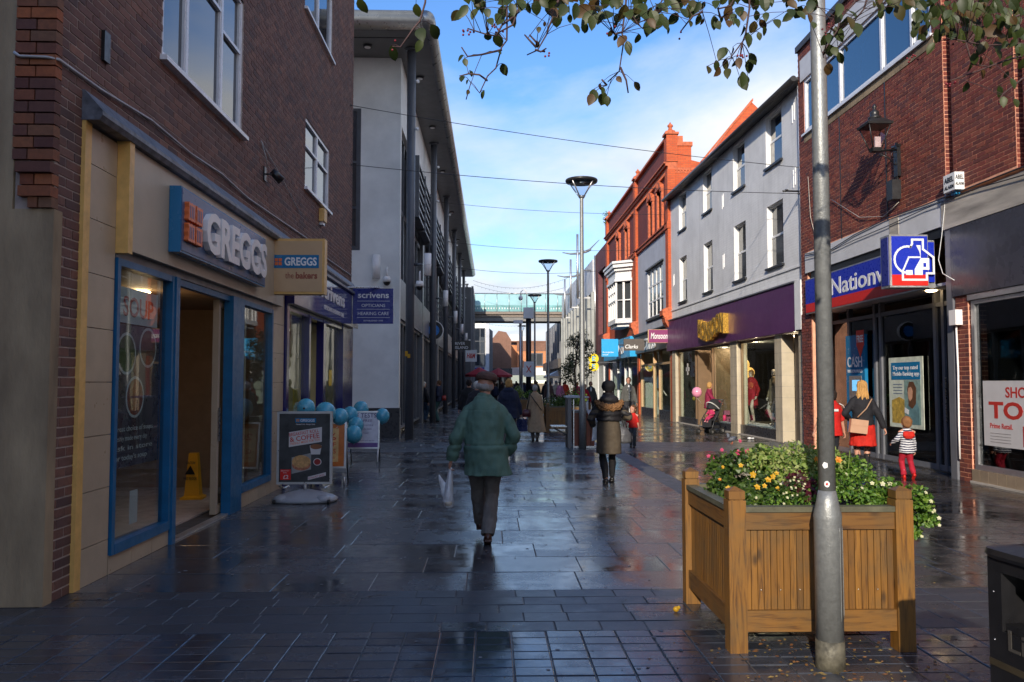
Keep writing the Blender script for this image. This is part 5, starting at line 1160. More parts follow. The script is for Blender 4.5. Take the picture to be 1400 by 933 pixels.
mb = MB(); text(mb, 'Boots', F('S', (-2.2, 97.79, 2.7)), .45, .02, .02, width=1.3, shear=.3); mb.build('lettering', m_white, FB); MB().box(-3.2, -.5, 97.92, 97.95, .2, 2.4).build('shop_glass', m_glassd, FB); MB().box(-.5, -.1, 97.6, 98, 0, 9.25).build('pilaster', m_lrender, FB)
FB2 = thing('slate_grey_building', 'dark slate grey side block beyond the glass fronted building', 'building', (.5, 105, 0))
MB().box(-1, .35, 104, 110, 0, 8.2).add([(-1, 104, 8.2), (.35, 104, 8.2), (.35, 110, 8.2), (-1, 110, 8.2), (-1, 104, 9.3), (-1, 110, 9.3)], [(0, 1, 4), (3, 5, 2), (1, 2, 5, 4), (0, 4, 5, 3), (0, 3, 2, 1)]).build('wall', mat('slate_clad', (.17, .18, .20), .6), FB2)
FB3 = thing('far_brown_brick_building', 'brown brick gabled block at the left end of the street', 'building', (2, 116, 0))
MB().box(.2, 3.0, 115, 124, 0, 7.7).build('wall', m_brick_fb, FB3); mb = MB(); mb.prism([(.2, 7.7), (3.0, 7.7), (2.3, 8.8), (1.2, 9.0)], 8, Matrix(((1, 0, 0, 0), (0, 0, -1, 123.5), (0, 1, 0, 0), (0, 0, 0, 1)))); mb.build('gable', m_brick_fb, FB3)
MB().box(.3, 3.1, 113.6, 115, 2.7, 3.6).build('canopy', m_plinth, FB3); MB().box(.4, 3.0, 114.9, 114.95, .1, 2.6).build('shop_glass', m_glassd, FB3)
FB4 = thing('far_orange_brick_building', 'wide orange brick building with flat white canopy closing the street', 'building', (6, 127, 0))
MB().box(3.0, 4.2, 127, 132, 0, 7.6).box(4.2, 13.5, 126, 132, 0, 7.9).build('wall', m_brick_f, FB4); MB().box(2.9, 13.6, 125.9, 132.1, 7.9, 8.1).box(4.2, 13.5, 125.97, 126, 6.5, 7.9).build('parapet', m_brick_fb, FB4)
for a, b in ((6.1, 8.2), (11.2, 12.4)): f = MB().box(a, b, 125.9, 126, 4.2, 6.2).build('window', m_anth, FB4); MB().box(a+.15, (a+b)/2-.08, 125.86, 125.9, 4.35, 6.05).box((a+b)/2+.08, b-.15, 125.86, 125.9, 4.35, 6.05).build('pane', m_paneg, f)
MB().box(2.6, 13.4, 123.6, 126, 2.75, 3.9).build('canopy', m_render, FB4); MB().box(3, 13, 125.6, 125.7, 1.5, 2.75).build('shop_glass', emat('far_shop_glow', (.9, .95, .8), .35), FB4); MB().box(3, 13, 125.7, 125.8, 0, 1.5).build('shop_base', m_darkw, FB4)
FB5 = thing('round_gable_building', 'brick building with a rounded gable right of the far orange block', 'building', (13, 117, 0))
mb = MB(); mb.prism([(9.6, 0), (12.5, 0), (12.5, 10.6), (11.4, 10.6), (10.6, 10.2), (10.1, 9.3), (9.7, 8.0)], 5, Matrix(((1, 0, 0, 0), (0, 0, -1, 121), (0, 1, 0, 0), (0, 0, 0, 1)))); mb.build('wall', m_brick_f, FB5)
FB6 = thing('dark_clad_building', 'dark clad shop row on the right beyond the glass bridge', 'building', (8, 98, 0)); MB().box(7.7, 14, 87, 112, 0, 8.6).build('wall', m_anth, FB6)
for k in range(8): MB().box(7.55, 7.7, 88+k*3, 88.4+k*3, 0, 8.3).build('fin', m_anthl, FB6)
MB().box(7.3, 7.7, 87, 112, 3.2, 4.2).build('fascia', m_taupe, FB6)
hl = MB(); hl.box(2.9, 5.6, 128, 140, 8.2, 8.9).box(3.2, 4.6, 130, 134, 8.9, 9.3); tag(hl.build('roof_plant_room', m_alu), 'pale roof machinery above the far brown brick block', 'roof plant')
# parasols
def parasol(x, y, r, m, lab):
    t = thing('parasol', lab, 'parasol', (x, y, 0)); c = MB(); n = 8; top = (x, y, 2.95)
    rim = [(x+r*cos(2*pi*k/n), y+r*sin(2*pi*k/n), 2.3) for k in range(n)]; rim2 = [(p[0], p[1], 2.1) for p in rim]
    c.add([top]+rim+rim2, [(0, 1+k, 1+(k+1) % n) for k in range(n)]+[(1+k, 1+n+k, 1+n+(k+1) % n, 1+(k+1) % n) for k in range(n)], False); c.build('canopy', m, t); MB().tube([(x, y, 0), (x, y, 2.95)], .03, 8).build('pole', m_alu, t)
m_redc = mat('canvas_red', (.32, .015, .03), .7)
parasol(-.9, 70, 1.25, m_redc, 'red parasol left of the flat capped man'); parasol(.75, 74, 1.3, m_redc, 'red parasol just right of the flat capped man'); parasol(7.4, 88, 1.6, m_plinth, 'dark parasol by the far shops on the right')
# ================================================================ street lamps
def street_lamp(lab, x, y, H=6.6, r=.06, coll=True):
    t = thing('street_lamp', lab, 'street lamp', (x, y, 0), 0, 'uplighter street lamps down the middle of the street')
    p = MB(); p.tube([(x, y, 0), (x, y, 1.05), (x, y, 1.2), (x, y, H-.5), (x, y, H-.42)], [r*1.45, r*1.45, r, r*.72, r*.9], 14); p.build('pole', m_galv, t)
    h = MB(); h.loft([((x, y, H-.07), .385, .385), ((x, y, H-.03), .40, .40), ((x, y, H), .39, .39), ((x, y, H+.015), .30, .30)], 24); h.build('lamp_hood', m_gutter, t)
    a = MB()
    for k in range(4): q = pi/4+k*pi/2; a.tube([(x+.05*cos(q), y+.05*sin(q), H-.45), (x+.36*cos(q), y+.36*sin(q), H-.06)], .016, 6)
    a.loft([((x, y, H-.46), .06, .06), ((x, y, H-.40), .10, .10)], 12); a.build('lamp_arms', m_alu, t)
    MB().loft([((x, y, H-.40), .09, .09), ((x, y, H-.22), .20, .20), ((x, y, H-.075), .33, .33)], 20).build('lamp_glass', glassmat('lamp_glass', (.8, .85, .9), .7) if 'lamp_glass' not in bpy.data.materials else bpy.data.materials['lamp_glass'], t)
    return t
street_lamp('tall uplighter street lamp beside the wood sided bin', 2.25, 19.75)
street_lamp('uplighter street lamp standing second along, past the bin', 2.37, 33.0)
street_lamp('uplighter street lamp right of the dark camera mast', 2.54, 46)
street_lamp('smallest uplighter street lamp, left of the dark camera mast', 2.82, 71)
# the big foreground post
fp = thing('lamp_post', 'thick galvanised lamp post standing in front of the flower planter', 'lamp post', (1.92, 4.58, 0))
x, y = 1.915, 4.60
p = MB(); p.tube([(x, y, .16), (x, y, .83), (x, y, .845), (x, y, .93), (x, y, .99)], [.0755, .0755, .078, .060, .048], 28); p.build('base_tube', m_galv, fp)
MB().tube([(x, y, .985), (x, y, 3.2), (x, y, 6.2)], [.047, .044, .039], 24).build('pole', m_galv, fp)
MB().tube([(x, y, -.02), (x, y, .16)], [.082, .078], 28).build('root_sleeve', m_galvd, fp)
dr_ = MB(); dr_.tube([(x+.0735, y-.014, .27), (x+.0765, y-.013, .30), (x+.0765, y-.013, .76), (x+.0735, y-.014, .79)], .0035, 6); dr_.tube([(x+.040, y-.0640, .27), (x+.041, y-.0655, .30), (x+.041, y-.0655, .76), (x+.040, y-.0640, .79)], .0022, 6) 
dr_.build('access_door', m_galv, fp)
MB().tube([(x, y, 6.2), (x, y, 6.24)], .05, 20).loft([((x, y, 6.55), .385, .385), ((x, y, 6.62), .40, .40)], 24).build('lamp_hood', m_gutter, fp)
q_ = MB()
for k in range(4): q = pi/4+k*pi/2; q_.tube([(x+.04*cos(q), y+.04*sin(q), 6.2), (x+.36*cos(q), y+.36*sin(q), 6.56)], .016, 6)
q_.build('lamp_arms', m_alu, fp)
for (z, ax_, c, lab) in ((1.135, -.012, m_white, 'torn white sticker, upper of two on the lamp post'), (1.03, -.004, m_white, 'small round sticker with red spot, lower on the lamp post')):
    s = MB(); n = 10; vs = []
    for j in (0, 1):
        for k in range(n):
            a = 2*pi*k/n; rr = (.015+.002*sin(a*5+z*9)); u = (ax_+rr*cos(a)*1.0)/.0475; u += -.30; vs.append((x+(.0478+j*.0006)*sin(u), y-(.0478+j*.0006)*cos(u), z+rr*1.2*sin(a)))
    s.add(vs, [tuple(range(n))[::-1], tuple(range(n, 2*n))]+[(k, (k+1) % n, n+(k+1) % n, n+k) for k in range(n)]); o = s.build('sticker', c); tag(o, lab, 'sticker')
    if z < 1.1: u = -.38; MB().ball((x+.0482*sin(u), y-.0482*cos(u), z), .007, .002, .008, 8, 6).build('red_spot', m_nwred, o)
# dark camera mast in the distance
t = thing('camera_mast', 'black camera mast with white equipment box at its top', 'mast', (2.25, 46, 0)); X_, Y_ = 2.28, 48.
MB().tube([(X_, Y_, 0), (X_, Y_, 5.4)], .16, 14).build('mast', m_black, t); MB().box(X_-.3, X_+.3, Y_-.2, Y_+.2, 5.4, 6.05).build('equipment_box', m_white, t)
mb = MB(); mb.tube([(X_-.1, Y_, 6.05), (X_-.1, Y_, 6.9), (X_-.25, Y_, 7.15), (X_-.45, Y_, 7.0), (X_-.47, Y_, 6.75)], .03, 6); mb.build('arm', m_letter, t); MB().ball((X_-.47, Y_, 6.62), .13, .13, .15).build('camera', m_letter, t)
t = thing('notice_board', 'white square notice with a red cross on the camera mast', 'sign', (X_, Y_-.2, 2.0)); MB().box(X_-.3, X_+.3, Y_-.22, Y_-.18, 1.95, 2.85).build('board', m_white, t)
m_ = MB(); m_.prism([(-.16, -.2), (-.1, -.2), (.16, .2), (.1, .2)], .01, F('S', (X_, Y_-.225, 2.4))); m_.prism([(-.16, .2), (-.1, .2), (.16, -.2), (.1, -.2)], .014, F('S', (X_, Y_-.225, 2.4))); m_.build('cross', m_nwred, t)
MB().tube([(X_-.75, Y_+2, 0), (X_-.75, Y_+2, 5.2)], .08, 10) if False else None
t = thing('camera_pole', 'slim grey pole with small camera left of the black mast', 'pole', (2.0, 52, 0)); MB().tube([(1.95, 52, 0), (1.95, 52, 5.4)], .09, 10).build('pole', m_alu, t); MB().box(1.5, 2.1, 51.8, 52.1, 5.4, 5.6).build('camera', m_letter, t)
# festoon masts on the right-hand roof
for (y, x, z0, z1, lab) in ((58.5, 6.35, 8.2, 12.4, 'nearest curved arm light mast above the pale modern building'), (66, 6.6, 8.2, 11.7, 'middle curved arm light mast above the pale modern building'), (74, 6.85, 8, 11.1, 'farthest curved arm light mast above the pale modern building')):
    t = thing('light_mast', lab, 'light mast', (x, y, z0)); m_ = MB(); m_.tube([(x, y, z0-.5), (x, y, z1)], .09, 8); m_.box(x, 7.4, y-.04, y+.04, z0-.5, z0-.4); m_.build('mast', m_alu, t)
    m_ = MB(); m_.tube([(x-1.1, y, z1-1.35), (x-.5, y, z1-1.45), (x+.3, y, z1-1.4), (x+.9, y, z1-1.1), (x+1.6, y, z1-.4)], [.03, .06, .09, .06, .02], 8); m_.ball((x+.7, y, z1-1.25), .35, .1, .09, 12, 6, Matrix.Rotation(-.4, 3, 'Y')); m_.build('arm', m_anthl, t)
    m_ = MB(); m_.ball((x+.9, y+.3, z1-2.6), .45, .1, .06, 12, 6); m_.box(x+.9, 7.4, y+.26, y+.34, z1-2.62, z1-2.58); m_.build('lower_arm', m_anthl, t)
# ================================================================ wires over the street
def wire(p0, p1, sag, lab, r=.008):
    w = MB(); n = 18; w.tube([(p0[0]+(p1[0]-p0[0])*k/n, p0[1]+(p1[1]-p0[1])*k/n, p0[2]+(p1[2]-p0[2])*k/n-sag*4*(k/n)*(1-k/n)) for k in range(n+1)], r, 5)
    w.ball(p0, .03, n=8, m=6); w.ball(p1, .03, n=8, m=6)
    tag(w.build('overhead_wire', m_gutter), lab, 'wire')
wire((LX, 18.4, 7.95), (7.9, 20.3, 7.1), .12, 'highest overhead wire from the brown brick to the grey building')
wire((LX, 18.5, 6.6), (7.75, 20.0, 6.35), .12, 'overhead wire crossing below the highest one to the bank building')
wire((-2.3, 32.7, 8.95), (7.55, 34.0, 8.75), .15, 'overhead wire from the second column to the orange brick building')
wire((-2.3, 42.1, 8.95), (7.6, 43.0, 8.7), .2, 'thin overhead wire from the third column across the street', .01)
wire((-2.3, 51.5, 8.95), (7.6, 53.0, 9.0), .3, 'distant overhead wire from the fourth column across the street', .012)
o = MB().tube([(7.8, 20.05, 6.42), (7.3, 19.85, 6.38)], .022, 8).ball((7.4, 19.9, 6.40), .05, .09, .03); tag(o.build('wire_bracket', m_gutter), 'dark bracket on the grey building corner holding a wire', 'bracket')
# ================================================================ planters
def leafcloud(mb, cs, n, size, rnd, up=.35, squash=.55):
    for i in range(n):
        c, r = cs[rnd.randrange(len(cs))]
        d = Vector((rnd.gauss(0, 1), rnd.gauss(0, 1), rnd.gauss(0, 1))).normalized(); q = rnd.random()**.4
        p = Vector(c)+Vector((d.x*r[0], d.y*r[1], abs(d.z)*r[2] if up > .3 else d.z*r[2]))*q
        nrm = (d*.6+Vector((rnd.gauss(0, .5), rnd.gauss(0, .5), up+rnd.gauss(0, .4)))).normalized()
        u = nrm.orthogonal().normalized(); u = Quaternion(nrm, rnd.uniform(0, 6.28)) @ u; v = nrm.cross(u); s = size*rnd.uniform(.6, 1.35)
        w = s*squash
        mb.add([p-u*s*.5, p-u*s*.15+v*w*.42+nrm*s*.06, p+u*s*.25+v*w*.38+nrm*s*.05, p+u*s*.5-nrm*s*.05, p+u*s*.25-v*w*.38+nrm*s*.05, p-u*s*.15-v*w*.42+nrm*s*.06], [(0, 5, 4, 3, 2, 1)], False)
def flower(parent, c, r, m, nm='flower', rnd=random, k=5, face=None):
    mb = MB(); n = Vector(face or (rnd.uniform(-.5, .5), -1, rnd.uniform(.1, .9))).normalized(); u = n.orthogonal().normalized(); v = n.cross(u); c = Vector(c)
    for ring, (rr, h) in enumerate(((1, 0), (.62, .22))):
        for i in range(k):
            a = 2*pi*(i+.5*ring)/k; d = u*cos(a)+v*sin(a); e = u*cos(a+1.57)+v*sin(a+1.57)
            mb.add([c+n*h*r, c+d*r*rr*.55-e*r*.38*rr+n*(h+.15)*r, c+d*r*rr+n*(h+.05)*r, c+d*r*rr*.55+e*r*.38*rr+n*(h+.15)*r], [(0, 1, 2, 3)], False)
    return mb.build(nm, m, parent)
def planter(lab, x0, x1, y0, y1, H, top, nb=23, w=.105, small=False):
    t = thing('planter', lab, 'planter', ((x0+x1)/2, (y0+y1)/2, 0)); z0, z1 = .12, H*.86
    for px, py in ((x0, y0), (x1, y0), (x0, y1), (x1, y1)):
        pm = MB(); pm.box(px-w/2, px+w/2, py-w/2, py+w/2, 0, H-.075); o = pm.build('corner_post', m_wood, t)
        c = MB(); c.box(px-w/2+.004, px+w/2-.004, py-w/2+.004, py+w/2-.004, H-.068, H-.02); 
        a = w/2-.002; c.add([(px-a, py-a, H-.02), (px+a, py-a, H-.02), (px+a, py+a, H-.02), (px-a, py+a, H-.02), (px, py, H+.006)], [(0, 1, 4), (1, 2, 4), (2, 3, 4), (3, 0, 4)]); c.box(px-w/2+.012, px+w/2-.012, py-w/2+.012, py+w/2-.012, H-.076, H-.067); c.build('post_cap', m_wood, o)
    f = .018
    for (a, b, fx) in ((x0+w/2, x1-w/2, y0), (x0+w/2, x1-w/2, y1)):
        s = -1 if fx == y0 else 1
        MB().box(a, b, fx+s*.02-.012, fx+s*.02+.012, z1-.115, z1-.012).build('rail', m_woodx, t); MB().box(a, b, fx+s*.02-.014, fx+s*.02+.014, z0, z0+.125).build('rail', m_woodx, t)
        L = (b-a)/nb
        if s < 0 or small:
            for k in range(nb): MB().box(a+k*L+.002, a+(k+1)*L-.002, fx-.008+random.uniform(-.001, .001), fx+.010, z0+.125, z1-.115).build('board', m_wood, t)
            if not small:
                for k in range(2, nb, 3): MB().ball((a+(k+.5)*L, fx-.009, z0+.125+.115), .0045, .002, .0045, 8, 5).build('bolt', m_steel, t)
        else: MB().box(a, b, fx-.01, fx+.01, z0+.125, z1-.115).build('back_panel', m_wood, t)
    for (a, b, fx) in ((y0+w/2, y1-w/2, x0), (y0+w/2, y1-w/2, x1)):
        s = -1 if fx == x0 else 1
        MB().box(fx+s*.02-.012, fx+s*.02+.012, a, b, z1-.115, z1-.012).build('rail', m_woody, t); MB().box(fx+s*.02-.014, fx+s*.02+.014, a, b, z0, z0+.125).build('rail', m_woody, t)
        L = (b-a)/nb
        for k in range(nb): MB().box(fx-.010, fx+.010, a+k*L+.002, a+(k+1)*L-.002, z0+.125, z1-.115).build('board', m_wood, t)
    cp = MB(); o_ = .05
    cp.box(x0-o_+.0, x1+o_, y0-.045, y0+.03, z1-.010, z1+.022); cp.box(x0-o_, x1+o_, y1-.03, y1+.045, z1-.010, z1+.022); cp.box(x0-.045, x0+.03, y0+.03, y1-.03, z1-.010, z1+.022); cp.box(x1-.03, x1+.045, y0+.03, y1-.03, z1-.010, z1+.022)
    cp.build('coping', m_woodtop, t); MB().box(x0+.03, x1-.03, y0+.03, y1-.03, z0, z1-.04).build('soil', m_soil, t)
    return t
PX0, PX1, PY0, PY1 = 1.475, 2.485, 4.90, 5.98
planter('large square pine planter full of flowers behind the thick lamp post', PX0, PX1, PY0, PY1, .972, 0)
r2 = random.Random(11)
def plant(name, lab, loc, m, clouds, n, size, flowers=(), squash=.6, fn='foliage', k=5):
    t = thing(name, lab, 'plant', loc, 0, 'plants in the big planter'); mb = MB(); leafcloud(mb, clouds, n, size, r2, squash=squash); mb.build(fn, m, t, kind='stuff')
    for (c, r, fm) in flowers: flower(t, c, r, fm, rnd=r2, k=k)
    return t
def rf_(cx, cy, cz, sx, sy, sz): return (cx+r2.uniform(-sx, sx), cy+r2.uniform(-sy, sy), cz+r2.uniform(-sz, sz))
plant('flowering_plant', 'yellow flowered dark leaved begonia at the left of the planter', (1.66, 5.3, .8), m_leafd, [((1.66, 5.25, .82), (.17, .2, .15)), ((1.60, 5.55, .82), (.13, .22, .15)), ((1.70, 5.75, .85), (.16, .18, .12)), ((1.80, 5.35, .86), (.14, .2, .15)), ((1.62, 5.1, .84), (.1, .1, .1))], 2000, .036,
      [((1.515, 5.16, .93), .022, m_fy), ((1.57, 5.10, .915), .022, m_fy), ((1.66, 5.12, 1.02), .026, m_fy), ((1.68, 5.10, .945), .024, m_fy), ((1.75, 5.1, .99), .024, m_fy), ((1.78, 5.10, 1.01), .022, m_fy), ((1.72, 5.08, .955), .018, m_fy), ((1.80, 5.07, .94), .017, m_fy), ((1.64, 5.3, 1.06), .018, m_fy), ((1.55, 5.4, 1.04), .014, m_fy), ((1.84, 5.2, 1.02), .018, m_fy), ((1.50, 5.3, .97), .013, m_fo)])
plant('flowering_plant', 'pink flowered plant at the back left of the planter', (1.75, 5.7, .85), m_leafd, [((1.78, 5.65, .98), (.17, .15, .17)), ((1.66, 5.8, .95), (.14, .1, .15)), ((1.9, 5.7, 1.0), (.12, .1, .18))], 800, .04,
      [((1.72, 5.62, 1.115), .026, m_fp), ((1.80, 5.66, 1.12), .022, m_fp), ((1.865, 5.68, 1.09), .024, m_fp), ((1.76, 5.7, 1.19), .016, m_fp), ((1.66, 5.8, 1.12), .016, m_fp), ((1.58, 5.86, 1.07), .018, m_fp), ((1.62, 5.86, 1.06), .014, m_fp)])
t = plant('trailing_plant', 'pale variegated leafy plant in the middle back of the planter', (2.0, 5.5, .85), m_leafy, [((1.98, 5.45, .95), (.20, .22, .20)), ((2.1, 5.6, 1.02), (.2, .2, .18)), ((1.88, 5.55, 1.02), (.15, .16, .16)), ((2.26, 5.5, 1.0), (.18, .2, .20)), ((2.08, 5.3, .98), (.14, .12, .16))], 2300, .034)
sprig = MB(); 
for (bx_, by_, h_, lean) in ((2.16, 5.35, .42, .02), (2.02, 5.3, .27, -.03), (2.28, 5.4, .25, .04), (2.36, 5.35, .20, .05), (1.90, 5.4, .20, -.03), (2.09, 5.5, .22, 0), (2.20, 5.3, .2, .03)):
    for k in range(int(h_/.022)):
        z = .95+k*.022; a = k*2.4; c = Vector((bx_+lean*k*.05, by_, z)); d = Vector((cos(a), sin(a), .25)); e = Vector((-sin(a), cos(a), 0)); s = .026*(1.1-k*.022/h_*.4)
        sprig.add([c, c+d*s*.5+e*s*.4, c+d*s, c+d*s*.5-e*s*.4], [(0, 1, 2, 3)])
    sprig.tube([(bx_, by_, .9), (bx_+lean*.5, by_, .95+h_)], .003, 4)
sprig.build('upright_sprigs', m_leafy, t, kind='stuff')
for c in ((2.12, 5.25, 1.10), (2.20, 5.2, 1.08), (2.26, 5.24, 1.10), (2.15, 5.2, 1.06)): flower(t, c, .026, m_fo, rnd=r2, k=6)
plant('ivy_plant', 'bright green small leaved plant at the right of the planter', (2.25, 5.2, .8), m_leafp, [((2.15, 5.15, .86), (.22, .22, .18)), ((2.32, 5.2, .88), (.18, .22, .18)), ((2.32, 5.6, .98), (.20, .25, .18)), ((2.38, 5.05, .82), (.12, .14, .12)), ((2.48, 5.5, .95), (.12, .2, .16))], 3000, .027)
plant('low_plant', 'green creeping plant along the front left of the planter', (1.8, 5.0, .8), m_leafp, [((1.75, 5.02, .80), (.2, .09, .09)), ((1.95, 5.02, .80), (.16, .09, .10)), ((1.86, 5.1, .86), (.12, .1, .08))], 850, .024, [(rf_(1.74, 4.98, .87, .14, .03, .05), .011, m_fw) for _ in range(7)])
plant('flowering_plant', 'white and cream flowered plant left of the lamp post', (1.9, 5.05, .85), m_leafd, [((1.88, 5.06, .88), (.11, .09, .12))], 220, .026, [(rf_(1.87, 4.98, .96, .1, .03, .07), .009, m_fw) for _ in range(15)], k=4)
plant('coleus_plant', 'plum red leaved plant just left of the lamp post', (1.95, 5.1, .85), m_leafpl, [((1.96, 5.12, .92), (.11, .10, .13)), ((2.0, 5.06, .86), (.05, .05, .1))], 380, .032)
plant('petunia_plant', 'cream petunia spilling over the right side of the planter', (2.5, 5.2, .8), m_leafp, [((2.50, 5.10, .88), (.12, .16, .13)), ((2.70, 5.12, .82), (.10, .14, .14)), ((2.76, 5.15, .70), (.08, .12, .14)), ((2.70, 5.2, .62), (.06, .09, .10))], 1900, .030,
      [((2.36, 4.99, .98), .015, m_fw), ((2.43, 5.0, .975), .018, m_fw), ((2.50, 5.05, .97), .017, m_fw), ((2.52, 5.02, .92), .015, m_fw), ((2.70, 5.0, .92), .014, m_fw), ((2.72, 4.98, .87), .015, m_fw), ((2.75, 5.0, .81), .015, m_fw), ((2.79, 5.02, .76), .015, m_fw), ((2.78, 5.0, .72), .012, m_fw), ((2.70, 5.06, .64), .012, m_fw), ((2.74, 5.0, .80), .009, m_fw), ((2.30, 5.0, .95), .012, m_fw), ((2.27, 5.15, 1.02), .011, m_fw), ((2.33, 5.2, 1.02), .011, m_fw)])
# planters further up the street
def bushes(lab, cx, cy, z, sx, sy, sz, n, m, size, grp='plants in the far planters'):
    t = thing('shrub', lab, 'plant', (cx, cy, z), 0, grp); mb = MB(); leafcloud(mb, [((cx+r2.uniform(-.5, .5)*sx, cy+r2.uniform(-.5, .5)*sy, z), (sx*.6, sy*.6, sz*r2.uniform(.7, 1.1))) for _ in range(6)], n, size, r2); mb.build('foliage', m, t, kind='stuff'); return t
planter('pine planter behind the wood sided bin', 1.85, 3.0, 26.1, 27.3, .95, 0, nb=14, small=True); bushes('dark green shrub in the planter behind the bin', 2.35, 26.6, .85, .7, .5, .45, 900, m_leafd, .07); bushes('lighter fern like shrub at the right of that planter', 2.9, 26.9, .9, .45, .4, .6, 500, m_leafp, .07)
planter('pine planter beyond the woman in the beige coat', .95, 2.0, 35.2, 36.2, 1.0, 0, nb=12, small=True); bushes('yellow green shrub left in the planter beyond the beige coat', 1.1, 35.5, .95, .4, .35, .5, 500, m_leafy, .08); bushes('orange tinged shrub right in the planter beyond the beige coat', 1.9, 35.6, .95, .4, .35, .4, 400, m_leafp, .08)
# street tree in the middle distance
tr = thing('street_tree', 'slim loose crowned small tree in front of the pale modern building', 'tree', (4.0, 38, 0))
mb = MB(); mb.tube([(4.05, 38, 0), (4.0, 38, 1.2), (3.98, 38, 2.2), (4.1, 38, 3.2), (4.15, 38, 3.9)], [.07, .055, .045, .03, .01], 8)
rt = random.Random(5); tips = []
for k in range(16):
    z = 1.5+k*.14; a = rt.uniform(0, 6.28); L = rt.uniform(.5, .95)*(1-abs(z-2.3)/3); e = (4.02+L*cos(a), 38+L*sin(a), z+rt.uniform(-.1, .5)); mb.tube([(4.0, 38, z-.1), ((4.0+e[0])/2, (38+e[1])/2, z+.15), e], [.02, .013, .005], 5); tips.append((e, (.30, .30, .28))); tips.append((((4.0+e[0])/2, (38+e[1])/2, z+.2), (.22, .22, .22)))
mb.build('trunk', m_twig, tr); mb = MB(); leafcloud(mb, tips, 3000, .10, rt, up=.1, squash=.45); mb.build('crown', leafmat('olive_leaf', [(.05, .07, .03), (.09, .11, .05), (.13, .15, .08)]), tr, kind='stuff')
planter('low pine planter round the slim street tree', 3.5, 4.6, 37.5, 38.6, .7, 0, nb=10, small=True)
# ================================================================ bins
t = thing('litter_bin', 'black litter bin with lettered side at the right edge', 'bin', (2.25, 3.35, 0))
bx0, bx1, by0, by1 = 1.93, 2.45, 2.62, 3.14
t.location = (1.93, 3.14, 0); BR = Matrix.Translation((1.93, 3.14, 0)) @ Matrix.Rotation(radians(7), 4, 'Z') @ Matrix.Translation((-1.93, -3.14, 0))
def bb_(name, m, q, par=None): q.v = [tuple(BR @ Vector(v)) for v in q.v]; return q.build(name, m, par or t)
mb = MB(); mb.box(bx0, bx1, by0, by0+.02, 0, .66); mb.box(bx0, bx1, by1-.02, by1, 0, .93); mb.box(bx0, bx0+.02, by0+.02, by1-.02, 0, .66); mb.box(bx1-.02, bx1, by0+.02, by1-.02, 0, .93)
mb.box(bx0, bx0+.06, by0, by0+.06, .66, .93); mb.box(bx1-.08, bx1-.02, by0, by0+.06, .66, .93); mb.box(bx0, bx0+.06, by1-.07, by1-.02, .66, .93); mb.box(bx0+.06, bx1-.08, by0, by0+.02, .88, .93); mb.box(bx0, bx0+.02, by0+.06, by1-.07, .88, .93)
mb.box(bx0+.015, bx0+.08, by0+.06, by1-.07, .66, .69); bb_('body', m_black, mb)
lid = MB(); cx_, cy_ = (bx0+bx1)/2, (by0+by1)/2; lid.loft([((cx_, cy_, .93), .275, .275), ((cx_, cy_, .945), .285, .285), ((cx_, cy_, .965), .28, .28), ((cx_, cy_, .985), .20, .20)], 28, False, power=10); bb_('lid', m_black, lid)
bb_('liner', m_soffit, MB().box(bx0+.16, bx1-.05, by0+.03, by1-.10, .1, .80))
mb = MB(); text(mb, 'Litter', F('W', (bx0-.0, by1-.10, .60)), .075, .003, .006, width=.30); bb_('lettering', mat('bin_gold', (.055, .05, .045), .5), mb); bb_('stripe', mat('bin_stripe', (.045, .035, .02), .5), MB().box(bx0-.003, bx0, by0, by1, .52, .545))
for z in (.80, .62, .42, .30, .18): bb_('rivet', m_steel, MB().ball((bx0-.001, by1-.03, z), .003, .004, .004, 8, 5))
t = thing('litter_bin', 'hardwood sided bin with steel top beside the tall street lamp', 'bin', (2.1, 20.1, 0)); c0, c1 = 1.98, 2.5
MB().box(1.90, 1.99, 19.85, 20.5, 0, 1.24).build('steel_post', m_soffit, t); MB().box(2.03, 2.05, 19.80, 19.83, 0, 1.2).build('steel_post', m_steel, t)
for k in range(5): MB().box(2.06+k*.10, 2.15+k*.10, 19.88, 19.91, .06, .86).build('slat', m_hard, t)
MB().box(2.06, 2.56, 19.92, 20.5, .06, .85).build('body', m_hard, t); MB().box(2.04, 2.58, 19.86, 20.52, .865, .92).build('rim', m_soffit, t)
mb = MB(); mb.prism([(1.86, 1.23), (2.42, 1.23), (2.42, 1.26), (2.1, 1.285), (1.86, 1.27)], .7, Matrix(((1, 0, 0, 0), (0, 0, 1, 19.8), (0, 1, 0, 0), (0, 0, 0, 1)))); mb.build('canopy', m_lrender, t)
MB().box(2.04, 2.6, 19.87, 20.5, .01, .055).build('base_plate', m_steel, t)
t = thing('perch_seat', 'small slatted steel perch seat fixed left of the wooden bin', 'seat', (1.7, 20.0, .45))
mb = MB()
for k in range(5): mb.box(1.5+.0*k, 1.88, 19.85+k*.11, 19.93+k*.11, .52-.0*k, .545)
mb.build('seat', m_steel, t); mb = MB(); mb.tube([(1.92, 20.1, .30), (1.55, 20.1, .50)], .02, 6); mb.tube([(1.92, 20.1, .0), (1.92, 20.1, .5)], .025, 6); mb.build('bracket', m_soffit, t)
t = thing('steel_guard', 'flat angled steel wing beside the lamp and dark coated woman', 'guard', (2.35, 19.6, 0)); mb = MB(); mb.prism([(2.32, .98), (2.62, .82), (2.62, .35), (2.5, .45)], .03, Matrix(((1, 0, 0, 0), (0, 0, 1, 19.55), (0, 1, 0, 0), (0, 0, 0, 1)))); mb.build('plate', m_lrender, t); MB().box(2.6, 2.63, 19.55, 19.58, 0, .82).build('leg', m_steel, t)
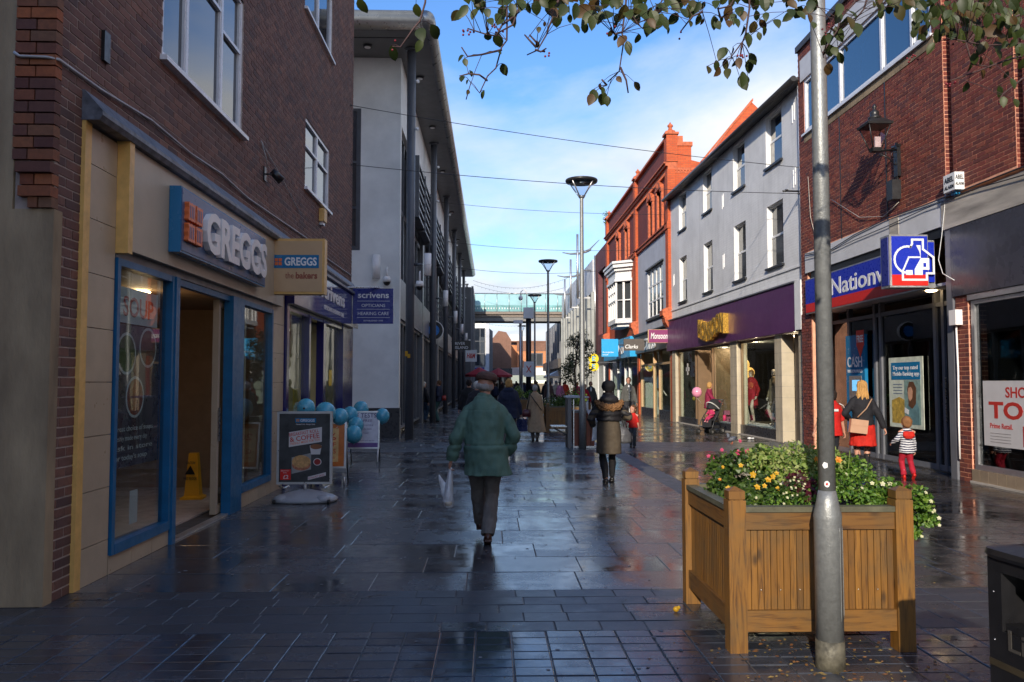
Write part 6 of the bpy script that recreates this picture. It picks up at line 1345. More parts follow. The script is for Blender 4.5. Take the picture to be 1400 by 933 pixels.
# ================================================================ pavement boards
def board(lab, cx, cy, W, H, z0, m_print, wheel=False, rz=0.0, lean=.0):
    t = thing('pavement_sign', lab, 'pavement sign', (cx, cy, 0), rz); m = Matrix.Translation((cx, cy, 0)) @ Matrix.Rotation(rz, 4, 'Z') @ Matrix.Rotation(lean, 4, 'X')
    fr = MB(); w = .03
    for s in (0, 1):
        x = -W/2+s*(W-w); fr.box(x, x+w, -.03, .03, z0+w, z0+H-w, m)
    fr.box(-W/2, W/2, -.03, .03, z0, z0+w, m); fr.box(-W/2, W/2, -.03, .03, z0+H-w, z0+H, m); fr.build('frame', m_alu, t)
    MB().box(-W/2+w*.8, W/2-w*.8, -.022, .022, z0+w*.8, z0+H-w*.8, m).build('poster', m_print, t)
    return t, m @ Matrix(((1, 0, 0, -W/2), (0, 0, -1, -.0225), (0, 1, 0, z0), (0, 0, 0, 1)))
m_chalk = mat('board_charcoal', (.035, .038, .042), .5, var=.5, scale=5)
t, m = board('silver framed bakery pavement sign on a grey water filled base', -2.51, 11.15, .74, .98, .23, m_chalk, rz=.02)
def quad(nm, m, x0, x1, y0, y1, mt, d=.002, p=None, sh=0., z=0.):
    b = MB(); b.prism([(x0, y0), (x1, y0+sh), (x1, y1+sh), (x0, y1)], d, m @ Matrix.Translation((0, 0, z))); return b.build(nm, mt, p)
quad('header', m, .24, .52, .83, .89, m_bluesign, p=t); b = MB(); text(b, 'GREGGS', m @ Matrix.Translation((.31, .842, .002)), .036, .001, .006, width=.19); text(b, 'Always fresh. Always tasty.', m @ Matrix.Translation((.25, .80, .001)), .016, .001, .002, width=.26)
b.build('lettering', m_white, t)
b = MB(); 
for i in (0, 1):
    for j in (0, 1): b.prism([(.255+i*.022, .843+j*.02), (.273+i*.022, .843+j*.02), (.273+i*.022, .859+j*.02), (.255+i*.022, .859+j*.02)], .003, m)
b.build('logo_block', m_fo, t)
quad('banner', m, .16, .60, .50, .70, m_pw, p=t, sh=.07, d=.004)
rm = m @ Matrix.Translation((.17, .515, .0045)) @ Matrix.Rotation(.155, 4, 'Z')
b = MB(); text(b, 'BREAKFAST ROLL', rm @ Matrix.Translation((.015, .125, 0)), .045, .001, .008, width=.40); text(b, '& COFFEE', rm @ Matrix.Translation((.015, .05, 0)), .062, .001, .012, width=.40); b.build('lettering', m_pr, t); b = MB(); text(b, 'FRESHLY MADE FOR YOU', rm @ Matrix.Translation((.015, .01, 0)), .03, .001, .003, width=.40); b.build('lettering', m_orange, t)
quad('print_paper', m, .20, .46, .14, .36, mat('print_grey_paper', (.28, .29, .29), .6), p=t, sh=.06, d=.003)
def disc(nm, m, x, y, rx, ry, mt, p, z=.004, d=.002): b = MB(); b.prism([(x+rx*cos(a*pi/12), y+ry*sin(a*pi/12)) for a in range(24)], d, m @ Matrix.Translation((0, 0, z))); return b.build(nm, mt, p)
m_bun = mat('print_bun', (.55, .31, .12), .5, var=.3, scale=30); disc('print_roll', m, .33, .26, .125, .075, mat('print_bacon', (.42, .15, .08), .5, var=.4, scale=40), t); disc('print_roll', m, .33, .305, .125, .085, m_bun, t, .0065)
b = MB(); b.prism([(.46, .40), (.58, .40), (.60, .52), (.44, .52)], .003, m @ Matrix.Translation((0, 0, .0035))); b.build('print_cup', m_pw, t); disc('print_coffee', m, .525, .505, .078, .035, mat('print_coffee_brown', (.25, .10, .04), .5), t, .007)
disc('print_pot', m, .545, .30, .055, .05, m_pw, t); disc('print_ketchup', m, .545, .30, .044, .04, mat('print_ketchup_red', (.30, .02, .02), .4), t, .0065)
quad('price_flash', m, .05, .19, .06, .20, m_nwred, p=t, d=.004); b = MB(); text(b, '£2', m @ Matrix.Translation((.09, .075, .0045)), .05, .001, .01, width=.07); text(b, 'BREAKFAST', m @ Matrix.Translation((.06, .175, .0045)), .014, .001, .002, width=.11); text(b, 'ROLL', m @ Matrix.Translation((.09, .15, .0045)), .014, .001, .002, width=.05); b.build('lettering', m_pw, t)
quad('strapline', m, .42, .66, .055, .10, m_pw, p=t, sh=.06, d=.003); b = MB(); text(b, 'EXTRA HOT SAUCE', m @ Matrix.Translation((.43, .065, .0035)) @ Matrix.Rotation(.24, 4, 'Z'), .025, .001, .003, width=.22); b.build('lettering', m_pr, t)
mb = MB(); X0, Y0 = -2.50, 11.15   # domed water base
mb.loft([((X0, Y0, .005), .42, .30), ((X0, Y0, .035), .44, .315), ((X0, Y0, .075), .38, .27), ((X0, Y0, .125), .20, .17), ((X0, Y0, .15), .10, .10)], 28, power=2.6)
for sx in (-1, 1): mb.loft([((X0+sx*.27, Y0-.16, .02), .12, .12), ((X0+sx*.27, Y0-.16, .08), .10, .10), ((X0+sx*.27, Y0-.16, .105), .05, .05)], 14)
mb.build('base', m_lrender if False else mat('base_grey', (.33, .34, .37), .4, var=.1), t); MB().tube([(X0-.0, Y0, .12), (X0, Y0, .25)], .02, 8).build('stem', m_alu, t); mb = MB()
for sx in (-1, 1): mb.tube([(X0+sx*.2, Y0-.05, .21), (X0+sx*.27, Y0-.05, .185), (X0+sx*.34, Y0-.05, .21)], .014, 6)
mb.build('spring_clip', m_steel, t); mb = MB(); [mb.tube([(X0+.36*s, Y0-.28, .03), (X0+.36*s+.03, Y0-.28, .03)], .03, 12) for s in (-1, 1)]; mb.build('roller', m_rubber, t)
# orange offer board
t, m = board('orange and red offer board partly hidden behind the bakery sign', -2.55, 12.75, .62, .72, .27, mat('poster_orange', (.55, .15, .02), .4, var=.2, scale=6), rz=.06, lean=-.12)
quad('print_panel', m, .06, .50, .10, .62, mat('poster_straw', (.66, .42, .16), .4), p=t); b = MB(); text(b, '20%', m @ Matrix.Translation((.12, .44, .003)), .10, .001, .01, width=.34); text(b, 'OFF', m @ Matrix.Translation((.24, .34, .003)), .06, .001, .008, width=.22); text(b, 'GLASSES', m @ Matrix.Translation((.12, .23, .003)), .07, .001, .008, width=.34); text(b, 'AND SUNGLASSES', m @ Matrix.Translation((.12, .15, .003)), .03, .001, .003, width=.33); b.build('lettering', m_pr, t)
for s in (0, 1): MB().tube([tuple(WMX(t) @ Vector((-.29+s*.58, -.01, .14))), tuple(WMX(t) @ Vector((-.29+s*.58, .0, 0)))], .014, 6).build('leg', m_alu, t); MB().tube([tuple(WMX(t) @ Vector((-.29+s*.58, .12, .95))), tuple(WMX(t) @ Vector((-.29+s*.58, .52, 0)))], .014, 6).build('leg', m_anth, t)
MB().box(-.28, .28, .50, .515, .15, .95, Matrix.Translation((-2.55, 12.75, 0)) @ Matrix.Rotation(.06, 4, 'Z') @ Matrix.Rotation(.40, 4, 'X')).build('rear_panel', m_plinth, t)
# white eye test board
t, m = board('white eye tests pavement board with purple foot', -2.56, 16.5, .66, .76, .27, mat('poster_white', (.62, .62, .70), .4), rz=.03, lean=-.12)
b = MB(); text(b, 'EYE TESTS', m @ Matrix.Translation((.05, .63, .001)), .085, .001, .006, width=.54); b.build('lettering', mat('print_navy', (.03, .02, .12), .5), t)
b = MB(); text(b, 'FREE', m @ Matrix.Translation((.33, .54, .001)), .05, .001, .004, width=.18); text(b, 'TO ALL OVER 60', m @ Matrix.Translation((.33, .46, .001)), .03, .001, .002, width=.2); text(b, 'ASK INSIDE', m @ Matrix.Translation((.33, .38, .001)), .03, .001, .002, width=.17); text(b, 'TODAY', m @ Matrix.Translation((.33, .30, .001)), .03, .001, .002, width=.12); text(b, 'call in store to book your eye test', m @ Matrix.Translation((.06, .16, .001)), .022, .001, .001, width=.5); b.build('lettering', mat('print_lilac', (.12, .08, .22), .5), t)
quad('foot_band', m, .03, .63, .03, .12, mat('print_purple', (.14, .07, .26), .4), p=t)
for s in (0, 1): MB().tube([tuple(WMX(t) @ Vector((-.31+s*.62, -.01, .27))), tuple(WMX(t) @ Vector((-.29+s*.58, .0, 0)))], .016, 6).build('leg', m_white, t); MB().tube([tuple(WMX(t) @ Vector((-.31+s*.62, .12, .95))), tuple(WMX(t) @ Vector((-.29+s*.58, .5, 0)))], .014, 6).build('leg', m_anth, t)
# balloons
m_ball = mat('balloon_cyan', (.07, .36, .52), .25, var=.05, spec=.6)
def balloon(x, y, z, r, lab, m, tie=None, grp='blue balloons tied to the pavement boards'):
    t = thing('balloon', lab, 'balloon', (x, y, z), 0, grp); b = MB(); b.ball((x, y, z), r, r, r*1.08, 20, 14); b.build('skin', m, t); MB().loft([((x, y, z-r*1.16), r*.12, r*.12), ((x, y, z-r*1.05), r*.04, r*.04)], 8).build('knot', m, t)
    if tie: MB().tube([(x, y, z-r*1.1), tie], .003, 4).build('string', m_white, t)
    return t
balloon(-2.76, 12.3, 1.22, .135, 'blue balloon with printed eye, left of two above the bakery sign', m_ball, (-2.6, 12.6, .95)); balloon(-2.55, 12.7, 1.13, .16, 'larger blue balloon above the orange offer board', m_ball, (-2.5, 12.75, .9)); balloon(-2.36, 12.9, 1.06, .13, 'blue balloon at the right end of the orange offer board', m_ball, (-2.4, 12.8, .9))
o = MB().ball((-2.76, 12.166, 1.22), .016, .004, .016, 10, 6); tag(o.build('balloon_print', m_black), 'black printed eye dot on the left blue balloon', 'print')
balloon(-2.80, 16.4, .96, .155, 'blue balloon at the left edge of the eye test board', m_ball, (-2.75, 16.45, .8)); balloon(-2.64, 16.75, 1.06, .155, 'blue balloon above the top of the eye test board', m_ball, (-2.6, 16.6, .95)); balloon(-2.20, 16.7, .92, .15, 'blue balloon at the right edge of the eye test board', m_ball, (-2.25, 16.6, .8))
balloon(-2.65, 16.2, .76, .155, 'blue balloon in front of the eye test lettering', m_ball, (-2.6, 16.4, .7)); balloon(-2.64, 15.9, .60, .165, 'lowest blue balloon hanging before the eye test board', m_ball, (-2.6, 16.3, .8))
# wet floor cone in the bakery
t = thing('wet_floor_cone', 'yellow wet floor cone standing inside the bakery doorway', 'cone', (-4.05, 11.3, 0)); X0, Y0 = -4.05, 11.3; m_cy = mat('cone_yellow', (.75, .36, .015), .4, var=.05)
b = MB(); b.loft([((X0, Y0, .01), .20, .20), ((X0, Y0, .05), .20, .20), ((X0, Y0, .07), .14, .14), ((X0, Y0, .58), .085, .085), ((X0, Y0, .64), .08, .08)], 4, False); b.v = [tuple(Matrix.Translation((X0, Y0, 0)) @ Matrix.Rotation(.9, 4, 'Z') @ Matrix.Translation((-X0, -Y0, 0)) @ Vector(v)) for v in b.v]; b.build('body', m_cy, t)
m = F('S', (X0-.09, Y0-.135, .40)) @ Matrix.Rotation(-.09, 4, 'X'); b = MB(); b.prism([(.02, -.04), (.16, -.04), (.09, .08)], .003, m); text(b, 'CAUTION', m @ Matrix.Translation((.03, .1, 0)), .035, .003, .005, width=.12); text(b, 'WET FLOOR', m @ Matrix.Translation((.0, -.11, -.01)), .035, .003, .005, width=.18); b.build('lettering', m_black, t)
# fallen leaves, litter
t = MB(); r3 = random.Random(9)
for k in range(420):
    if k < 260: x, y = r3.gauss(1.95, .45), r3.uniform(4.35, 5.1)
    else: x, y = r3.uniform(-3, 4), r3.uniform(4.3, 9)
    s = r3.uniform(.008, .022) if k < 260 else r3.uniform(.004, .011); a = r3.uniform(0, 6.3); u = Vector((cos(a), sin(a), 0)); v = Vector((-sin(a), cos(a), 0)); c = Vector((x, y, .004)); t.add([c-u*s, c+v*s*.5+Vector((0, 0, .004)), c+u*s+Vector((0, 0, .003)), c-v*s*.5], [(0, 1, 2, 3)])
o = t.build('fallen_leaves', brickmat('leaf_litter', [(.28, .13, .04), (.20, .08, .03), (.12, .09, .04), (.35, .25, .08)], .6), kind='stuff')
gm_ = MB()
for k in range(260):
    x, y = r3.uniform(-3.1, 4.5), r3.uniform(4.4, 14)
    if abs(x-2) < .7 and 4.7 < y < 6.2: continue
    rr = r3.uniform(.008, .018); n = 7; gm_.add([(x+rr*cos(2*pi*q/n)*r3.uniform(.7, 1.2), y+rr*sin(2*pi*q/n), .0035) for q in range(n)], [tuple(range(n))])
gm_.build('gum_spots', mat('gum_grey', (.16, .16, .17), .6), kind='stuff')
o = MB().ball((1.30, 5.72, .022), .022, .018, .02, 10, 7); o.ball((1.32, 5.73, .03), .013, n=8, m=6); tag(o.build('fallen_flower', m_fy), 'single yellow flower head fallen on the paving left of the planter', 'flower')
# pigeon and scrap
t = thing('pigeon', 'grey pigeon walking on the wet paving before the purple shop', 'pigeon', (6.35, 21.2, 0)); b = MB(); R_ = Matrix.Rotation(-.35, 3, 'Y'); b.ball((6.35, 21.2, .13), .13, .065, .065, 14, 9, R_); b.ball((6.24, 21.2, .21), .045, .035, .06, 10, 7); b.ball((6.225, 21.2, .255), .034, .028, .03, 10, 7); b.ball((6.19, 21.2, .25), .02, .008, .008, 6, 5); b.ball((6.49, 21.2, .10), .10, .035, .015, 10, 6, Matrix.Rotation(.25, 3, 'Y')); b.build('body', mat('feather_grey', (.10, .11, .14), .6, var=.4, scale=30), t); b = MB(); [b.tube([(6.34, 21.2+s, .08), (6.34, 21.2+s, .0), (6.30, 21.2+s, .004)], .006, 5) for s in (-.025, .025)]; b.build('legs', m_terra, t)
t = MB().ball((7.35, 22.9, .03), .07, .035, .025, 10, 6).ball((7.43, 22.85, .03), .035, .03, .02, 8, 5); tag(t.build('paper_scrap', m_white), 'white paper scrap lying by the purple shop window', 'litter')
# shop mannequins and stock come with the people below
# ================================================================ unseen block added behind the viewer, stepped in height to shape the street's shade
t = thing('shade_block', 'unseen brick block added behind the viewer to shade the street', 'building', (-8, -15, 0)); MB().box(-30, -3.3, -45, -4.6, 0, 5.75).box(-30, -3.3, -4.6, -.8, 0, 9.4).build('wall', m_brick_fb, t); MB().box(-30.2, -3.2, -45, -4.7, 5.75, 5.9).box(-30.2, -3.2, -4.7, -.7, 9.4, 9.55).build('coping', m_soffit, t)
# ================================================================ people
def ik(a, c, l1, l2, hint):
    a, c = Vector(a), Vector(c); d = c-a; L = min(d.length, (l1+l2)*.999); u = d.normalized(); h = Vector(hint); h = (h-u*h.dot(u)); h = h.normalized() if h.length > 1e-4 else u.orthogonal()
    x = (l1*l1-l2*l2+L*L)/(2*L); y = sqrt(max(l1*l1-x*x, 0)); return a+u*x+h*y, a+u*L
def skin(mb, name, m, parent, vox=.012, sm=4, disp=None, M4=None):
    """grow one continuous surface over the shapes in mb"""
    me = bpy.data.meshes.new(name); me.from_pydata(mb.v, [], mb.f); o = bpy.data.objects.new(name, me); COL.objects.link(o)
    md = o.modifiers.new('r', 'REMESH'); md.mode = 'VOXEL'; md.voxel_size = vox; md.use_smooth_shade = True
    if sm: s2 = o.modifiers.new('s', 'SMOOTH'); s2.factor = .5; s2.iterations = sm
    dg = bpy.context.evaluated_depsgraph_get(); dg.update(); new = bpy.data.meshes.new_from_object(o.evaluated_get(dg)); bpy.data.objects.remove(o); bpy.data.meshes.remove(me)
    if disp:
        amp, sc, fn = disp; nm = [v.normal.copy() for v in new.vertices]
        for v, n in zip(new.vertices, nm):
            p = v.co; k = noise.noise(Vector((p.x*sc[0], p.y*sc[1], p.z*sc[2])))*amp+noise.noise(Vector((p.x*sc[0]*2.3+5, p.y*sc[1]*2.3, p.z*sc[2]*2.3)))*amp*.45
            if fn: k += fn(p)
            v.co = p+n*k
    new.polygons.foreach_set('use_smooth', [True]*len(new.polygons)); new.materials.clear(); new.materials.append(m); new.name = name
    o = bpy.data.objects.new(name, new); COL.objects.link(o); o.parent = parent; return o
def cloth(name, c, **k): return mat(name, c, k.pop('rough', .8), var=k.pop('var', .14), scale=k.pop('scale', 14), bmp=.25, bscale=260, spec=.3, **k)
m_skin = mat('skin', (.50, .25, .17), .5, var=.1, scale=20); m_lips = mat('lips', (.40, .10, .08), .5); m_eye = mat('eye_dark', (.02, .015, .012), .3)
HAIR = dict(grey=cloth('hair_grey', (.32, .30, .28), stretch=(8, 8, 1)), white=cloth('hair_white', (.55, .53, .5)), blonde=cloth('hair_blonde', (.46, .25, .08), scale=20, stretch=(9, 9, .8), var=.35), brown=cloth('hair_brown', (.10, .045, .02)), dark=cloth('hair_dark', (.02, .012, .01)), lightbrown=cloth('hair_light_brown', (.22, .10, .04)))
m_wool = cloth('black_cloth', (.012, .012, .014)); m_boot = mat('black_leather', (.015, .013, .012), .35)
def person(label, loc, rz=0, H=1.75, feet=((-.09, 0, 0), (.09, 0, 0)), hands=((-.30, .02, .80), (.30, .02, .80)), elbow=((-.6, -1, 0), (.6, -1, 0)), lean=0., hk=1., vox=.014, hair=('short', 'grey'), top=None, bottom=None, shoes=m_boot,
           face=False, curl=.9, head=(0, 0), group=None, girth=1., skinm=None, name='person', cat='person', noarms=False, sit=None):
    t = thing(name, label, cat, loc, rz, group); s = H/1.75; G = girth; skinm = skinm or m_skin
    if hk > 1: hz = 1.75-.13*hk; shz = hz-.13*hk*.9-.02
    else: hz = 1.612; shz = 1.43
    ly = lambda z: lean*max(0, (z-.95))/.5
    legl = .46*(shz/1.43); pz = .93*(shz/1.43); P_ = lambda x, y, z: (x*s, y*s, z*s)
    sw = (.150 if hk == 1 else .140)*(.6+.4*G)
    b = MB(); k = shz/1.43
    tor = [(.86, .13, .10), (.92, .165, .115), (1.0, .158, .108), (1.1, .142, .10), (1.25, .158, .112), (1.34, .155, .105), (1.41, .11, .08), (1.47, .06, .06)]
    b.loft([(P_(0, ly(z), z*k), a*s*G, c*s*G) for z, a, c in tor], 16)
    hc = Vector(P_(head[1]*.02, ly(hz)*1.2+.015, hz)); hr = .13*hk*s
    RH = Matrix.Rotation(head[0], 3, 'Z') @ Matrix.Rotation(head[1]*.15, 3, 'Y')
    b.tube([P_(0, ly(shz), shz-.02), tuple(hc+Vector((0, -.01*s, -.5*hr)))], [.062*s, .052*s*hk], 12)
    def hb(m_, o, r, n=14, mm=10): m_.ball(hc+RH @ Vector((o[0]*hr, o[1]*hr, o[2]*hr)), r[0]*hr, r[1]*hr, r[2]*hr, n, mm, RH)
    hb(b, (0, -.06, .12), (.62, .76, .74)); hb(b, (0, .18, -.38), (.46, .50, .50)); hb(b, (0, .68, -.18), (.10, .14, .12), 8, 6); hb(b, (0, .60, -.02), (.09, .10, .2), 8, 6); hb(b, (0, .52, -.68), (.22, .16, .15), 8, 6)
    for e in (-1, 1): hb(b, (e*.62, -.08, -.12), (.09, .17, .24), 8, 6)
    arms = []
    b.tube([P_(-sw/s*.95, ly(shz), shz-.075), P_(-.05, ly(shz), shz-.005), P_(.05, ly(shz), shz-.005), P_(sw/s*.95, ly(shz), shz-.075)], [.045*s, .058*s, .058*s, .045*s], 10)
    for i, e in enumerate((-1, 1)):
        sh = Vector(P_(e*sw, ly(shz), shz-.078)); wr = Vector(P_(*hands[i])); l1, l2 = .295*s*k, .255*s*k
        el, wr = ik(sh, wr, l1, l2, elbow[i]); arms.append((sh, el, wr))
        if noarms: continue
        b.tube([sh, el], [.052*s*G, .042*s], 10); b.ball(el, .042*s, n=8, m=6); b.tube([el, wr], [.041*s, .027*s], 10)
        d = (wr-el).normalized(); side = Vector((0, 1, 0)); side = (side-d*side.dot(d)).normalized(); nrm = d.cross(side)*(-e if True else 1)
        if nrm.x*e > 0: nrm = -nrm                       # palm turned to the body
        pc = wr+d*.045*s; Rm = Matrix((side, nrm, d)).transposed(); b.ball(pc, .040*s, .018*s, .055*s, 10, 7, Rm)
        for j, (off, ln) in enumerate(((.030, .070), (.010, .080), (-.010, .074), (-.028, .058))):
            p0 = wr+d*.085*s+side*off*s; c1 = curl*(.8+.1*j); d1 = (d*cos(c1)+nrm*sin(c1)); d2 = (d*cos(c1*2)+nrm*sin(c1*2)); p1 = p0+d1*ln*.5*s; p2 = p1+d2*ln*.45*s
            b.tube([wr+d*.05*s+side*off*.8*s, p0, p1, p2], [.009*s, .0095*s, .0088*s, .007*s], 7)
        th = wr+d*.025*s+side*.032*s; b.tube([th-side*.01*s, th+side*.018*s+d*.02*s, th+side*.022*s+d*.048*s+nrm*.018*s], [.011*s, .011*s, .008*s], 7)
    legs = []
    for i, e in enumerate((-1, 1)):
        hp = Vector(P_(e*.088*(1 if hk == 1 else .85), 0, pz)); f = feet[i]; an = Vector(P_(f[0], f[1], f[2]+.085)); l = legl*s
        kn, an = ik(hp, an, l*.99, l*.97, (0.12*e, 1, 0)) if not sit else (Vector(P_(*sit[i][0])), Vector(P_(*sit[i][1])))
        legs.append((hp, kn, an)); b.tube([hp, kn], [.085*s*G, .058*s], 12); b.ball(kn, .058*s, n=8, m=6); b.tube([kn, kn*.65+an*.35, an], [.054*s, .056*s, .036*s], 12)
        tp = f[3] if len(f) > 3 else 0; R = Matrix.Rotation(-tp, 3, 'X'); b.ball(an+R @ Vector((0, .055*s, -.045*s)), .038*s, .11*s, .035*s, 10, 7, R)
    fm = skin(b, 'body', skinm, t, min(vox, .011 if vox < .02 else vox), 2)
    if face:
        q = MB()
        for e in (-1, 1): hb(q, (e*.23, .635, .0), (.085, .05, .05), 8, 6)
        q.build('eyes', m_eye, fm) if False else None
        q2 = MB(); 
        for e in (-1, 1): 
            q2.ball(Vector(loc)*0+hc+RH @ Vector((e*.23*hr, .64*hr, .0)), .07*hr, .05*hr, .045*hr, 8, 6, RH); q2.ball(hc+RH @ Vector((e*.24*hr, .66*hr, .16*hr)), .13*hr, .04*hr, .025*hr, 8, 6, RH)
        o = q2.mesh('eyes', m_eye); o = bpy.data.objects.new('eyes', o); COL.objects.link(o); o.parent = t
        q2 = MB(); q2.ball(hc+RH @ Vector((0, .63*hr, -.44*hr)), .17*hr, .05*hr, .035*hr, 8, 6, RH); o = bpy.data.objects.new('mouth', q2.mesh('mouth', m_lips)); COL.objects.link(o); o.parent = t
    if shoes:
        q = MB()
        for i in (0, 1):
            f = feet[i]; tp = f[3] if len(f) > 3 else 0; R = Matrix.Rotation(-tp, 3, 'X'); an = legs[i][2]
            q.ball(an+R @ Vector((0, .055*s, -.048*s)), .047*s, .135*s, .04*s, 12, 8, R); q.ball(an+R @ Vector((0, -.025*s, -.035*s)), .042*s, .055*s, .052*s, 10, 7, R); q.box(-.038*s, .038*s, -.065*s, .17*s, -.085*s, -.068*s, Matrix.Translation(an) @ R.to_4x4())
        skin(q, 'shoes', shoes, t, vox*.8, 1)
    if bottom:
        kind, bm, ex, hem = bottom; q = MB()
        if kind in ('trousers', 'tights'):
            q.loft([(P_(0, 0, z*k), a*s*G+ex*s, c*s*G+ex*s) for z, a, c in ((.84, .12, .09), (.90, .168, .118), (.98, .165, .115), (1.05, .155, .11))], 16)
            for hp, kn, an in legs:
                ed = an+(kn-an).normalized()*(hem*s-.03*s); r3_ = (.05 if kind == 'trousers' else .036)
                q.tube([hp, kn], [.092*s*G+ex*s, .062*s+ex*s], 12); q.ball(kn, .062*s+ex*s, n=10, m=7); q.tube([kn, kn*.5+ed*.5, ed], [.060*s+ex*s, .058*s+ex*s*1.1, r3_*s+ex*s*1.5], 12)
        elif kind == 'skirt':
            q.loft([(P_(0, 0, 1.02*k), .155*s*G+ex, .115*s*G+ex), (P_(0, 0, .9*k), .18*s*G+ex, .13*s*G+ex), (P_(0, .0, hem), .20*s*G+ex*2, .15*s*G+ex*2)], 18)
        skin(q, kind, bm, t, vox, 2, (.015*s, (11, 11, 8), None))
        if kind == 'skirt':
            q = MB()
            for hp, kn, an in legs: q.tube([hp, kn], [.08*s, .058*s], 10); q.ball(kn, .056*s, n=8, m=6); q.tube([kn, kn*.6+an*.4, an], [.055*s, .056*s, .038*s], 10)
            skin(q, 'tights', m_wool, t, vox, 2)
    if top:
        kind, tm, ex, hem = top[:4]; opt = top[4] if len(top) > 4 else {}; q = MB(); fl = opt.get('flare', .03); hx = hem/k
        zs = [hx+(1.05-hx)*j/3 for j in range(3)] if hx < 1.02 else [hx]
        rg = [(z, .168+fl*(1.05-z)/.3, .122+fl*(1.05-z)/.3) for z in zs]+[(1.06, .160, .118), (1.2, .168, .125), (1.29, .168, .122), (1.36, .145, .105), (1.42, .108, .088), (1.49, .068, .068)]
        q.loft([(P_(opt.get('swing', 0)*max(0, 1.05-z), ly(z)+opt.get('back', 0)*max(0, 1.1-z), z*k), a*s*G+ex*s, c*s*G+ex*s) for z, a, c in rg], 20)
        sl = opt.get('sleeve', 1.)
        for sh, el, wr in arms:
            if noarms: continue
            q.tube([P_(0, ly(shz), shz-.005), (sh+Vector(P_(0, ly(shz), shz)))/2+Vector((0, 0, .002)), sh], [.066*s+ex*s*.7, .060*s+ex*s*.75, .050*s+ex*s*.75], 12)
            sh2 = sh+Vector((0, 0, .0*s)); e2 = wr if sl >= 1 else el
            q.tube([sh2, el], [.050*s+ex*s*.75, .046*s+ex*s], 12); q.ball(sh2, .050*s+ex*s*.75, n=10, m=7)
            if sl >= 1: q.ball(el, .050*s+ex*s, n=10, m=7); q.tube([el, wr+(wr-el).normalized()*.0], [.050*s+ex*s, .034*s+ex*s*.8], 12)
        if opt.get('collar'): c_ = opt['collar']; q.loft([(P_(0, ly(shz)*1.1, shz+.0), .105*s, .09*s), (P_(0, ly(shz)*1.15, shz+.04+c_), .076*s, .078*s)], 14)
        if opt.get('hood'): q.ball(P_(0, -.09+ly(shz), shz-.01), .13*s, .07*s, .09*s, 12, 8)
        skin(q, kind, tm, t, vox, opt.get('sm', 3), (opt.get('amp', .010)*s, opt.get('fs', (7, 7, 11)), opt.get('fn')))
    if hair:
        st, hm = hair[0], HAIR.get(hair[1], hair[1]); q = MB()
        hb(q, (0, -.16, .17), (.70, .80, .78)); 
        if st == 'short': hb(q, (0, -.45, -.15), (.58, .45, .55))
        if st == 'bald': q = MB(); hb(q, (0, -.34, -.14), (.655, .50, .40))
        if st == 'long': hb(q, (0, -.4, -.3), (.68, .5, .9)); q.loft([(tuple(hc+RH @ Vector((0, -.40*hr, -.2*hr))), .62*hr, .42*hr), (tuple(hc+Vector((0, -.55*hr, -1.2*hr))), .85*hr, .42*hr), (tuple(hc+Vector((0, -.62*hr, -2.3*hr))), .75*hr, .35*hr), (tuple(hc+Vector((.1*hr, -.62*hr, -2.9*hr))), .35*hr, .2*hr)], 14)
        if st == 'bob': hb(q, (0, -.3, -.25), (.76, .62, .62))
        ho = skin(q, 'hair', hm, t, vox*.75, 1, ((.02 if st == 'long' else .012)*s, (38, 38, 4) if st == 'long' else (28, 28, 8), None))
        if face or st in ('bald', 'short', 'bob', 'long'):   # keep the face clear of hair
            me = ho.data; iv = RH.transposed(); bm_ = bmesh.new(); bm_.from_mesh(me)
            dl_ = [v for v in bm_.verts if (lambda p: p.y > .30*hr and p.z < .42*hr and abs(p.x) < (.60 if st != 'bald' else .8)*hr)(iv @ (v.co-hc))]
            bmesh.ops.delete(bm_, geom=dl_, context='VERTS'); bm_.to_mesh(me); bm_.free()
    t['_hc'] = tuple(hc); t['_hr'] = hr; t['_w'] = [tuple(a[2]) for a in arms]; t['_e'] = [tuple(a[1]) for a in arms]
    return t
def extra(t, name, m, fn, vox=None, disp=None, sm=2):
    q = MB(); fn(q)
    if vox: return skin(q, name, m, t, vox, sm, disp)
    o = bpy.data.objects.new(name, q.mesh(name, m)); COL.objects.link(o); o.parent = t; return o
def clean(t):
    for k in ('_hc', '_hr', '_w', '_e'):
        if k in t: del t[k]
# --- old man in the green coat
m_green = cloth('green_coat', (.080, .150, .115), rough=.75, scale=5, tint=(.10, .18, .14)); m_gtrs = cloth('grey_trousers', (.15, .14, .13)); m_cap = cloth('brown_tweed', (.11, .062, .05)); m_brsh = mat('brown_shoe', (.06, .022, .014), .4)
def seams(p): return -.010*math.exp(-((p.z-.985)/.010)**2)-.004*math.exp(-((p.z-1.33)/.007)**2)*(1 if abs(p.x) < .24 and p.y < 0 else 0)+.012*math.exp(-((p.z-.955)/.03)**2)+.006*sin(p.z*34+p.x*9)*(1 if abs(p.x) > .25 else .15)
OM = (-.055, 8.12, 0)
t = person('elderly man in green coat and flat cap walking away with a white bag', OM, .03, 1.715, ((-.03, .52, .0, -.1), (.035, -.03, .025, .32)), ((-.335, .05, .85), (.225, .17, .90)), ((-.5, -1, .1), (.8, -.6, .0)), lean=.06, vox=.0085, hair=('bald', 'grey'),
           top=('coat', m_green, .024, .70, dict(flare=.030, amp=.019, fs=(9, 8, 6), fn=seams, collar=.055, swing=.12, sm=3)), bottom=('trousers', m_gtrs, .014, .02), shoes=m_brsh, curl=1.0, head=(-.12, .6), girth=1.10)
hc = Vector(t['_hc']); hr = t['_hr']
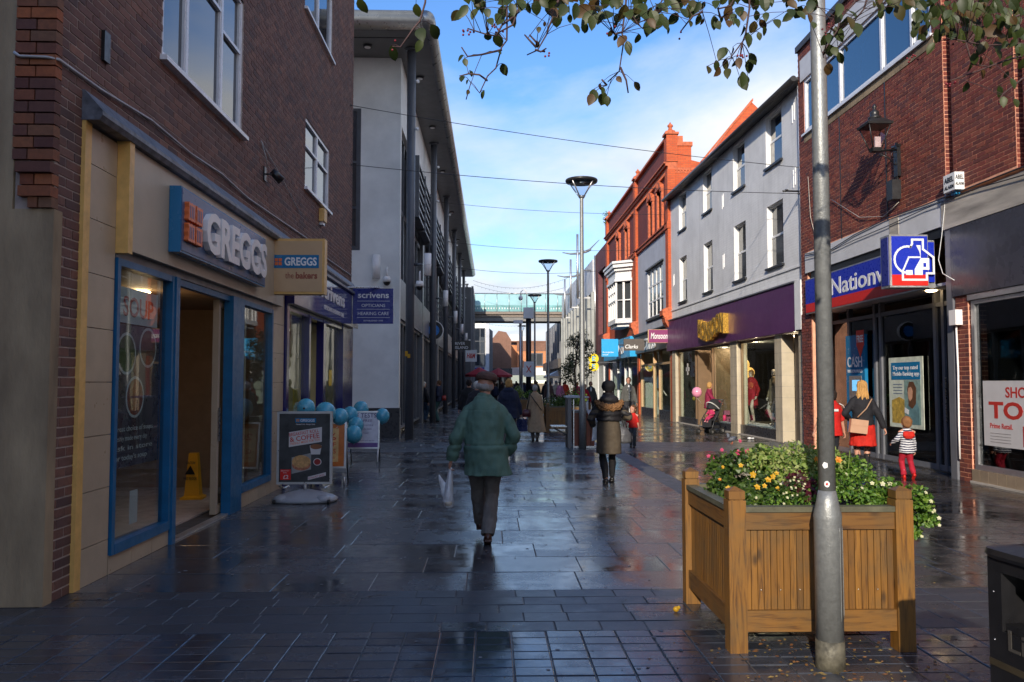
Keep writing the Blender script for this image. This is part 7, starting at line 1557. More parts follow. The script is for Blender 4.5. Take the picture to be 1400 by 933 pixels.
def cap_(q):
    R = Matrix.Rotation(-.12, 3, 'Z') @ Matrix.Rotation(-.16, 3, 'X') @ Matrix.Rotation(.10, 3, 'Y')
    q.loft([((0, 0, .0), .82*hr, .92*hr), ((0, -.02*hr, .28*hr), .88*hr, 1.0*hr), ((0, .0, .52*hr), .78*hr, .9*hr), ((0, .08*hr, .70*hr), .48*hr, .6*hr), ((0, .1*hr, .76*hr), .12*hr, .2*hr)], 22); q.ball((0, .95*hr, .06*hr), .55*hr, .42*hr, .07*hr, 14, 7)
    q.v = [tuple(hc+Vector((.01, -.15*hr, .30*hr))+R @ Vector(v)) for v in q.v]
extra(t, 'flat_cap', m_cap, cap_, .007, (.004, (20, 20, 20), None))
extra(t, 'cuff', m_green, lambda q: q.tube([Vector(t['_w'][0])+Vector((.0, -.01, .04)), Vector(t['_w'][0])+Vector((0, .0, .0))], [.052, .050], 14), .008)
wl = WMX(t) @ Vector(t['_w'][0]); clean(t)
bg_ = thing('carrier_bag', 'thin white carrier bag hanging from the elderly man\'s hand', 'bag', tuple(wl)); m_bag = mat('bag_plastic', (.62, .64, .66), .35, var=.12, scale=14, bmp=.3); q = MB(); bx, by, bz = wl.x-.005, wl.y+.02, wl.z-.09
q.loft([((bx-.005, by, bz+.01), .018, .03), ((bx-.01, by, bz-.10), .030, .05), ((bx-.02, by, bz-.22), .045, .07), ((bx-.028, by, bz-.32), .055, .065), ((bx-.018, by, bz-.375), .045, .05), ((bx-.01, by, bz-.39), .02, .02)], 16)
q.loft([((bx-.12, by, bz-.06), .006, .01), ((bx-.095, by, bz-.12), .03, .02), ((bx-.055, by, bz-.25), .04, .03), ((bx-.03, by, bz-.34), .03, .03)], 12)
for v in range(len(q.v)): pass
inv = WMX(bg_).inverted(); q.v = [tuple(inv @ Vector(v)) for v in q.v]; skin(q, 'bag_body', m_bag, bg_, .006, 2, (.006, (25, 25, 8), None))
MB().ball((bx-.022, by-.03, bz-.335), .042, .04, .036, 12, 8).build('contents', mat('bag_contents', (.55, .48, .38), .6), bg_)
# --- woman with fur trimmed hood
m_brcoat = cloth('taupe_coat', (.085, .066, .045)); m_puff = cloth('black_quilt', (.016, .015, .017), rough=.55); m_fur = cloth('brown_fur', (.20, .10, .04), var=.5, scale=60)
t = person('woman in black hat and fur trimmed dark coat carrying a handbag', (1.90, 13.0, 0), .02, 1.64, ((-.07, -.10, .0, 0), (.075, .16, .0, .25)), ((-.24, .18, .96), (.30, .24, 1.10)), ((-.7, -1, 0), (.5, -1, -.3)), vox=.012, hair=('short', 'dark'),
           top=('coat', m_brcoat, .020, .50, dict(flare=.012, amp=.008)), bottom=('tights', m_wool, .006, .04), shoes=m_boot, curl=.6, girth=1.06)
hc = Vector(t['_hc']); hr = t['_hr']; wr_ = [Vector(a) for a in t['_w']]; el_ = [Vector(a) for a in t['_e']]; s = 1.64/1.75
def puff(q):
    q.loft([((0, 0, .99), .20, .155), ((0, 0, 1.08), .20, .165), ((0, 0, 1.18), .19, .155), ((0, 0, 1.27), .165, .135), ((0, 0, 1.34), .11, .10)], 20)
    for i, e in enumerate((-1, 1)): q.tube([Vector((e*.155, 0, 1.26)), el_[i]], [.068, .062], 12); q.ball(el_[i], .062, n=10, m=7); q.tube([el_[i], wr_[i]], [.06, .044], 12); q.ball((e*.155, 0, 1.26), .068)
extra(t, 'quilted_top', m_puff, puff, .011, (.010, (8, 8, 22), lambda p: .006*sin(p.z*70)), 3)
def fur(q): q.tube([(.20*cos(a)*1.0, -.06-.10*cos((a-pi/2)*1) if False else -.03-.105*sin(a)*1.0, 1.31-.11*sin(a)) for a in [i*pi/12 for i in range(13)]], [.035+.022*sin(i*pi/12) for i in range(13)], 12)
extra(t, 'fur_trim', m_fur, fur, .009, (.028, (45, 45, 45), None), 1)
extra(t, 'hood', m_puff, lambda q: (q.ball((0, -.06, 1.335), .155, .10, .085, 14, 9), q.loft([((0, -.005, 1.34), .115, .10), ((0, .0, 1.45), .085, .085)], 14)), .011, (.008, (9, 9, 9), None))
extra(t, 'hat', m_wool, lambda q: (q.ball(hc+Vector((0, -.12*hr, .30*hr)), .92*hr, .98*hr, .80*hr, 16, 10), q.loft([(tuple(hc+Vector((0, -.1*hr, -.35*hr))), .74*hr, .82*hr), (tuple(hc+Vector((0, -.1*hr, .2*hr))), .86*hr, .92*hr)], 16)), .010, (.006, (16, 16, 16), None))
wR = WMX(t) @ wr_[1]; clean(t)
hb_ = thing('handbag', 'dark grey slouchy handbag at the fur hooded woman\'s right side', 'bag', (wR.x-.08, wR.y-.05, .6)); cx, cy = 2.125, 13.05
q = MB(); q.loft([((cx, cy, .63), .13, .05), ((cx, cy, .66), .15, .07), ((cx, cy, .78), .145, .065), ((cx-.0, cy, .86), .09, .035), ((cx-.01, cy, .90), .05, .02)], 18, power=2.6); inv = WMX(hb_).inverted(); q.v = [tuple(inv @ Vector(v)) for v in q.v]; skin(q, 'bag_body', mat('grey_leather', (.06, .06, .065), .45, var=.2), hb_, .009, 2, (.006, (18, 18, 12), None))
MB().tube([(cx-.06, cy, .88), (cx-.05, cy, 1.0), (2.09, cy+.0, 1.10), (cx+.0, cy, 1.0), (cx+.03, cy, .88)], .009, 6).build('handle', m_boot, hb_)
o = MB().prism([(0, 0), (.13, .02), (.12, .30), (.03, .33)], .008, F('S', (1.64, 13.12, .66))); tag(o.build('paper_bag', m_bag), 'white paper bag held low at the fur hooded woman\'s left side', 'bag')
# --- beige coat
m_beige = cloth('beige_coat', (.36, .25, .15)); 
t = person('grey haired woman in long beige coat with a maroon bag walking away', (1.25, 22.6, 0), -.05, 1.56, ((-.06, .1, 0, 0), (.07, -.04, 0, 0)), ((-.24, .12, .78), (.22, .12, .80)), vox=.014, hair=('short', 'grey'), top=('coat', m_beige, .022, .26, dict(flare=.035, amp=.012, fs=(10, 10, 3), collar=.04, swing=.08)), bottom=('trousers', m_gtrs, .012, .02), girth=1.05, lean=.03)
extra(t, 'strap', m_boot, lambda q: q.tube([(-.15, -.12, 1.30), (-.02, -.175, 1.12), (.14, -.17, .90), (.19, -.05, .84)], .014, 6)); clean(t)
b = thing('handbag', 'maroon and black handbag hung at the beige coated woman\'s left', 'bag', (1.0, 22.5, .6)); q = MB(); q.loft([((1.01, 22.5, .66), .12, .06), ((1.0, 22.5, .78), .13, .07), ((1.02, 22.5, .86), .08, .04)], 14, power=3); q.build('bag_body', mat('maroon_leather', (.09, .015, .02), .4), b); MB().tube([(1.02, 22.5, .86), (1.07, 22.48, 1.1), (1.1, 22.46, 1.32)], .018, 6).build('strap', m_boot, b)
# --- navy coat, dark coats behind the green coated man
m_navyc = cloth('navy_coat', (.014, .02, .045)); m_dkc = cloth('charcoal_coat', (.022, .022, .028))
t = person('fair haired person in navy hooded coat just right of the green coat', (.47, 20.2, 0), .05, 1.72, ((-.08, .1, 0), (.08, -.1, 0)), ((-.3, .02, .8), (.30, .05, .80)), vox=.015, hair=('bob', 'blonde'), top=('coat', m_navyc, .035, .72, dict(hood=1, collar=.04)), bottom=('trousers', m_gtrs, .012, .02), girth=1.22); clean(t)
b = thing('carrier_bag', 'shiny navy carrier bag beside the navy coated person', 'bag', (.80, 20.25, .4)); MB().loft([((.80, 20.25, .40), .13, .07), ((.79, 20.25, .70), .12, .05)], 4, False).build('bag_body', mat('bag_navy', (.02, .03, .09), .3), b); MB().tube([(.72, 20.25, .70), (.77, 20.25, .80), (.84, 20.25, .70)], .012, 6).build('handle', m_boot, b)
t = person('grey haired person in dark coat seen past the green coat\'s left shoulder', (-.33, 20.6, 0), 0, 1.66, vox=.016, hair=('short', 'white'), top=('coat', m_dkc, .03, .5, {}), bottom=('trousers', m_gtrs, .012, .02), girth=1.15); clean(t)
t = person('person in black coat partly hidden at the far left of the green coat', (-.62, 24, 0), 0, 1.72, vox=.018, hair=('short', 'dark'), top=('coat', m_wool, .03, .5, {}), bottom=('trousers', m_gtrs, .012, .02)); clean(t)
# --- man in grey hooded jacket
m_hood = cloth('grey_hoodie', (.085, .085, .08)); m_char = cloth('charcoal_jeans', (.03, .03, .035))
t = person('short haired man in grey hooded jacket walking towards the viewer', (5.03, 29.4, 0), pi-.05, 1.82, ((-.08, .22, 0, 0), (.08, -.16, .02, .2)), ((-.27, .10, .80), (.27, -.02, .80)), vox=.014, hair=('short', 'brown'), face=True, top=('jacket', m_hood, .018, .88, dict(amp=.010, hood=1, collar=.04)), bottom=('trousers', m_char, .012, .02), girth=1.05)
extra(t, 'tshirt', m_white, lambda q: (q.ball((0, .10, 1.46), .045, .035, .06, 10, 7))); extra(t, 'zip', m_steel, lambda q: (q.box(-.006, .006, .15, .158, .95, 1.42), q.tube([(-.05, .15, 1.43), (-.06, .165, 1.2)], .006, 5), q.tube([(.05, .15, 1.43), (.055, .165, 1.25)], .006, 5))); clean(t)
# --- boy in red
m_redt = cloth('red_shirt', (.50, .015, .012)); m_gsch = cloth('school_grey', (.05, .055, .06))
t = person('small boy in red polo shirt and grey trousers facing the viewer', (3.55, 20.15, 0), pi-.35, 1.06, ((-.07, .10, 0, 0), (.09, -.06, 0, 0)), ((-.26, .05, .72), (.30, .10, .80)), vox=.010, hair=('bob', 'brown'), face=True, hk=1.5, top=('shirt', m_redt, .012, .80, dict(amp=.006, sleeve=.5)), bottom=('trousers', m_gsch, .010, .02), head=(-.4, 0), curl=.5); clean(t)
# --- pair by the columns
m_jean = cloth('blue_jeans', (.05, .09, .15)); m_teal = cloth('teal_trousers', (.03, .08, .08))
t = person('white haired person in grey jacket and jeans standing by the columns', (-2.72, 33.6, 0), -.9, 1.66, vox=.016, hair=('bob', 'white'), top=('jacket', m_dkc, .03, .85, {}), bottom=('trousers', m_jean, .012, .02)); clean(t)
t = person('man in navy jacket with a red bag standing by the second column', (-2.08, 33.2, 0), 1.4, 1.72, ((-.1, 0, 0), (.1, .05, 0)), ((-.2, .2, .98), (.2, .2, .98)), vox=.015, hair=('short', 'brown'), top=('jacket', m_navyc, .03, .85, {}), bottom=('trousers', m_teal, .014, .02)); clean(t)
b = thing('handbag', 'small red bag at the navy jacketed man\'s back', 'bag', (-1.88, 33.1, .9)); MB().loft([((-1.87, 33.1, .88), .09, .06), ((-1.87, 33.1, 1.08), .08, .05)], 10, power=3).build('bag_body', mat('red_leather', (.25, .02, .015), .4), b); MB().tube([(-1.87, 33.1, 1.08), (-1.95, 33.1, 1.40)], .01, 5).build('strap', m_boot, b)
# --- mother and pushchair
m_mar = cloth('maroon_top', (.22, .015, .05)); m_pinkt = cloth('pink_babywear', (.42, .03, .10))
t = person('blonde woman in maroon top leaning on a pushchair by the shop window', (7.12, 26.35, 0), -1.95, 1.64, ((-.08, .05, 0), (.08, -.08, 0)), ((-.22, .30, 1.0), (.24, .42, 1.02)), vox=.013, hair=('bob', 'blonde'), face=True, top=('top', m_mar, .016, .82, {}), bottom=('trousers', m_char, .012, .02), head=(.5, 0), lean=.03); clean(t)
pc = thing('pushchair', 'black pushchair with grey hood standing by the purple shop', 'pushchair', (6.95, 25.45, 0)); m_pf = mat('pushchair_frame', (.03, .03, .033), .35); m_pfab = cloth('pushchair_fabric', (.02, .02, .024)); Mp = Matrix.Translation((6.95, 25.45, 0)) @ Matrix.Rotation(2.35, 4, 'Z')   # faces +Y local
def pb(name, m, fn, par=pc):
    q = MB(); fn(q); q.v = [tuple(Mp @ Vector(v)) for v in q.v]; return q.build(name, m, par)
def wheel(x, y, r): 
    for dx in (-.025, .025):
        o = pb('wheel', m_rubber, lambda q: q.tube([(x+dx-.014, y, r), (x+dx+.014, y, r)], r, 18)); pb('rim', m_alu, lambda q: q.tube([(x+dx-.016, y, r), (x+dx+.016, y, r)], r*.45, 12), o)
for sx in (-1, 1): wheel(sx*.24, .38, .085); wheel(sx*.24, -.25, .10)
pb('frame', m_pf, lambda q: [(q.tube([(s_*.23, .38, .10), (s_*.23, .20, .42), (s_*.22, -.12, .70), (s_*.21, -.35, 1.02), (s_*.20, -.45, 1.06)], .015, 8), q.tube([(s_*.23, -.25, .10), (s_*.23, -.02, .50), (s_*.23, .06, .58)], .013, 8), q.tube([(s_*.23, .38, .1), (s_*.23, -.25, .12)], .011, 6)) for s_ in (-1, 1)] and q.tube([(-.20, -.45, 1.06), (.20, -.45, 1.06)], .017, 8))
pb('seat', m_pfab, lambda q: (q.box(-.18, .18, -.06, .24, .42, .46), q.box(-.18, .18, -.22, -.04, .44, .48), q.add([(-.18, -.08, .45), (.18, -.08, .45), (.18, -.30, .95), (-.18, -.30, .95), (-.18, -.11, .44), (.18, -.11, .44), (.18, -.33, .94), (-.18, -.33, .94)], FACES, False), q.box(-.16, .16, .24, .27, .25, .45), q.box(-.17, .17, .24, .36, .22, .25)))
def hoodf(q):
    for k in range(7):
        a0, a1 = .15+k*.27, .15+(k+1)*.27
        for j in range(8):
            b0, b1 = pi*j/8, pi*(j+1)/8
            f = lambda a, b_: (.20*cos(b_), -.20+.36*cos(a)*.9*sin(b_)*1.0+.0, .72+.0+.36*sin(a)*sin(b_)+.02)
            q.add([f(a0, b0), f(a1, b0), f(a1, b1), f(a0, b1)], [(0, 1, 2, 3)], True)
pb('hood', m_pfab, hoodf); pb('hood_rim', mat('hood_grey', (.5, .5, .48), .5), lambda q: q.tube([(.205*cos(pi*j/12), -.20+.33*sin(pi*j/12)*cos(.15), .74+.33*sin(pi*j/12)*.75) for j in range(13)], .018, 6))
pb('basket', m_pfab, lambda q: q.box(-.18, .18, -.2, .2, .16, .26)); o = pb('pink_bag', m_pinkt, lambda q: q.loft([((-.24, -.42, .40), .05, .08), ((-.24, -.42, .58), .045, .06)], 10)); 
t = person('toddler in bright pink sitting in the pushchair', tuple(Mp @ Vector((0, -.02, .18))), 2.35, .78, ((-.07, .5, .30), (.07, .5, .30)), ((-.2, .3, .95), (.2, .3, .95)), vox=.010, hair=('short', 'blonde'), face=True, hk=1.7, top=('top', m_pinkt, .02, .82, {}), bottom=('trousers', m_pinkt, .02, .02), shoes=mat('pink_shoe', (.7, .3, .35), .5), sit=[((-.09, .40, .72), (-.09, .62, .50)), ((.09, .40, .72), (.09, .64, .52))]); clean(t)
balloon(6.50, 25.4, 1.30, .155, 'pale pink balloon floating beside the pushchair handle', mat('balloon_pink', (.70, .26, .38), .25, var=.04), (6.72, 25.55, .9), None)
# --- bank side group
m_red2 = cloth('red_tunic', (.48, .018, .01)); m_blk = cloth('black_jacket', (.014, .014, .018)); m_leg = cloth('black_leggings', (.014, .016, .022))
BW = (6.55, 14.15, 0)
t = person('long haired blonde woman in black jacket and red tunic holding a child\'s hand', BW, -.25, 1.66, ((-.07, -.05, 0), (.08, .12, 0)), ((-.20, .15, 1.0), (.37, -.05, .82)), ((-1, -1, 0), (1, -.6, 0)), vox=.012, hair=('long', 'blonde'), top=('jacket', m_blk, .020, .90, dict(amp=.008)), bottom=('skirt', m_red2, .02, .52), curl=.9)
extra(t, 'bag_strap', mat('strap_tan', (.42, .25, .15), .5), lambda q: q.tube([(.13, -.14, 1.32), (.03, -.18, 1.15), (-.12, -.20, 1.0)], .010, 6)); clean(t)
b = thing('handbag', 'tan shoulder bag on the back of the blonde woman', 'bag', (6.37, 13.95, .85)); m = Matrix.Translation((6.37, 13.93, .86)) @ Matrix.Rotation(.12, 4, 'Y'); m_tan = mat('tan_leather', (.48, .28, .18), .45, var=.08); MB().box(-.15, .15, -.04, .04, -.13, .10, m).build('bag_body', m_tan, b); MB().box(-.15, .15, -.048, -.04, .0, .105, m).build('flap', m_tan, b)
ms, tt_, bb = newmat('striped_knit'); sp_n = N(tt_, 'ShaderNodeSeparateXYZ'); tt_.links.new(wpos(tt_), sp_n.inputs[0]); w = M(tt_, 'FRACT', M(tt_, 'MULTIPLY', M(tt_, 'ADD', sp_n.outputs[2], M(tt_, 'MULTIPLY', NZ(tt_, wpos(tt_), 9, 2), .03)), 26.)); tt_.links.new(RAMP(tt_, w, [(.48, (.015, .02, .06)), (.52, (.62, .62, .64))]), bb.inputs['Base Color']); bb.inputs['Roughness'].default_value = .8
m_redt2 = cloth('red_trousers', (.36, .012, .03)); m_rboot = mat('red_boot', (.55, .015, .01), .35)
t = person('toddler in striped hooded top and red trousers walking with the blonde woman', (6.99, 13.5, 0), -.12, 1.05, ((-.07, .08, .0, 0), (.11, -.14, .05, .7)), ((-.38, .06, .98), (.22, .05, .75)), ((-.5, -1, -.4), (1, -1, 0)), vox=.009, hair=('short', 'lightbrown'), hk=1.55, top=('top', ms, .022, .72, dict(amp=.008, fs=(14, 14, 14))), bottom=('trousers', m_redt2, .016, .03), shoes=m_rboot, curl=.8)
extra(t, 'hood', m_red2, lambda q: q.loft([((0, -.085, .665), .06, .03), ((0, -.10, .72), .10, .035), ((0, -.075, .79), .085, .035)], 12), .008)
extra(t, 'boot_dots', m_pw, lambda q: [q.ball((-.045+.018*(j % 2), .03, .05+j*.022), .006, n=6, m=5) for j in range(5)]); clean(t)
t = person('child in red football shirt with white trim behind the lamp post', (6.02, 14.2, 0), .1, 1.5, ((-.08, .1, 0), (.08, -.1, 0)), ((-.34, .10, .84), (.30, .05, .82)), ((-1, -.6, 0), (1, -.6, 0)), vox=.012, hair=('short', 'dark'), hk=1.15, top=('shirt', m_redt, .022, .78, dict(sleeve=.5)), bottom=('trousers', m_leg, .012, .02))
extra(t, 'shirt_trim', m_pw, lambda q: [q.tube([(e*.10, -.09, 1.235), (e*.19, -.05, 1.20), (e*.25, -.03, 1.10)], .008, 5) for e in (-1, 1)] and q.box(-.03, .05, -.145, -.13, 1.10, 1.14)); clean(t)
# --- middle distance walkers and the crowd
m_greyc = cloth('grey_coat', (.07, .07, .065)); m_mag = cloth('magenta_coat', (.65, .015, .12)); m_lp = cloth('light_pink_coat', (.65, .22, .32)); m_rd = cloth('orange_red_coat', (.65, .05, .02)); m_crm = cloth('cream_coat', (.5, .42, .32)); m_brn = cloth('brown_coat', (.10, .06, .05)); m_grn = cloth('olive_coat', (.05, .07, .03)); m_dpl = cloth('wine_coat', (.16, .02, .03))
t = person('woman in open dark grey coat and white top walking this way', (4.78, 38.5, 0), pi, 1.68, ((-.08, .15, 0), (.08, -.1, 0)), vox=.02, hair=('bob', 'lightbrown'), face=True, top=('coat', m_greyc, .025, .75, {}), bottom=('trousers', m_wool, .01, .02)); extra(t, 'blouse', m_white, lambda q: q.ball((0, .12, 1.27), .04, .03, .13, 10, 7)); clean(t)
b = thing('handbag', 'reddish bag carried beside the woman in the open grey coat', 'bag', (4.45, 38.4, .8)); MB().loft([((4.5, 38.4, .75), .13, .07), ((4.5, 38.4, 1.0), .12, .06)], 10, power=3).build('bag_body', bpy.data.materials['red_leather'], b)
t = person('walker in a bright magenta coat seen from behind', (4.62, 43, 0), 0, 1.66, ((-.08, .12, 0), (.08, -.12, 0)), vox=.02, hair=('short', 'blonde'), top=('coat', m_mag, .035, .75, dict(hood=1)), bottom=('trousers', m_wool, .01, .02), girth=1.15); clean(t)
t = person('slim walker in red and white just left of the grey coated woman', (4.35, 37.2, 0), pi, 1.55, vox=.02, hair=('short', 'brown'), face=False, top=('top', m_redt2, .015, .8, {}), bottom=('trousers', m_pw, .01, .02), girth=.85); clean(t)
protos = []
for i, (hr_, gi, sk) in enumerate(((('short', 'dark'), 1.05, 0), (('bob', 'brown'), 1.0, 1), (('long', 'dark'), .95, 0), (('short', 'grey'), 1.15, 1))):
    p = person('p', (0, 0, 0), 0, 1.7, ((-.08, .16-.1*sk, 0), (.08, -.14, 0)), ((-.28, .08, .8), (.28, -.04, .8)), vox=.026, hair=hr_, top=('coat', m_wool, .03, .62+.15*sk, {}), bottom=('trousers', m_char, .012, .02), girth=gi); clean(p); protos.append(p)
CR = [(-.2, 50, m_wool, 'walker in black at the left edge of the far crowd'), (.35, 55, m_navyc, 'walker in navy just right of the flat cap in the crowd'), (.75, 47, m_dkc, 'walker in charcoal beside the fair haired navy coat'), (1.3, 58, m_brn, 'walker in brown left of the camera mast'), (1.75, 52, m_grn, 'walker in olive left of the camera mast'), (2.45, 44, m_wool, 'dark capped walker standing under the red cross notice'), (2.9, 56, m_crm, 'walker in cream right of the camera mast'),
      (3.35, 60, m_dkc, 'walker in charcoal between the second and third street lamps'), (3.7, 54, m_wool, 'dark walker left of the second street lamp'), (3.55, 49, m_brn, 'brown coated walker right behind the planter shrubs'), (4.2, 57, m_dpl, 'walker in wine red left of the cream coat'), (4.55, 56, m_crm, 'cream coated walker next to the light pink coat'), (4.75, 55, m_lp, 'walker in a light pink jacket'), (5.15, 55.5, m_rd, 'walker in a bright orange red jacket'),
      (.1, 66, m_brn, 'distant brown coated walker far left'), (1.0, 70, m_dpl, 'distant wine coated walker beneath the parasols'), (2.2, 68, m_wool, 'distant black coated walker in mid street'), (3.0, 72, m_navyc, 'distant navy coated walker in mid street'), (4.0, 69, m_grn, 'distant olive coated walker right of mid street'), (5.0, 74, m_wool, 'distant black coated walker on the right'), (5.8, 64, m_dkc, 'charcoal coated walker near the pale modern shopfronts'), (1.6, 80, m_crm, 'farthest cream coated walker under the bridge'), (3.6, 84, m_brn, 'farthest brown coated walker under the bridge'), (-.6, 78, m_wool, 'farthest black coated walker by the left shops'),
      (.9, 62, m_wool, 'black coated walker between the parasols and the mast'), (2.0, 62, m_dkc, 'charcoal walker directly behind the mast'), (4.9, 66, m_dpl, 'wine coated walker behind the pink jackets')]
for i, (x, y, m, lb) in enumerate(CR):
    p = protos[i % 4] if i < 4 else copy_tree(protos[i % 4]); p.location = (x, y, 0); p.rotation_euler = (0, 0, (0 if i % 3 else pi)+random.uniform(-.5, .5)); p.scale = [random.uniform(.93, 1.05)]*3
    p['label'] = lb; p['category'] = 'person'; p['group'] = 'shoppers in the far crowd'
    for c in p.children:
        if c.name.startswith('coat'): c.material_slots[0].link = 'OBJECT'; c.material_slots[0].material = m
# --- mannequins and stock in the purple shop
m_man = mat('mannequin_pale', (.55, .45, .38), .4)
def mann(lab, x, y, rz, topm, hem, hairc=None, z=.32):
    p = tuple(gm @ Vector((x, y, z))); t = person(lab, p, rz, 1.72, hair=hairc, vox=.018, skinm=m_man, shoes=None, top=('dress', topm, .015, hem, dict(amp=.006)), name='mannequin', cat='mannequin', group='mannequins in the purple shop window', hands=((-.26, .1, .85), (.26, .05, .85))); clean(t)
mann('mannequin in a deep red dress beside the amber globe lamp', .75, 26.15, 2.2, cloth('dress_red', (.28, .01, .015)), .55, ('bob', 'blonde'))
mann('mannequin in a beige knee length dress, left of the pair', .75, 24.15, 1.9, cloth('dress_beige', (.28, .20, .12)), .62)
mann('mannequin in a pale cream jacket, right of the pair', .70, 23.45, 1.7, cloth('dress_cream', (.50, .46, .38)), .80)
mann('mannequin in dark teal at the near end of the big window', 1.25, 24.8, 1.5, cloth('dress_teal', (.02, .07, .10)), .5)
rk = random.Random(8)
for i, (y, z, lab) in enumerate(((31.2, .25, 'heap of toys and bright goods low in the far window'), (27.4, .25, 'pink gift boxes stacked in the middle window'), (22.5, .3, 'white display boxes at the near end of the big window'))):
    t = thing('shop_display', lab, 'display', tuple(gm @ Vector((.6, y, z))))
    for k in range(9):
        c = [(.4, .03, .05), (.5, .35, .05), (.05, .3, .1), (.5, .2, .3), (.1, .2, .4)][rk.randrange(5)] if i == 0 else ((.45, .12, .2) if i == 1 else (.6, .6, .6)); h = rk.uniform(.12, .3); a = y+rk.uniform(-.7, .7); b_ = .4+rk.uniform(0, .4); zz_ = z+(rk.uniform(0, 1.0) if i == 0 else rk.choice((0, .25)))
        g_ = GMB(); (g_.ball((b_, a, zz_+h/2), h*.5, n=10, m=7) if i == 0 and k % 2 else g_.box(b_-.1, b_+.1, a-h*.45, a+h*.45, zz_, zz_+h)); g_.build('item', mat('stock', c, .6), t)
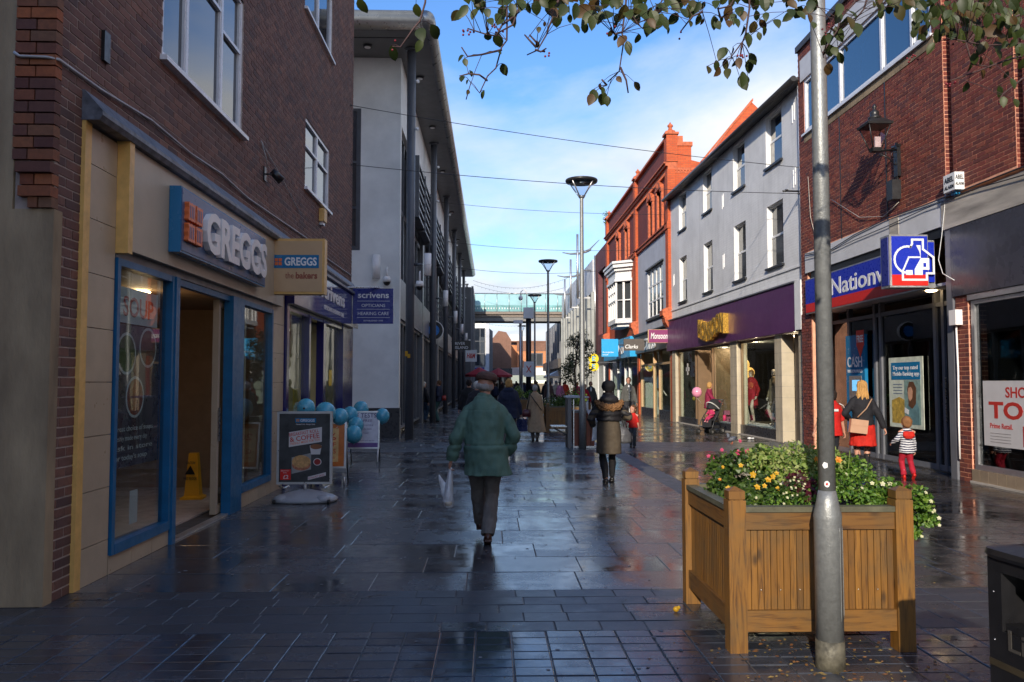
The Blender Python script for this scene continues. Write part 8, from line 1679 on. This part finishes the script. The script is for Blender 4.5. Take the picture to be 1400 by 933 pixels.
# ================================================================ overhanging tree
LEAVES = [(-0.49,3.054,3.04,0.061),(-0.29,3.15,3.07,0.05),(-0.24,2.743,2.8,0.055),(-0.21,3.029,2.93,0.066),(-0.28,3.13,2.92,0.049),(-0.36,2.968,2.82,0.058),(-0.05,2.935,3,0.032),(-0.03,2.953,3,0.028),(-0.01,2.512,2.77,0.031),(0.05,3.109,3.05,0.046),(0.07,2.531,2.79,0.041),(-0.01,3.04,2.92,0.039),(0.03,3.072,2.92,0.059),(-0.11,2.902,2.78,0.032),(-0.08,2.54,2.62,0.026),(-0.1,2.809,2.67,0.028),(-0.07,2.947,2.74,0.021),(-0.09,3.059,2.75,0.021),(0.05,2.93,2.75,0.042),(-0.07,2.504,2.51,0.018),(-0.03,3.057,2.7,0.033),(0.03,2.51,2.64,0.015),(0.08,2.744,2.9,0.041),(0.11,2.904,2.99,0.049),(0.15,3.141,3.08,0.043),(0.17,2.944,3.01,0.041),(0.18,2.676,2.88,0.037),(0.24,3.103,3.07,0.047),(0.25,2.997,2.97,0.054),(0.25,2.769,2.9,0.033),(0.26,2.674,2.86,0.039),(0.3,2.771,2.84,0.038),(0.31,3.095,3.02,0.03),(0.37,3.11,2.99,0.046),(0.35,3.008,3.01,0.066),(0.37,2.993,2.98,0.066),(0.4,3.073,3.06,0.074),(0.33,2.575,2.77,0.045),(0.36,2.619,2.84,0.045),(0.45,3.105,3.09,0.05),(0.49,3.099,3,0.031),(0.45,2.896,2.99,0.046),(0.48,2.948,3.01,0.04),(0.44,2.505,2.77,0.035),(0.48,2.895,2.85,0.052),(0.47,2.7,2.74,0.045),(0.57,3.068,2.93,0.04),(0.46,3.045,2.94,0.028),(0.5,3.173,2.98,0.027),(0.55,2.773,2.84,0.049),(0.61,2.956,2.94,0.061),(0.58,2.632,2.8,0.051),(0.58,2.879,2.95,0.033),(0.61,2.714,2.81,0.025),(0.6,2.823,2.95,0.039),(0.17,2.871,2.82,0.021),(0.21,3.079,2.99,0.018),(0.16,2.631,2.77,0.023),(0.47,2.907,2.71,0.029),(0.58,3.138,2.77,0.038),(0.36,2.779,2.6,0.046),(0.33,2.614,2.53,0.038),(0.44,3.119,2.71,0.051),(0.44,2.996,2.66,0.036),(0.44,3.183,2.78,0.034),(0.37,2.615,2.56,0.023),(0.51,2.734,2.9,0.037),(0.51,2.648,2.86,0.045),(0.66,2.826,2.95,0.053),(0.58,2.59,2.85,0.04),(0.68,2.756,2.89,0.033),(0.73,3.074,3.07,0.052),(0.67,2.73,2.88,0.037),(0.76,2.983,3.02,0.052),(0.82,3.064,3.06,0.04),(0.68,2.682,2.82,0.025),(0.78,2.96,2.96,0.038),(0.84,3.132,3.03,0.028),(0.81,2.853,2.9,0.045),(0.93,3.175,3.06,0.029),(0.79,2.762,2.93,0.048),(0.88,2.921,2.97,0.056),(0.79,2.611,2.79,0.031),(0.82,2.623,2.8,0.037),(0.83,2.625,2.84,0.046),(0.9,2.939,3.02,0.042),(0.84,2.618,2.82,0.034),(0.95,2.969,2.92,0.041),(0.88,2.69,2.77,0.049),(1.01,2.987,2.99,0.04),(0.99,2.971,3.03,0.047),(1.08,3.123,3.02,0.041),(1.07,3.077,2.97,0.038),(0.97,2.845,2.85,0.028),(1.07,3.043,3.07,0.053),(0.99,2.589,2.82,0.044),(1.14,3.011,3,0.047),(1.06,2.761,2.93,0.042),(1.09,2.757,2.89,0.041),(1.13,2.772,2.93,0.049),(0.83,2.83,2.78,0.052),(0.93,3.037,2.87,0.035),(0.9,3.149,2.86,0.041),(0.76,2.754,2.69,0.032),(0.74,2.572,2.61,0.041),(0.78,2.604,2.62,0.043),(0.85,2.86,2.75,0.037),(0.8,2.544,2.63,0.039),(0.95,3.079,2.84,0.031),(0.99,2.979,2.82,0.048),(0.99,3.021,2.81,0.051),(0.8,2.502,2.56,0.048),(0.91,2.85,2.68,0.053),(1.02,3.147,2.8,0.032),(1.15,2.596,2.81,0.05),(1.37,3.063,2.99,0.067),(1.28,2.889,2.88,0.057),(1.31,3.074,2.94,0.05),(1.27,2.944,2.84,0.047),(1.34,3.014,2.84,0.047),(1.35,3.149,2.85,0.045),(1.1,2.516,2.66,0.032),(1.21,2.679,2.74,0.031),(1.13,2.542,2.81,0.049),(1.29,2.799,2.92,0.055),(1.2,2.571,2.76,0.063),(1.18,2.57,2.78,0.046),(1.16,2.694,2.78,0.04),(1.29,2.587,2.84,0.04),(1.55,3.045,3.05,0.041),(1.47,2.813,2.93,0.046),(1.28,2.615,2.87,0.046),(1.58,2.86,2.86,0.035),(1.54,2.745,2.77,0.041),(1.69,2.943,3,0.046),(1.68,2.863,2.94,0.064),(1.86,3.102,3.06,0.061),(1.57,2.707,2.83,0.045),(1.87,2.985,3.03,0.063),(1.7,2.77,2.9,0.052),(1.93,3.03,3.03,0.061),(1.79,2.728,2.86,0.053),(1.77,2.761,2.84,0.065),(1.78,2.743,2.93,0.053),(1.97,2.927,3,0.048),(2.13,3.193,3.03,0.058),(1.75,2.795,2.79,0.044),(1.79,2.956,2.71,0.035),(1.78,2.911,2.77,0.037),(1.94,3.102,2.87,0.037),(1.95,3.053,2.84,0.035),(1.96,3.121,2.83,0.038),(2.05,3.159,2.77,0.045),(1.68,2.571,2.52,0.034),(1.75,2.611,2.53,0.029),(1.93,2.924,2.8,0.041),(1.89,2.778,2.83,0.035),(2.08,3.16,2.84,0.029),(1.59,2.857,2.99,0.038),(1.4,2.613,2.87,0.04),(1.85,2.754,2.87,0.042),(1.89,2.89,2.87,0.047),(1.72,2.826,2.88,0.044),(1.74,2.926,3.01,0.046),(1.47,2.588,2.79,0.036),(1.72,2.786,2.75,0.037),(1.73,2.593,2.59,0.035),(1.76,2.71,2.74,0.041),(2.09,3.073,2.85,0.047),(0.37,2.9,3.04,0.052),(0.18,2.658,2.93,0.048),(1.75,2.807,2.94,0.052),(0.3,2.591,2.85,0.033),(0.21,2.611,2.9,0.038),(1.68,2.668,2.87,0.053),(1.4,2.608,2.9,0.041),(1.28,3.13,3.1,0.061),(1.88,3.146,3.19,0.059),(0.26,3.1,3.1,0.036),(1.82,2.857,2.96,0.044),(0.49,2.807,2.91,0.05),(1.8,3.012,3.03,0.044),(0.67,2.62,2.86,0.036),(0.22,3.018,3.08,0.061),(-0.03,2.564,2.88,0.039),(0.41,2.596,2.85,0.048),(0.52,2.55,2.76,0.038),(0.79,3.113,3.14,0.048),(0.46,2.978,3.05,0.05),(0.55,2.949,3.02,0.055),(0.08,2.604,2.9,0.043),(1.46,2.85,2.98,0.048),(0.57,2.917,3.04,0.054),(-0.03,2.958,3,0.047),(1.63,2.503,2.81,0.056),(-0.09,2.966,3.05,0.062),(1.6,3.087,3.12,0.056),(1.21,2.994,3.02,0.047),(0.24,2.542,2.83,0.036),(0.73,3.151,3.05,0.049),(-0.11,3.051,3.12,0.037),(1.47,2.791,2.98,0.042),(0.08,2.889,2.92,0.051),(0.3,2.843,3.02,0.039),(0.22,2.863,2.96,0.043),(-0.04,2.906,3,0.041),(1.84,2.7,2.96,0.05),(1.42,2.748,2.95,0.057),(0.81,2.69,2.93,0.049),(-0.04,2.651,2.88,0.038),(1.66,2.758,2.91,0.05),(-0.06,3.012,3.07,0.041),(0.29,2.67,2.91,0.053),(0.17,2.813,3.01,0.048),(0.94,2.581,2.78,0.043),(1.81,2.963,3.04,0.059),(1.27,2.554,2.85,0.035),(0.28,2.601,2.82,0.05),(1.67,2.661,2.92,0.042),(1.55,2.893,3,0.047),(1.03,3.056,3.07,0.047),(0.4,2.687,2.85,0.056),(0.03,2.685,2.83,0.048),(1.86,3.048,3.13,0.06),(0.24,3.067,3.07,0.057),(1.58,3.174,3.09,0.04),(-0.11,2.775,2.88,0.036),(1.6,2.701,2.96,0.055),(1.45,2.776,2.91,0.052),(1.52,2.549,2.87,0.043),(0.57,2.94,2.97,0.058),(0.84,2.838,2.98,0.043),(-0.05,2.708,2.9,0.042),(1.54,2.635,2.88,0.033),(0.62,2.84,2.95,0.05),(-0.09,2.635,2.83,0.048),(0.05,2.803,2.95,0.05),(1.5,2.845,3.01,0.046),(0.82,2.664,2.83,0.041),(0.1,2.517,2.8,0.042),(0.96,2.944,3.04,0.055),(1.49,2.869,3.05,0.056),(0.27,2.744,2.94,0.053),(0.73,2.778,2.92,0.041),(1.78,3,3.1,0.04),(0.95,3.033,3.09,0.055),(1.96,3.192,3.14,0.036),(0.51,2.798,2.95,0.04),(0.03,2.618,2.88,0.048),(0.65,3.045,3.04,0.052),(1.25,3.057,3.07,0.058),(0.58,3.177,3.08,0.055),(1.64,2.647,2.91,0.053),(1.53,2.902,3.01,0.043),(0.18,3.054,3.04,0.044),(0.05,3.088,3.13,0.063),(0.24,2.778,2.89,0.038),(1.15,3.071,3.11,0.046),(0.06,2.584,2.85,0.055),(0.23,2.666,2.87,0.037),(0.48,2.774,3,0.04),(1.7,2.636,2.86,0.045),(1.38,2.547,2.79,0.033),(1.15,3.023,3.07,0.053),(1.86,2.92,3,0.063),(0.1,2.521,2.8,0.041),(1.46,2.944,3.03,0.051),(0.56,3.184,3.08,0.045),(1.24,3.172,3.09,0.06),(0.54,2.974,3.07,0.052),(1.15,2.804,2.88,0.05),(0.69,2.805,2.97,0.055),(0.5,3.075,3.1,0.042),(0.27,3.054,3.07,0.056),(1.22,3.044,3.1,0.051),(1.26,3.081,3.14,0.042),(1.81,2.729,2.86,0.045),(1.15,2.925,3.04,0.037),(0.39,2.753,2.96,0.053),(1.6,2.646,2.87,0.034),(0.33,2.553,2.85,0.046),(0.23,3.079,3.05,0.049),(0.94,2.687,2.85,0.035),(0.98,2.925,3.06,0.043),(-0.05,2.631,2.88,0.04),(0,2.507,2.74,0.033),(1.55,2.566,2.84,0.05),(1.52,2.558,2.83,0.046),(0.94,2.646,2.89,0.035),(1.46,2.57,2.86,0.038),(0.22,2.76,2.89,0.046),(0.71,2.986,3.03,0.056),(0.55,2.823,2.98,0.045),(-0.06,2.906,2.95,0.045),(1.74,2.654,2.93,0.034),(1.83,3.199,3.12,0.05),(1.05,2.942,3.03,0.051),(0.23,2.509,2.78,0.044),(1.95,3.062,3.11,0.052),(1.64,2.923,3.02,0.04),(1.06,2.621,2.83,0.034),(1,2.546,2.89,0.047),(0.38,2.667,2.85,0.046),(0.52,2.904,2.96,0.054),(0.53,2.612,2.83,0.048),(1.83,3.029,3.03,0.055),(0.95,2.832,2.9,0.045),(0.05,3.051,3.05,0.056),(1.01,2.871,2.99,0.037),(0.26,2.591,2.89,0.049),(1.83,2.976,3.04,0.041),(2,2.988,3.03,0.044),(-0.11,2.776,2.9,0.045),(1.23,3.025,3.13,0.062),(-0.05,2.693,2.9,0.033),(0.6,2.759,2.89,0.055),(1.75,3.196,3.18,0.043),(1.08,2.735,2.98,0.043),(2.08,3.126,3.1,0.059),(0.48,2.8,2.94,0.058),(0.25,3.014,3.12,0.064),(1.95,3.067,3.12,0.063),(0.75,2.979,3.03,0.06),(0.54,2.853,2.97,0.045),(1.03,3.156,3.19,0.054),(0.51,3.13,3.06,0.046),(1.44,2.845,3.03,0.053),(0.21,2.774,2.98,0.046),(1.88,2.966,3.04,0.061),(0.94,2.967,3.08,0.039),(0.8,2.814,2.89,0.038),(0.42,3.178,3.09,0.047),(1.83,2.756,2.97,0.046),(0.04,3.125,3.06,0.045),(1.54,2.994,3.09,0.041),(-0.05,2.799,2.96,0.046),(1.77,2.639,2.89,0.043),(2.09,3.089,3.15,0.052),(1.87,2.87,2.94,0.052),(2.14,3.196,3.22,0.066),(1.77,3.108,3.16,0.045),(0.15,2.593,2.85,0.047),(0.89,2.566,2.86,0.049),(1.53,2.704,2.9,0.04),(0.2,2.949,3.05,0.043),(1.77,2.836,2.96,0.04),(1.89,3.199,3.11,0.05),(2.14,3.172,3.12,0.038),(1.72,2.517,2.8,0.026),(1.55,2.724,2.83,0.049),(1.75,2.59,2.79,0.031),(1.81,3.099,3.01,0.04),(1.52,2.704,2.88,0.035),(1.5,2.538,2.79,0.032),(1.58,2.893,2.93,0.041),(1.74,2.893,3,0.038),(1.85,2.986,2.92,0.039),(1.81,2.659,2.81,0.038),(1.87,2.981,2.96,0.048),(1.77,2.74,2.94,0.039),(1.81,2.766,2.93,0.035),(1.8,3.169,3.11,0.044),(1.65,2.819,2.9,0.038),(1.68,2.847,2.9,0.04),(1.7,2.516,2.68,0.036),(1.68,2.857,2.92,0.046),(1.62,2.741,2.83,0.039),(1.87,3.065,3.08,0.046),(1.9,3.045,2.93,0.032),(1.89,2.951,2.94,0.038),(1.97,3.005,2.91,0.034),(1.85,2.746,2.81,0.037),(1.94,3.128,3.09,0.038),(1.85,3.047,2.96,0.039),(1.71,2.803,2.93,0.049),(2.14,3.155,2.96,0.045),(1.78,2.955,3.05,0.048),(1.8,2.726,2.79,0.031),(1.84,3.051,3.08,0.045),(2.04,3.035,3.03,0.053),(1.88,2.781,2.81,0.031),(2.04,3.041,2.91,0.058),(1.56,2.872,3,0.036),(1.9,3.092,3.04,0.034),(1.66,2.635,2.79,0.041),(1.74,2.835,2.91,0.047),(1.38,2.511,2.78,0.035),(1.5,2.696,2.83,0.036),(1.48,2.518,2.8,0.036),(1.59,2.854,2.92,0.039),(1.78,2.634,2.87,0.037),(1.92,3.106,3.05,0.047),(1.69,2.848,2.89,0.041),(1.92,3.116,3.09,0.046),(1.59,2.815,2.92,0.042),(1.65,2.67,2.82,0.036),(1.57,2.757,2.83,0.036),(1.82,2.824,2.83,0.043),(1.83,3.11,3.08,0.036),(1.61,2.755,2.91,0.039),(1.93,3.169,3.1,0.041),(1.67,2.625,2.84,0.048),(1.77,2.707,2.87,0.046),(1.78,3.148,3.13,0.049),(1.48,2.707,2.92,0.045),(1.39,2.559,2.79,0.038),(1.66,2.903,2.99,0.048),(1.8,3.019,3.04,0.045),(1.88,2.907,2.97,0.039),(1.7,2.6,2.86,0.028),(1.46,2.698,2.82,0.034),(2.02,3.128,3.03,0.059),(1.84,3.127,3.08,0.046),(1.68,3.096,3.07,0.056),(1.89,3.038,3.01,0.056),(1.79,2.98,2.95,0.034),(1.51,2.73,2.89,0.032),(1.57,2.871,2.97,0.036),(1.9,3.142,3.02,0.046),(2.12,3.184,3.1,0.043),(2.04,3.05,3.02,0.048),(1.61,2.894,2.91,0.049),(1.72,2.534,2.7,0.04),(1.78,2.962,2.94,0.045),(1.6,2.565,2.77,0.044),(1.56,2.682,2.87,0.028),(1.78,2.669,2.8,0.042),(1.63,2.828,2.96,0.039),(1.72,2.582,2.81,0.033),(1.76,2.93,2.91,0.035),(1.75,2.628,2.89,0.045),(1.87,2.883,2.93,0.043),(1.85,3.18,3.14,0.044),(1.51,2.607,2.79,0.038),(1.7,2.685,2.77,0.047)]
TWIGS = [[(0.24,2.906,3.17),(0.08,2.9,3.06),(0.06,2.918,3),(0.06,2.888,2.9),(0.06,2.93,2.86),(0.04,2.876,2.81),(0.02,2.942,2.76),(-0.01,2.864,2.7),(-0.04,2.954,2.67),(-0.07,2.852,2.67),(-0.09,2.966,2.65)],
[(0.09,2.765,2.88),(0.04,2.759,2.84),(0.02,2.777,2.81),(-0.01,2.747,2.8),(-0.08,2.789,2.84)],
[(0.04,2.777,2.76),(-0.03,2.771,2.74),(-0.08,2.789,2.74),(-0.1,2.759,2.76)],
[(-0.01,2.885,2.69),(-0.04,2.879,2.71),(-0.08,2.897,2.72),(-0.11,2.867,2.7)],
[(0.13,2.851,3.03),(0.08,2.845,2.88),(0.03,2.863,2.86),(0.02,2.833,2.87)],
[(-0.23,2.812,3.03),(-0.23,2.806,2.94),(-0.25,2.824,2.88),(-0.27,2.794,2.84),(-0.32,2.836,2.79),(-0.34,2.782,2.77)],
[(0.25,2.848,3.03),(0.24,2.842,2.95),(0.21,2.86,2.88),(0.2,2.83,2.84),(0.17,2.872,2.8),(0.13,2.818,2.76)],
[(0.16,2.778,2.77),(0.13,2.772,2.8),(0.12,2.79,2.82)],
[(0.16,2.844,2.79),(0.18,2.838,2.78),(0.2,2.856,2.8)],
[(0.17,2.863,2.82),(0.14,2.857,2.85)],
[(0.51,2.937,3.08),(0.5,2.931,2.99),(0.49,2.949,2.9),(0.49,2.919,2.85),(0.48,2.961,2.76),(0.43,2.907,2.7)],
[(0.47,2.872,2.74),(0.49,2.866,2.69),(0.5,2.884,2.65)],
[(0.42,2.865,2.67),(0.4,2.859,2.69)],
[(0.46,2.758,2.82),(0.43,2.752,2.81),(0.42,2.77,2.84)],
[(0.5,2.851,2.93),(0.53,2.845,2.89),(0.55,2.863,2.88),(0.59,2.833,2.93),(0.62,2.875,2.98),(0.64,2.821,3.04)],
[(0.94,2.863,3.06),(0.94,2.857,2.96),(0.93,2.875,2.87),(0.91,2.845,2.83),(0.88,2.887,2.79),(0.87,2.833,2.76)],
[(0.92,2.883,2.84),(0.91,2.877,2.79)],
[(0.82,2.813,2.9),(0.81,2.807,2.93),(0.86,2.825,2.95),(0.89,2.795,3.01)],
[(0.79,2.939,2.98),(0.75,2.933,2.96),(0.71,2.951,2.91)],
[(1.35,2.892,3.08),(1.34,2.886,3),(1.29,2.904,2.94),(1.27,2.874,2.89),(1.23,2.916,2.82),(1.21,2.862,2.78)],
[(1.27,2.894,2.89),(1.24,2.888,2.91)],
[(1.43,2.946,3.09),(1.4,2.94,3),(1.36,2.958,2.95)],
[(2.13,2.941,3.06),(2.01,2.935,2.99),(1.93,2.953,2.96),(1.84,2.923,2.93),(1.76,2.965,2.97),(1.65,2.911,2.9),(1.59,2.977,2.84)],
[(1.97,2.776,2.8),(1.87,2.77,2.8),(1.76,2.788,2.8),(1.68,2.758,2.8),(1.63,2.8,2.83)],
[(2.11,2.93,2.81),(1.98,2.924,2.73),(1.92,2.942,2.68),(1.89,2.912,2.65)],
[(2,2.856,2.81),(1.87,2.85,2.77),(1.76,2.868,2.73),(1.66,2.838,2.69)],
[(1.8,2.871,2.9),(1.74,2.865,2.84),(1.77,2.883,2.77),(1.81,2.853,2.75)]]

TR = thing('overhanging_tree', 'autumn whitebeam with round leaves and berries hanging over the street', 'tree', (4.7, .9, 0))
mb = MB(); mb.tube([(4.7, .9, 0), (4.68, .92, 1.5), (4.6, 1.0, 2.7), (4.4, 1.2, 3.4), (3.9, 1.6, 4.1)], [.16, .13, .11, .09, .06], 14)
LIMBS = [[(4.5, 1.1, 3.1), (3.6, 1.9, 3.35), (2.6, 2.6, 3.25), (1.6, 2.8, 3.15), (.6, 2.85, 3.10), (-.1, 2.85, 3.16), (-.6, 2.8, 3.1)], [(4.6, 1.0, 2.8), (3.6, 2.2, 3.0), (2.6, 2.75, 2.95)], [(4.4, 1.2, 3.4), (3.0, 2.2, 3.6), (1.0, 2.4, 3.7), (-.6, 2.5, 3.6)], [(1.6, 2.8, 3.15), (1.0, 2.7, 3.3), (.3, 2.7, 3.2)]]
for l in LIMBS: mb.tube(l, [.035*(1-i/len(l)*.8) for i in range(len(l))], 7)
for t_ in TWIGS: mb.tube(t_, [.0042*(1-.6*i/len(t_)) for i in range(len(t_))], 6)
pts_ = [Vector(p) for t_ in TWIGS for p in t_]+[Vector(p) for l in LIMBS for p in l[1:]]
fine = []
for t_ in TWIGS+LIMBS:
    for a, b in zip(t_, t_[1:]):
        a, b = Vector(a), Vector(b); n = max(1, int((b-a).length/.03)); fine += [a+(b-a)*k/n for k in range(n)]
lf = MB()
prof = [(0, 0), (.10, .17), (.30, .33), (.52, .36), (.78, .25), (1, 0)]
vs = []; 
for x, w in prof: vs += [(x, -w, .25*w-.22*x*x), (x, 0, -.22*x*x), (x, w, .25*w-.22*x*x)]
lf.add([v for v in vs], [f for i in range(5) for f in ((i*3, (i+1)*3, (i+1)*3+1, i*3+1), (i*3+1, (i+1)*3+1, (i+1)*3+2, i*3+2))], True); leaf_me = lf.mesh('leaf', m_leaft)
rl = random.Random(2)
for (x, y, z, L) in LEAVES[:300]:
    c = Vector((x, y, z)); near = min(fine, key=lambda p: (p-c).length); d = c-near
    if d.length > .5: d = Vector((rl.uniform(-.3, .3), rl.uniform(-.3, .3), -1))
    ax = (d.normalized()*.55+Vector((rl.uniform(-.4, .4), rl.uniform(-.4, .4), -.75))).normalized(); L *= 1.12
    up_ = Vector((rl.uniform(-.6, .6), -1, rl.uniform(-.5, .5))); n = (up_-ax*up_.dot(ax)).normalized(); s_ = n.cross(ax); base = c-ax*L*.5
    o = bpy.data.objects.new('leaf', leaf_me); COL.objects.link(o); o.parent = TR
    R = Matrix((ax, s_, n)).transposed().to_4x4(); o.matrix_basis = WMX(TR).inverted() @ Matrix.Translation(base) @ R @ Matrix.Diagonal((L, L*rl.uniform(.72, 1.0), L, 1))
    if (near-base).length < .35: mb.tube([near, (near+base)/2+Vector((0, 0, .006)), base], [.0014, .0012, .001], 4, False)
mb.build('branches', m_twig, TR)
mb = MB()
for (x, y, z, L) in LEAVES[300:]:
    ax = Vector((rl.uniform(-.6, .6), rl.uniform(-.4, .4), -.8)).normalized(); up_ = Vector((rl.uniform(-.6, .6), -1, rl.uniform(-.5, .5))); n = (up_-ax*up_.dot(ax)).normalized(); s_ = n.cross(ax); c = Vector((x, y, z))
    mb.add([c+(ax*v[0]+s_*v[1]+n*v[2])*L for v in vs], [f for i in range(5) for f in ((i*3, (i+1)*3, (i+1)*3+1, i*3+1), (i*3+1, (i+1)*3+1, (i+1)*3+2, i*3+2))])
for k in range(320):
    l = rl.choice(LIMBS); i = rl.randrange(1, len(l)-1); a, b = Vector(l[i]), Vector(l[i+1]); c = a+(b-a)*rl.random()+Vector((rl.gauss(0, .25), rl.gauss(-.1, .3), abs(rl.gauss(.25, .2))+.18))
    if c.z < 1.6+(c.y)*.475+.06: continue
    ax = Vector((rl.gauss(0, 1), rl.gauss(0, 1), -1)).normalized(); n = ax.orthogonal().normalized(); s_ = n.cross(ax); L = rl.uniform(.05, .07)
    mb.add([c+(ax*v[0]+s_*v[1]+n*v[2])*L for v in vs], [f for i in range(5) for f in ((i*3, (i+1)*3, (i+1)*3+1, i*3+1), (i*3+1, (i+1)*3+1, (i+1)*3+2, i*3+2))])
mb.build('upper_foliage', m_leaft, TR, kind='stuff')
for t_ in TWIGS:
    if rl.random() < .6:
        p = Vector(t_[-1]); q = MB()
        for k in range(rl.randrange(2, 9)): q.ball(p+Vector((rl.gauss(0, .012), rl.gauss(0, .012), rl.gauss(-.012, .010))), .0042, n=7, m=5)
        q.build('berries', m_berry, TR)
bpy.context.view_layer.update()
